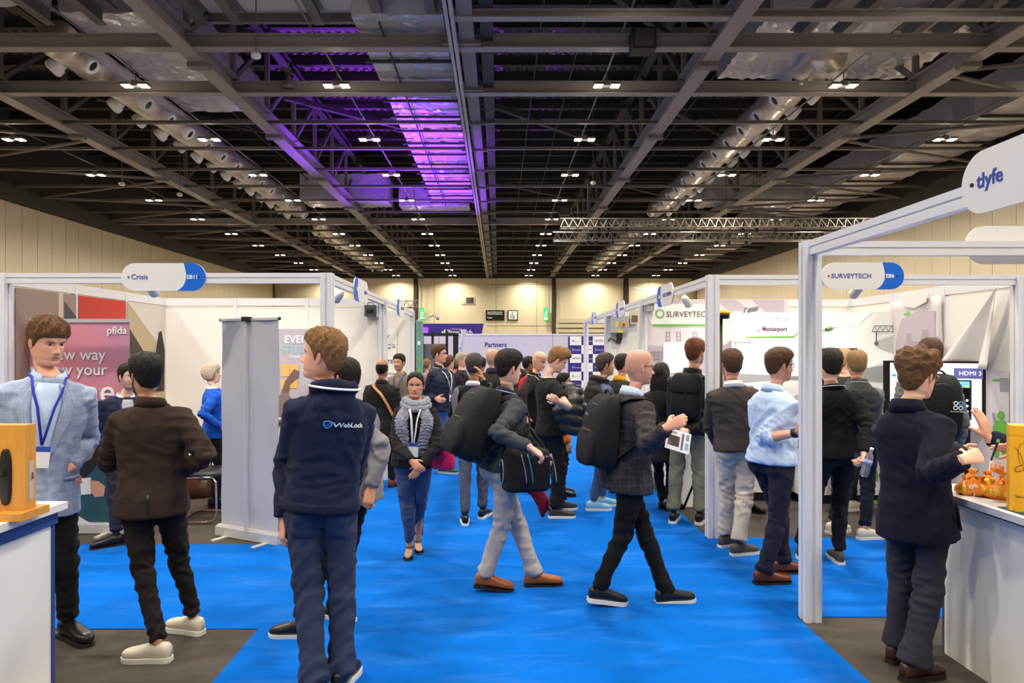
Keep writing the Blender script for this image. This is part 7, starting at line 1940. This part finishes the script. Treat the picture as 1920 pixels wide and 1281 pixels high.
def wrap_text(s, tree, st, size, t0, ang0, m, off=.003, bold=0., xs=1.0):
    cu = bpy.data.curves.new('t', 'FONT'); cu.body = st; cu.size = size; cu.offset = bold; cu.resolution_u = 3
    t = bpy.data.objects.new('t', cu); COL.objects.link(t); dg = bpy.context.evaluated_depsgraph_get(); me = bpy.data.meshes.new_from_object(t.evaluated_get(dg)); bpy.data.objects.remove(t, do_unlink=True)
    Ls = np.linalg.norm(s['S']['ax'])
    v = [trunk(s, tree, t0 + q.co.y / Ls, ang0 + math.degrees(q.co.x * xs / .17), off) for q in me.vertices]; f = [tuple(p.vertices) for p in me.polygons]; bpy.data.meshes.remove(me)
    return mk('lettering', v, f, m, s['obj'], s['S']['base'])
def wrap_poly(s, tree, pts, t0, ang0, m, off=.003, name='logo'):
    Ls = np.linalg.norm(s['S']['ax']); v = [trunk(s, tree, t0 + y / Ls, ang0 + math.degrees(x / .17), off) for x, y in pts]
    return mk(name, v, [tuple(range(len(v)))], m, s['obj'], s['S']['base'])

def suit_front(s, shirt, nm='jacket', button=None, lap=True, t1=.24, spread=13, opn=0):
    """open V of the shirt with lapels over it"""
    tree = bvh(s, [nm]); ts = np.linspace(.95, t1, 9); k = np.linspace(1, 0, 9)
    w0 = 4 + opn + spread * k
    band(s, tree, 'shirt_front', ts, 90 - w0, 90 + w0, shirt, .004, 7)
    if lap:
        for sg in (-1, 1):
            inn = w0 - 1; out = w0 + np.array([6, 9, 14, 19, 17, 13, 9, 5, 1])
            band(s, tree, 'lapel', ts, 90 + sg * inn, 90 + sg * out, s['top']['m'], .010, 6, .007)
    if button is not None:
        p = trunk(s, tree, t1 - .04, 90 + 6, .006); M().ell(p, (.011, .011, .011), 10, 6).build('button', button, s['obj'], s['S']['base'], True)
    for sg in (-1, 1):
        ts2 = np.array([.07, .045]); band(s, tree, 'pocket_flap', ts2, np.array([90 + sg * 32] * 2), np.array([90 + sg * 66] * 2), s['top']['m'], .008, 6, .005)
def vent(s, nm='jacket', t0=-.2, t1=.05, m=None):
    tree = bvh(s, [nm]); ts = np.linspace(t0, t1, 6)
    band(s, tree, 'vent', ts, np.full(6, 269.), np.full(6, 272.), m or C_BLACK, .001, 2, .003)

s1 = who('pale blue checked'); suit_front(s1, M_SHIRTB, button=C_DARK, opn=4)
suit_front(who('navy blazer half'), F_('shirt_grey', 160, 164, 172)); suit_front(who('bright blue'), M_SHIRTW)
vent(who('dark brown suit')); vent(who('striding')); 
s = who('taupe shirt'); tree = bvh(s, ['jumper']); band(s, tree, 'placket', np.linspace(.9, .1, 7), np.full(7, 87.), np.full(7, 93.), s['top']['m'], .003, 2)

# hoodie print, hem and pockets of the jeans
s5 = who('navy hoodie and jeans'); tree = bvh(s5, ['hoodie'])
C_LOGO = mat('logo_sky_blue', rgb(90, 180, 250), rough=.6)
sh_ = [(-.017, .016), (0, .022), (.017, .016), (.017, -.004), (.009, -.016), (0, -.021), (-.009, -.016), (-.017, -.004)]
wrap_poly(s5, tree, sh_, .745, 260.5, C_LOGO, .004, 'shield_logo'); wrap_poly(s5, tree, [(x * .68, y * .68) for x, y in sh_], .745, 260.5, M_HOOD, .0055, 'shield_field')
wrap_poly(s5, tree, [(-.008, .0), (-.002, -.008), (.010, .008), (.008, .010), (-.002, -.003), (-.006, .002)], .745, 260.5, C_LOGO, .007, 'tick')
wrap_text(s5, tree, 'WebLock', .033, .728, 266.5, C_TXTW, .004, .0008)
band(s5, tree, 'hem_rib', np.array([-.03, .0, .03, .06]), np.full(4, 180.), np.full(4, 380.), F_('hoodie_rib', 24, 28, 50), .003, 40, .004)
tj = bvh(s5, ['jeans']); S = s5['S']
for sg in (-1, 1):
    c0 = S['pel'] + S['rp'] * sg * .085 - S['up'] * .06
    g = []
    for z in np.linspace(.05, -.085, 6):
        row = []
        for x in np.linspace(-.058, .058, 6):
            xx = x * (1 if z > -.05 else .92)
            p = cast(tj, c0 + S['rp'] * xx + S['up'] * (z - (.012 * (1 - abs(x) / .058) if z < -.08 else 0)) - S['fp'] * .3, S['fp'], .003)
            row.append(p if p is not None else c0 + S['rp'] * xx + S['up'] * z - S['fp'] * .12)
        g.append(row)
    sheet('back_pocket', g, F_('denim_pocket', 54, 61, 84), s5['obj'], S['base'], .003)
a = np.linspace(math.radians(165), math.radians(375), 20)
pts = [S['neck'] - S['fc'] * .03 + S['rc'] * .124 * math.cos(t) + S['fc'] * .118 * math.sin(t) + S['up'] * (.030 + .0 * math.sin(t)) for t in a]
v, f = tube(pts, .012, 8, flat=.5); mk('lanyard', v, f, M_LANW, s5['obj'], S['base'], True)

# ---------------------------------------------------------------- backpacks
def backpack(s, label, w, h, d, tc, m, ease=.02, pocket=True, lo=None, flap=False, tilt=0., side=0.):
    S = s['S']; rc, fc, up = S['rc'], S['fc'], S['up']
    if tilt: up = unit(up - fc * tilt); fc = np.cross(up, rc)
    tree = bvh(s, [s['top']['name']]); c = s['surf'](tc, 270, ease) + rc * side; base = c - up * h / 2
    o = thing('backpack', label, 'backpack', base)
    zs = np.array([-.5, -.47, -.38, -.1, .15, .32, .43, .49, .5]) * h; kw = [.55, .82, .97, 1, .98, .92, .8, .6, .4]; kd = [.5, .8, .98, 1, .93, .82, .66, .45, .3]
    C = [c + up * z - fc * d * .5 * k for z, k in zip(zs, kd)]
    v, f = loft(C, rc, fc, [w / 2 * k for k in kw], [d / 2 * k for k in kd], 32, 3.2); v = v + nrng.normal(0, .0025, v.shape)
    mk('pack_body', v, f, m, o, base, True)
    if pocket:
        zs = np.array([-.46, -.43, -.3, -.1, .0, .03]) * h; k2 = [.55, .85, 1, .95, .75, .5]
        v, f = loft([c + up * z - fc * (d * .97 * (1 if z < 0 else .93)) for z in zs], rc, fc, [w * .40 * k for k in k2], [d * .16 * k for k in k2], 24, 3); mk('front_pocket', v, f, m, o, base, True)
        M().tube([c - fc * d * (1.10 - .25 * abs(x)) + rc * w * .36 * x + up * (.015 - .07 * x * x) * h for x in np.linspace(-1, 1, 9)], .004, 6).build('zip', mat('zip_grey', rgb(86, 86, 88), rough=.4), o, base, True)
    M().tube([c + up * h * (.36 - .10 * x * x) + rc * w * .42 * x - fc * d * (.78 - .18 * x * x) for x in np.linspace(-1, 1, 11)], .004, 6).build('zip', mat('zip_grey', rgb(86, 86, 88), rough=.4), o, base, True)
    if flap:
        v, f = loft([c + up * h * z - fc * d * k for z, k in ((.50, .5), (.47, .62), (.38, .78), (.22, .9), (.10, .97), (.08, .98))], rc, fc, np.array([.3, .42, .49, .5, .46, .4]) * w, np.array([.1, .16, .14, .10, .08, .05]) * d, 24, 3.4); mk('flap', v, f, m, o, base, True)
        M().tube([c + up * h * z - fc * d * 1.08 for z in (.12, .0, -.05)], .006, 6).build('flap_strap', C_BLACK, o, base)
    M().tube([c + up * h * .49 + rc * x * .05 - fc * d * .3 + up * .035 * (1 - x * x) for x in np.linspace(-1, 1, 7)], .008, 6).build('grab_handle', C_BLACK, o, base, True)
    for sg in (-1, 1):
        A_ = lambda a: a if sg > 0 else 180 - a
        sf = s['surf']
        pts = [c + up * h * .40 + rc * sg * .06 - fc * .01, trunk(s, tree, .90, A_(298), .012), trunk(s, tree, .945, A_(330), .012), trunk(s, tree, .95, A_(15), .012), trunk(s, tree, .90, A_(52), .012), trunk(s, tree, .80, A_(58), .012), sf(.64, A_(50), .014 + ease * .5), sf(.50, A_(22), .016 + ease * .5), sf(.42, A_(-20), .016 + ease * .5), c - up * h * .34 + rc * sg * w * .38 - fc * .02]
        K = crom(np.arange(len(pts)), np.array(pts), np.linspace(0, len(pts) - 1, 32))
        v, f = tube(K, .026, 10, flat=.28); mk('shoulder_strap', v, f, m, o, base, True)
    return o, c, base
M_PACK = F_('pack_black', 32, 31, 33, rough=.7, bump=.4); M_PACK2 = F_('pack_soft_black', 26, 26, 29, rough=.55)
o, c, bs_ = backpack(who('charcoal jumper'), 'large black backpack on the young man in the charcoal jumper', .36, .54, .25, .54, M_PACK, tilt=-.24, ease=.03)
S = who('charcoal jumper')['S']
M().prism(ngon(0, 0, .016, .016, 14), c - S['fc'] * .30 - S['up'] * .17 + S['rc'] * .05, S['rc'], S['up'], .004).build('round_logo', C_GREEN, o, bs_)
o, c, bs_ = backpack(who('striding'), 'black zipped backpack on the striding bald man', .30, .50, .20, .52, M_PACK)
S = who('striding')['S']; M().obox(c - S['fc'] * .205 + S['up'] * .11, S['rc'] * .02, S['up'] * .008, S['fc'] * .003).build('badge_plate', C_STEEL, o, bs_)
backpack(who('olive trousers'), 'black flap backpack on the man in olive trousers', .30, .46, .13, .58, M_PACK2, flap=True, pocket=False)
o, c, bs_ = backpack(who('logo backpack'), 'black backpack with round white and blue logo in front of the monitor', .33, .55, .16, .55, M_PACK2, pocket=False, ease=.012)
S = who('logo backpack')['S']; b0 = c - S['fc'] * .166 + S['up'] * .03 + S['rc'] * .1
for i, (dx, dz) in enumerate(((-.018, .018), (.018, .018), (-.018, -.018), (.018, -.018))):
    a = np.linspace(0, 2 * math.pi, 13); M().tube([b0 + S['rc'] * (dx + .014 * math.cos(t)) + S['up'] * (dz + .014 * math.sin(t)) for t in a], .0045, 6).build('logo', C_LOGO if i == 1 else C_TXTW, o, bs_)
text('lettering', 'Kontrol Group', .018, b0 - S['rc'] * .055 - S['up'] * .052 - S['fc'] * .004, S['rc'], S['up'], C_TXTW, o, bs_)

# cool bag held by the young man
s = who('charcoal jumper'); S = s['S']; c = P(985, 880, 4.80); u = unit((.97, .22, 0)); n_ = np.cross(u, Z3)
bs_ = c - Z3 * .14
o = thing('cool_bag', 'black cool bag with grey and teal piping held by the young man', 'bag', bs_)
zs = np.array([-.145, -.14, -.11, 0, .10, .135, .145])
v, f = loft([c + Z3 * z for z in zs], u, np.cross(Z3, u), np.array([.14, .155, .165, .17, .168, .158, .14]), np.array([.09, .1, .108, .11, .108, .1, .085]), 32, 4); mk('bag_body', v, f, M_PACK, o, bs_, True)
C_TEAL = mat('piping_teal', rgb(40, 170, 170), rough=.5); C_PIP = mat('piping_grey', rgb(150, 152, 156), rough=.5)
for x0, m_ in ((-.06, C_PIP), (-.015, C_TEAL), (.155, C_PIP)):
    M().tube([c + u * (x0 + .04 * math.sin(t * 1.5)) + n_ * (.112 - .006 * abs(t)) + Z3 * (.12 - .20 * t) for t in np.linspace(0, 1, 9)], .0045, 6).build('piping', m_, o, bs_, True)
e0 = c - u * .168
M().tube([e0 + n_ * (.06 * math.cos(t)) * 1 + Z3 * (-.01 + .085 * math.sin(t)) - u * .004 for t in np.linspace(0, 2 * math.pi, 25)], .005, 6).build('end_piping', C_PIP, o, bs_, True)
text('lettering', 'deuter', .03, c + u * .06 + n_ * .113 + Z3 * .095, u, Z3, C_PIP, o, bs_)
M().tube([c - u * .15 + Z3 * .13, c - u * .16 + Z3 * .3, S['sh']['L'] + Z3 * .09, S['sh']['L'] * .5 + c * .5 + np.array([.1, .15, .1]), c + u * .15 + Z3 * .13], .014, 8).build('shoulder_strap', M_PACK, o, bs_, True)
# maroon cloth hanging behind his leg
g = [[P(985 + 38 * (i / 8) + 12 * j / 5 * (1 if i < 7 else .4) - 6 * math.sin(j), 905 + 62 * (i / 8) + 5 * math.sin(j * 1.3) - 10 * j / 5, 5.35 + .02 * math.sin(j * 2 + i)) for j in range(6)] for i in range(9)]
o = sheet('maroon_jacket', g, F_('maroon_cloth', 120, 26, 48), None, (0, 0, 0), .012); tag(o, 'maroon cloth hanging from the cool bag beside the grey trousers', 'cloth')
# pink handbag
c = P(830, 852, 5.52); o = thing('handbag', 'bright pink handbag at the side of the woman with the scarf', 'handbag', c - Z3 * .12); b0 = c - Z3 * .12
C_PINK = mat('pink_leather', rgb(214, 26, 92), rough=.35)
u = unit((.9, -.43, 0)); n_ = np.cross(u, Z3)
v, f = loft([c + Z3 * z for z in (-.12, -.115, -.09, -.02, .05, .09, .105)], u, np.cross(Z3, u), [.085, .098, .105, .10, .085, .07, .05], [.045, .055, .06, .052, .04, .03, .015], 26, 3.2); mk('bag_body', v, f, C_PINK, o, b0, True)
v, f = loft([c + Z3 * .03 + n_ * q for q in (.04, .055, .062, .06)], u, Z3, [.07, .068, .06, .04], [.06, .058, .05, .035], 20, 3.5); mk('flap', v, f, C_PINK, o, b0, True)
for sg in (-1, 1): M().tube([c + u * .05 * math.cos(t) + Z3 * (.09 + .09 * math.sin(t)) + n_ * sg * .02 for t in np.linspace(0, math.pi, 10)], .006, 8).build('handle', C_PINK, o, b0, True)
M().tube([c + n_ * .063 + Z3 * .0 - u * .01, c + n_ * .068 + u * .01], .008, 8).build('clasp', C_CHROME, o, b0)
# scarf, sandals and hair bun of the woman
s9 = who('chunky grey scarf'); S = s9['S']; ob = s9['obj']
M_SCARF = mat('chunky_scarf', rgb(150, 150, 166), rough=.95, noise=.5, nscale=55, bump=1.0, bscale=70)
def knit(pts, r, flat):
    K = crom(np.arange(len(pts)), np.array(pts), np.linspace(0, len(pts) - 1, 60)); v, f = tube(K, r, 18, flat=flat)
    t = np.arange(len(v)); return v + vjit(v, .006), f
def vjit(v, a):
    return np.stack([np.sin(v[:, 0] * 310 + v[:, 2] * 220), np.sin(v[:, 1] * 290 + v[:, 2] * 260), np.sin(v[:, 2] * 330 + v[:, 0] * 190)], 1) * a * .7
q = M()
a = np.linspace(0, 2 * math.pi, 26, endpoint=False)
for dz, r_ in ((.0, .098), (.035, .085)):
    v, f = tube([S['neck'] + S['rc'] * r_ * math.cos(t) + S['fc'] * (r_ * math.sin(t) + .005) + S['up'] * (dz - .03 * max(0, math.sin(t))) for t in a], .034, 12, closed=True); q.add(v + vjit(v, .006), f)
for sg, l, w_ in ((-1, .40, .05), (1, .37, .052)):
    sf = s9['surf']; A_ = (lambda x: x) if sg > 0 else (lambda x: 180 - x)
    pts = [sf(1.0, A_(70), .05), sf(.9, A_(66), .05), sf(.75, A_(62), .055), sf(.6, A_(62), .052), sf(.45, A_(64), .05), sf(.33 if sg < 0 else .30, A_(66), .048), sf(.22 if sg < 0 else .16, A_(68), .042)]
    K = crom(np.arange(len(pts)), np.array(pts), np.linspace(0, len(pts) - 1, 50)); T_, N_, B_ = frames(K)
    ang = np.linspace(0, 2 * math.pi, 20, endpoint=False)
    side = S['rc']; out = S['fc']
    taper = np.interp(np.linspace(0, 1, 50), [0, .15, .85, 1], [.8, 1, 1, .75])
    v = (K[:, None] + (np.cos(ang)[None, :, None] * w_ * taper[:, None, None]) * side + (np.sin(ang)[None, :, None] * .022 * taper[:, None, None]) * out).reshape(-1, 3)
    v = v + vjit(v, .007); q.add(v, [t[::-1] for t in ring_faces(50, 20)])
    for j in range(9):
        x = (j / 8 - .5) * 2 * w_ * .8; p0 = K[-1] + side * x; q.tube([p0, p0 - Z3 * .03 + side * .004, p0 - Z3 * .065], .004, 5)
q.build('scarf', M_SCARF, ob, S['base'], True)
tree = bvh(s9, ['jacket'])
for sg in (-1, 1):
    sf = s9['surf']; pts = [sf(.93, 90 + sg * 12, .075), sf(.75, 90 + sg * 5, .055), sf(.5, 90 + sg * 3, .045), sf(.31, 90 + sg * 1, .035)]
    v, f = tube(crom(np.arange(4), np.array(pts), np.linspace(0, 3, 14)), .009, 8, flat=.4); mk('lanyard', v, f, M_LANW, ob, S['base'], True)
bc = s9['surf'](.19, 90, .04); M().obox(bc, S['rc'] * .043, S['up'] * .058, S['fc'] * .002).build('badge', C_TXTW, ob, S['base']); M().obox(bc + S['up'] * .042 + S['fc'] * .001, S['rc'] * .043, S['up'] * .015, S['fc'] * .002).build('badge_header', mat('badge_blue', rgb(40, 80, 170)), ob, S['base'])
M_FOOT = mat('foot_skin', rgb(*SKIN['tan']), rough=.5)
for k in 'LR':
    r_, fw_ = yaw_axes(S['fy'][k]); g = S['gp'][k] - fw_ * .02; sc = S['sc'] * .92
    ts = np.array([0, .1, .3, .5, .7, .85, .96, 1.0]); hz = np.interp(ts, [0, .3, .7, 1], [.075, .062, .03, .012])
    C = [g + fw_ * (-.055 + .215 * t) * sc + Z3 * (z + .022) for t, z in zip(ts, hz)]
    v, f = loft(C, r_, Z3, np.array([.018, .026, .028, .034, .039, .036, .026, .012]) * sc, np.array([.03, .04, .036, .027, .019, .016, .012, .008]) * sc, 16, 2.2); mk('foot', v, f, M_FOOT, ob, S['base'], True)
    so = M()
    C = [g + fw_ * (-.06 + .23 * t) * sc + Z3 * (z + .004) for t, z in zip(ts, np.interp(ts, [0, .3, .7, 1], [.055, .038, .008, .006]))]
    v, f = loft(C, r_, Z3, np.array([.02, .029, .03, .036, .042, .04, .03, .014]) * sc, .007, 16, 3); so_ = mk('sandal', v, f, M_SHB, ob, S['base'], True)
    M().tube([g - fw_ * .045 * sc + Z3 * .055, g - fw_ * .045 * sc + Z3 * .002], [.016, .008], 8).build('heel', M_SHB, so_, S['base'])
    for t_, w_, z_ in ((.125, .041, .045), (.105, .04, .055)):
        M().tube([g + fw_ * t_ * sc + r_ * w_ * sc * math.cos(a) + Z3 * (.012 + z_ * .85 * math.sin(a)) for a in np.linspace(0, math.pi, 9)], .007, 6).build('strap', M_SHB, so_, S['base'], True)
    M().tube([S['an'][k] + Z3 * .015 + r_ * .036 * math.cos(a) + fw_ * .04 * math.sin(a) for a in np.linspace(0, 2 * math.pi, 16)], .004, 6).build('ankle_strap', M_SHB, so_, S['base'], True)
# grey scarf over the navy jacket
s12 = who('grey scarf over one shoulder'); S = s12['S']; sf = s12['surf']
g = []
for i in range(15):
    t = i / 14; row = []
    for j in range(8):
        an = 235 - 26 * (j / 7) + 4 * t
        if t < .2: p = sf(.93 - .06 * (t / .2), an - 20 * (1 - t / .2), .045)
        else: p = sf(.87 - (t - .2) * .92, an, .04 + .02 * t)
        row.append(p + S['fc'] * -.012 * math.sin(j * 1.9 + t * 2))
    g.append(row)
sheet('scarf', g, F_('scarf_grey', 118, 114, 118), s12['obj'], S['base'], .01)
g = [[sf(.97 - .5 * (i / 9), 150 - 18 * (j / 5) if i > 1 else 190 - 20 * (j / 5), .05) for j in range(6)] for i in range(10)]
sheet('scarf', g, F_('scarf_grey', 118, 114, 118), s12['obj'], S['base'], .01)
# tan strap and bag of the balding man
s7 = who('tan shoulder strap'); sf = s7['surf']
pts = [sf(.98, 240, .04), sf(.9, 262, .035), sf(.75, 282, .032), sf(.55, 300, .032), sf(.3, 325, .035), sf(.12, 345, .045)]
v, f = tube(crom(np.arange(6), np.array(pts), np.linspace(0, 5, 24)), .022, 8, flat=.3); c = sf(.02, 350, .09)
o = thing('shoulder_bag', 'tan leather shoulder bag worn by the balding man', 'bag', c - Z3 * .14); mk('strap', v, f, mat('tan_strap', rgb(176, 124, 74), rough=.5), o, c - Z3 * .14, True)
v, f = loft([c + Z3 * z for z in (-.13, -.12, 0, .1, .12)], Y3, X3, [.13, .14, .145, .14, .12], [.03, .04, .045, .035, .02], 22, 3.4); mk('bag_body', v, [t[::-1] for t in f], C_LEATHER, o, c - Z3 * .14, True)
# puffer coat over the young man's arm
s17 = who('puffer coat over his arm'); q = M(); Dp = 6.86
for i, (x0, x1, y0, dd, r_) in enumerate(((1052, 1080, 722, .16, .055), (1050, 1092, 738, .10, .065), (1040, 1094, 755, .0, .07), (1036, 1092, 772, -.03, .072), (1040, 1092, 788, -.03, .07), (1048, 1092, 804, -.02, .06), (1080, 1102, 760, .12, .07), (1084, 1106, 782, .12, .065))):
    n = 5; q.tube([P(x0 + (x1 - x0) * j / (n - 1), y0 + 5 * math.sin(j * .8 + i), Dp + dd + .04 * (j / 4)) for j in range(n)], [r_ * .55, r_ * .95, r_, r_ * .95, r_ * .5], 12)
(v, f), = remesh_all([(np.concatenate(q.v), q.f, .014)]); v = smooth(v, f, 2, .5)
o = mk('puffer_coat', v, np.asarray(f).tolist(), mat('puffer_black', rgb(30, 28, 27), rough=.42, bump=.4, bscale=18), None, tuple(P(1066, 815, Dp)), True); tag(o, 'black puffer coat folded over the arm of the young man', 'coat')
# leaflets of the striding man
D_ = 4.36; c4 = [P(1246, 839, D_ - .05), P(1291, 853, D_), P(1305, 815, D_ + .05), P(1262, 806, D_)]
ux, uy = unit(c4[1] - c4[0]), unit(c4[3] - c4[0]); uy = unit(uy - ux * (uy @ ux)); L1, L2 = np.linalg.norm(c4[1] - c4[0]), np.linalg.norm(c4[3] - c4[0])
o = thing('leaflet', 'white printed leaflet held by the striding bald man', 'leaflet', c4[0])
n_ = np.cross(ux, uy); n_ = n_ if n_[1] < 0 else -n_
M().prism(rect(0, L1, 0, L2), c4[0], ux, uy, .002).build('sheet', C_TXTW, o, c4[0])
for x0, x1, y0, y1, m_ in ((.08, .55, .2, .7, pm('leaflet_photo', 70, 60, 54)), (.1, .3, .22, .45, pm('leaflet_face', 190, 150, 110)), (.62, .72, .1, .9, pm('leaflet_violet', 120, 110, 150)), (.8, .93, .15, .5, pm('leaflet_teal', 120, 190, 190)), (.8, .93, .6, .9, C_GRY2), (.1, .4, .78, .9, C_GRY2)):
    M().prism(rect(L1 * x0, L1 * x1, L2 * y0, L2 * y1), c4[0] + n_ * .0022, ux, uy, .0008 * (1 if np.dot(np.cross(ux, uy), n_) > 0 else -1)).build('print', m_, o, c4[0])
# water bottle
s26 = who('water bottle'); c = s26['S']['wr']['R'] + unit(s26['S']['wr']['R'] - s26['S']['el']['R']) * .09 + np.array([.02, -.035, 0])
ax_ = unit((.25, -.1, 1)); b0 = c - ax_ * .1
o = thing('water_bottle', 'clear plastic water bottle in the hand of the man in black', 'bottle', b0)
zz = [-.10, -.095, -.05, 0, .04, .065, .08, .085, .1]; rr = [.025, .029, .03, .028, .03, .024, .013, .012, .012]
v, f = tube([c + ax_ * z for z in zz], rr, 16); mk('bottle', v, f, mat('clear_plastic', (.8, .85, .95), rough=.08, trans=.85, ior=1.2), o, b0, True)
v, f = tube([c + ax_ * .1, c + ax_ * .122], .0135, 12); mk('cap', v, f, C_WHITEP, o, b0, True)
M().tube([c - ax_ * .01, c + ax_ * .03], .0305, 16).build('label_band', mat('bottle_label', rgb(150, 150, 200), rough=.4), o, b0, True)
p_ = P(1606, 860, 5.32); o = M().obox(p_, X3 * .018, Y3 * .004, Z3 * .04).build('phone', mat('phone_blue', rgb(40, 60, 110), rough=.3), None, tuple(p_)); tag(o, 'blue phone sticking out of the back pocket of the man in black', 'phone')
# notepad and pen of the curly-haired man
s30 = who('curly-haired'); S = s30['S']; w_ = S['wr']['R'] + np.array([.09, .0, .02])
o = tag(M().tube([w_ + np.array([.02, -.03, -.02]), w_ + np.array([.055, -.03, .075])], [.004, .006], 8).build('pen', C_BLACK, None, tuple(w_)), 'black pen in the hand of the curly-haired man', 'pen')
M().tube([w_ + np.array([.052, -.03, .066]), w_ + np.array([.056, -.03, .08])], .0065, 8).build('pen_clip', C_GREEN, o, tuple(w_))
p_ = P(1790, 866, 3.55); o = M().obox(p_, unit((1, .3, .3)) * .05, unit((-.3, 1, .3)) * .035, unit((-.2, -.3, 1)) * .004).build('note_card', C_TXTW, None, tuple(p_)); tag(o, 'white note card held by the curly-haired man', 'card')
tree = bvh(s30, ['coat'])
band(s30, tree, 'patch_pocket', np.linspace(.06, -.20, 6), np.full(6, 5.), np.full(6, 52.), M_COATN, .006, 8, .006)
for t_ in (.1, .35): 
    p_ = trunk(s30, tree, t_, 80, .004); M().ell(p_, .011, 10, 6).build('button', C_STEEL, s30['obj'], S['base'], True)
# cap of the man in red
s15 = who('red jacket'); S = s15['S']; L_ = lambda x, y, z: S['hd'] + S['hsz'] * (x * S['rh'] + y * S['fh'] + z * S['uh'])
M_CAP = F_('cap_grey', 150, 140, 132)
v, f = ellipsoid((0, 0, 0), (.086, .108, .085), 18, 10); v = np.array(v); v[:, 2] = np.maximum(v[:, 2], -.005); mk('cap', np.array([L_(p[0], p[1] - .005, p[2] + .05) for p in v]), f, M_CAP, s15['obj'], S['base'], True)
v, f = loft([(0, y, .047 - .012 * (y - .09) / .07) for y in (.08, .11, .14, .165)], X3, Z3, [.07, .068, .055, .025], .004, 16, 2.5); mk('cap_peak', np.array([L_(*p) for p in v]), f, M_CAP, s15['obj'], S['base'], True)
# long hair falling over the coat, bun of the woman with the scarf
s21 = who('long dark hair'); S = s21['S']; L_ = lambda x, y, z: S['hd'] + S['hsz'] * (x * S['rh'] + y * S['fh'] + z * S['uh'])
zs = np.array([.06, .0, -.08, -.16, -.24, -.30, -.34]); q = M()
C = [L_(0, -.05 - .02 * (z < -.05), z) for z in zs]
v, f = loft(C, S['rh'], S['fh'], np.array([.07, .09, .1, .105, .1, .085, .05]), np.array([.055, .062, .05, .042, .036, .03, .015]), 30, 2.2)
v = v + vjit(v, .004); mk('hair_length', v, [t[::-1] for t in f] if S['uh'][2] < 0 else f, s21['hairmat'], s21['obj'], S['base'], True)
S = s9['S']; L_ = lambda x, y, z: S['hd'] + S['hsz'] * (x * S['rh'] + y * S['fh'] + z * S['uh'])
v, f = ellipsoid((0, 0, 0), (.045, .04, .045), 14, 9); mk('hair_bun', np.array([L_(p[0], p[1] - .12, p[2] - .03) for p in v]), f, s9['hairmat'], s9['obj'], S['base'], True)
# drink cup of the man in the pale blue shirt, smartwatch
s24 = who('pale blue shirt and navy'); S = s24['S']; p_ = S['wr']['R']; d = unit(p_ - S['el']['R'])
v, f = tube([p_ - d * .02, p_ + d * .012], .034, 14); mk('watch', v, f, C_BLACK, s24['obj'], S['base'], True)
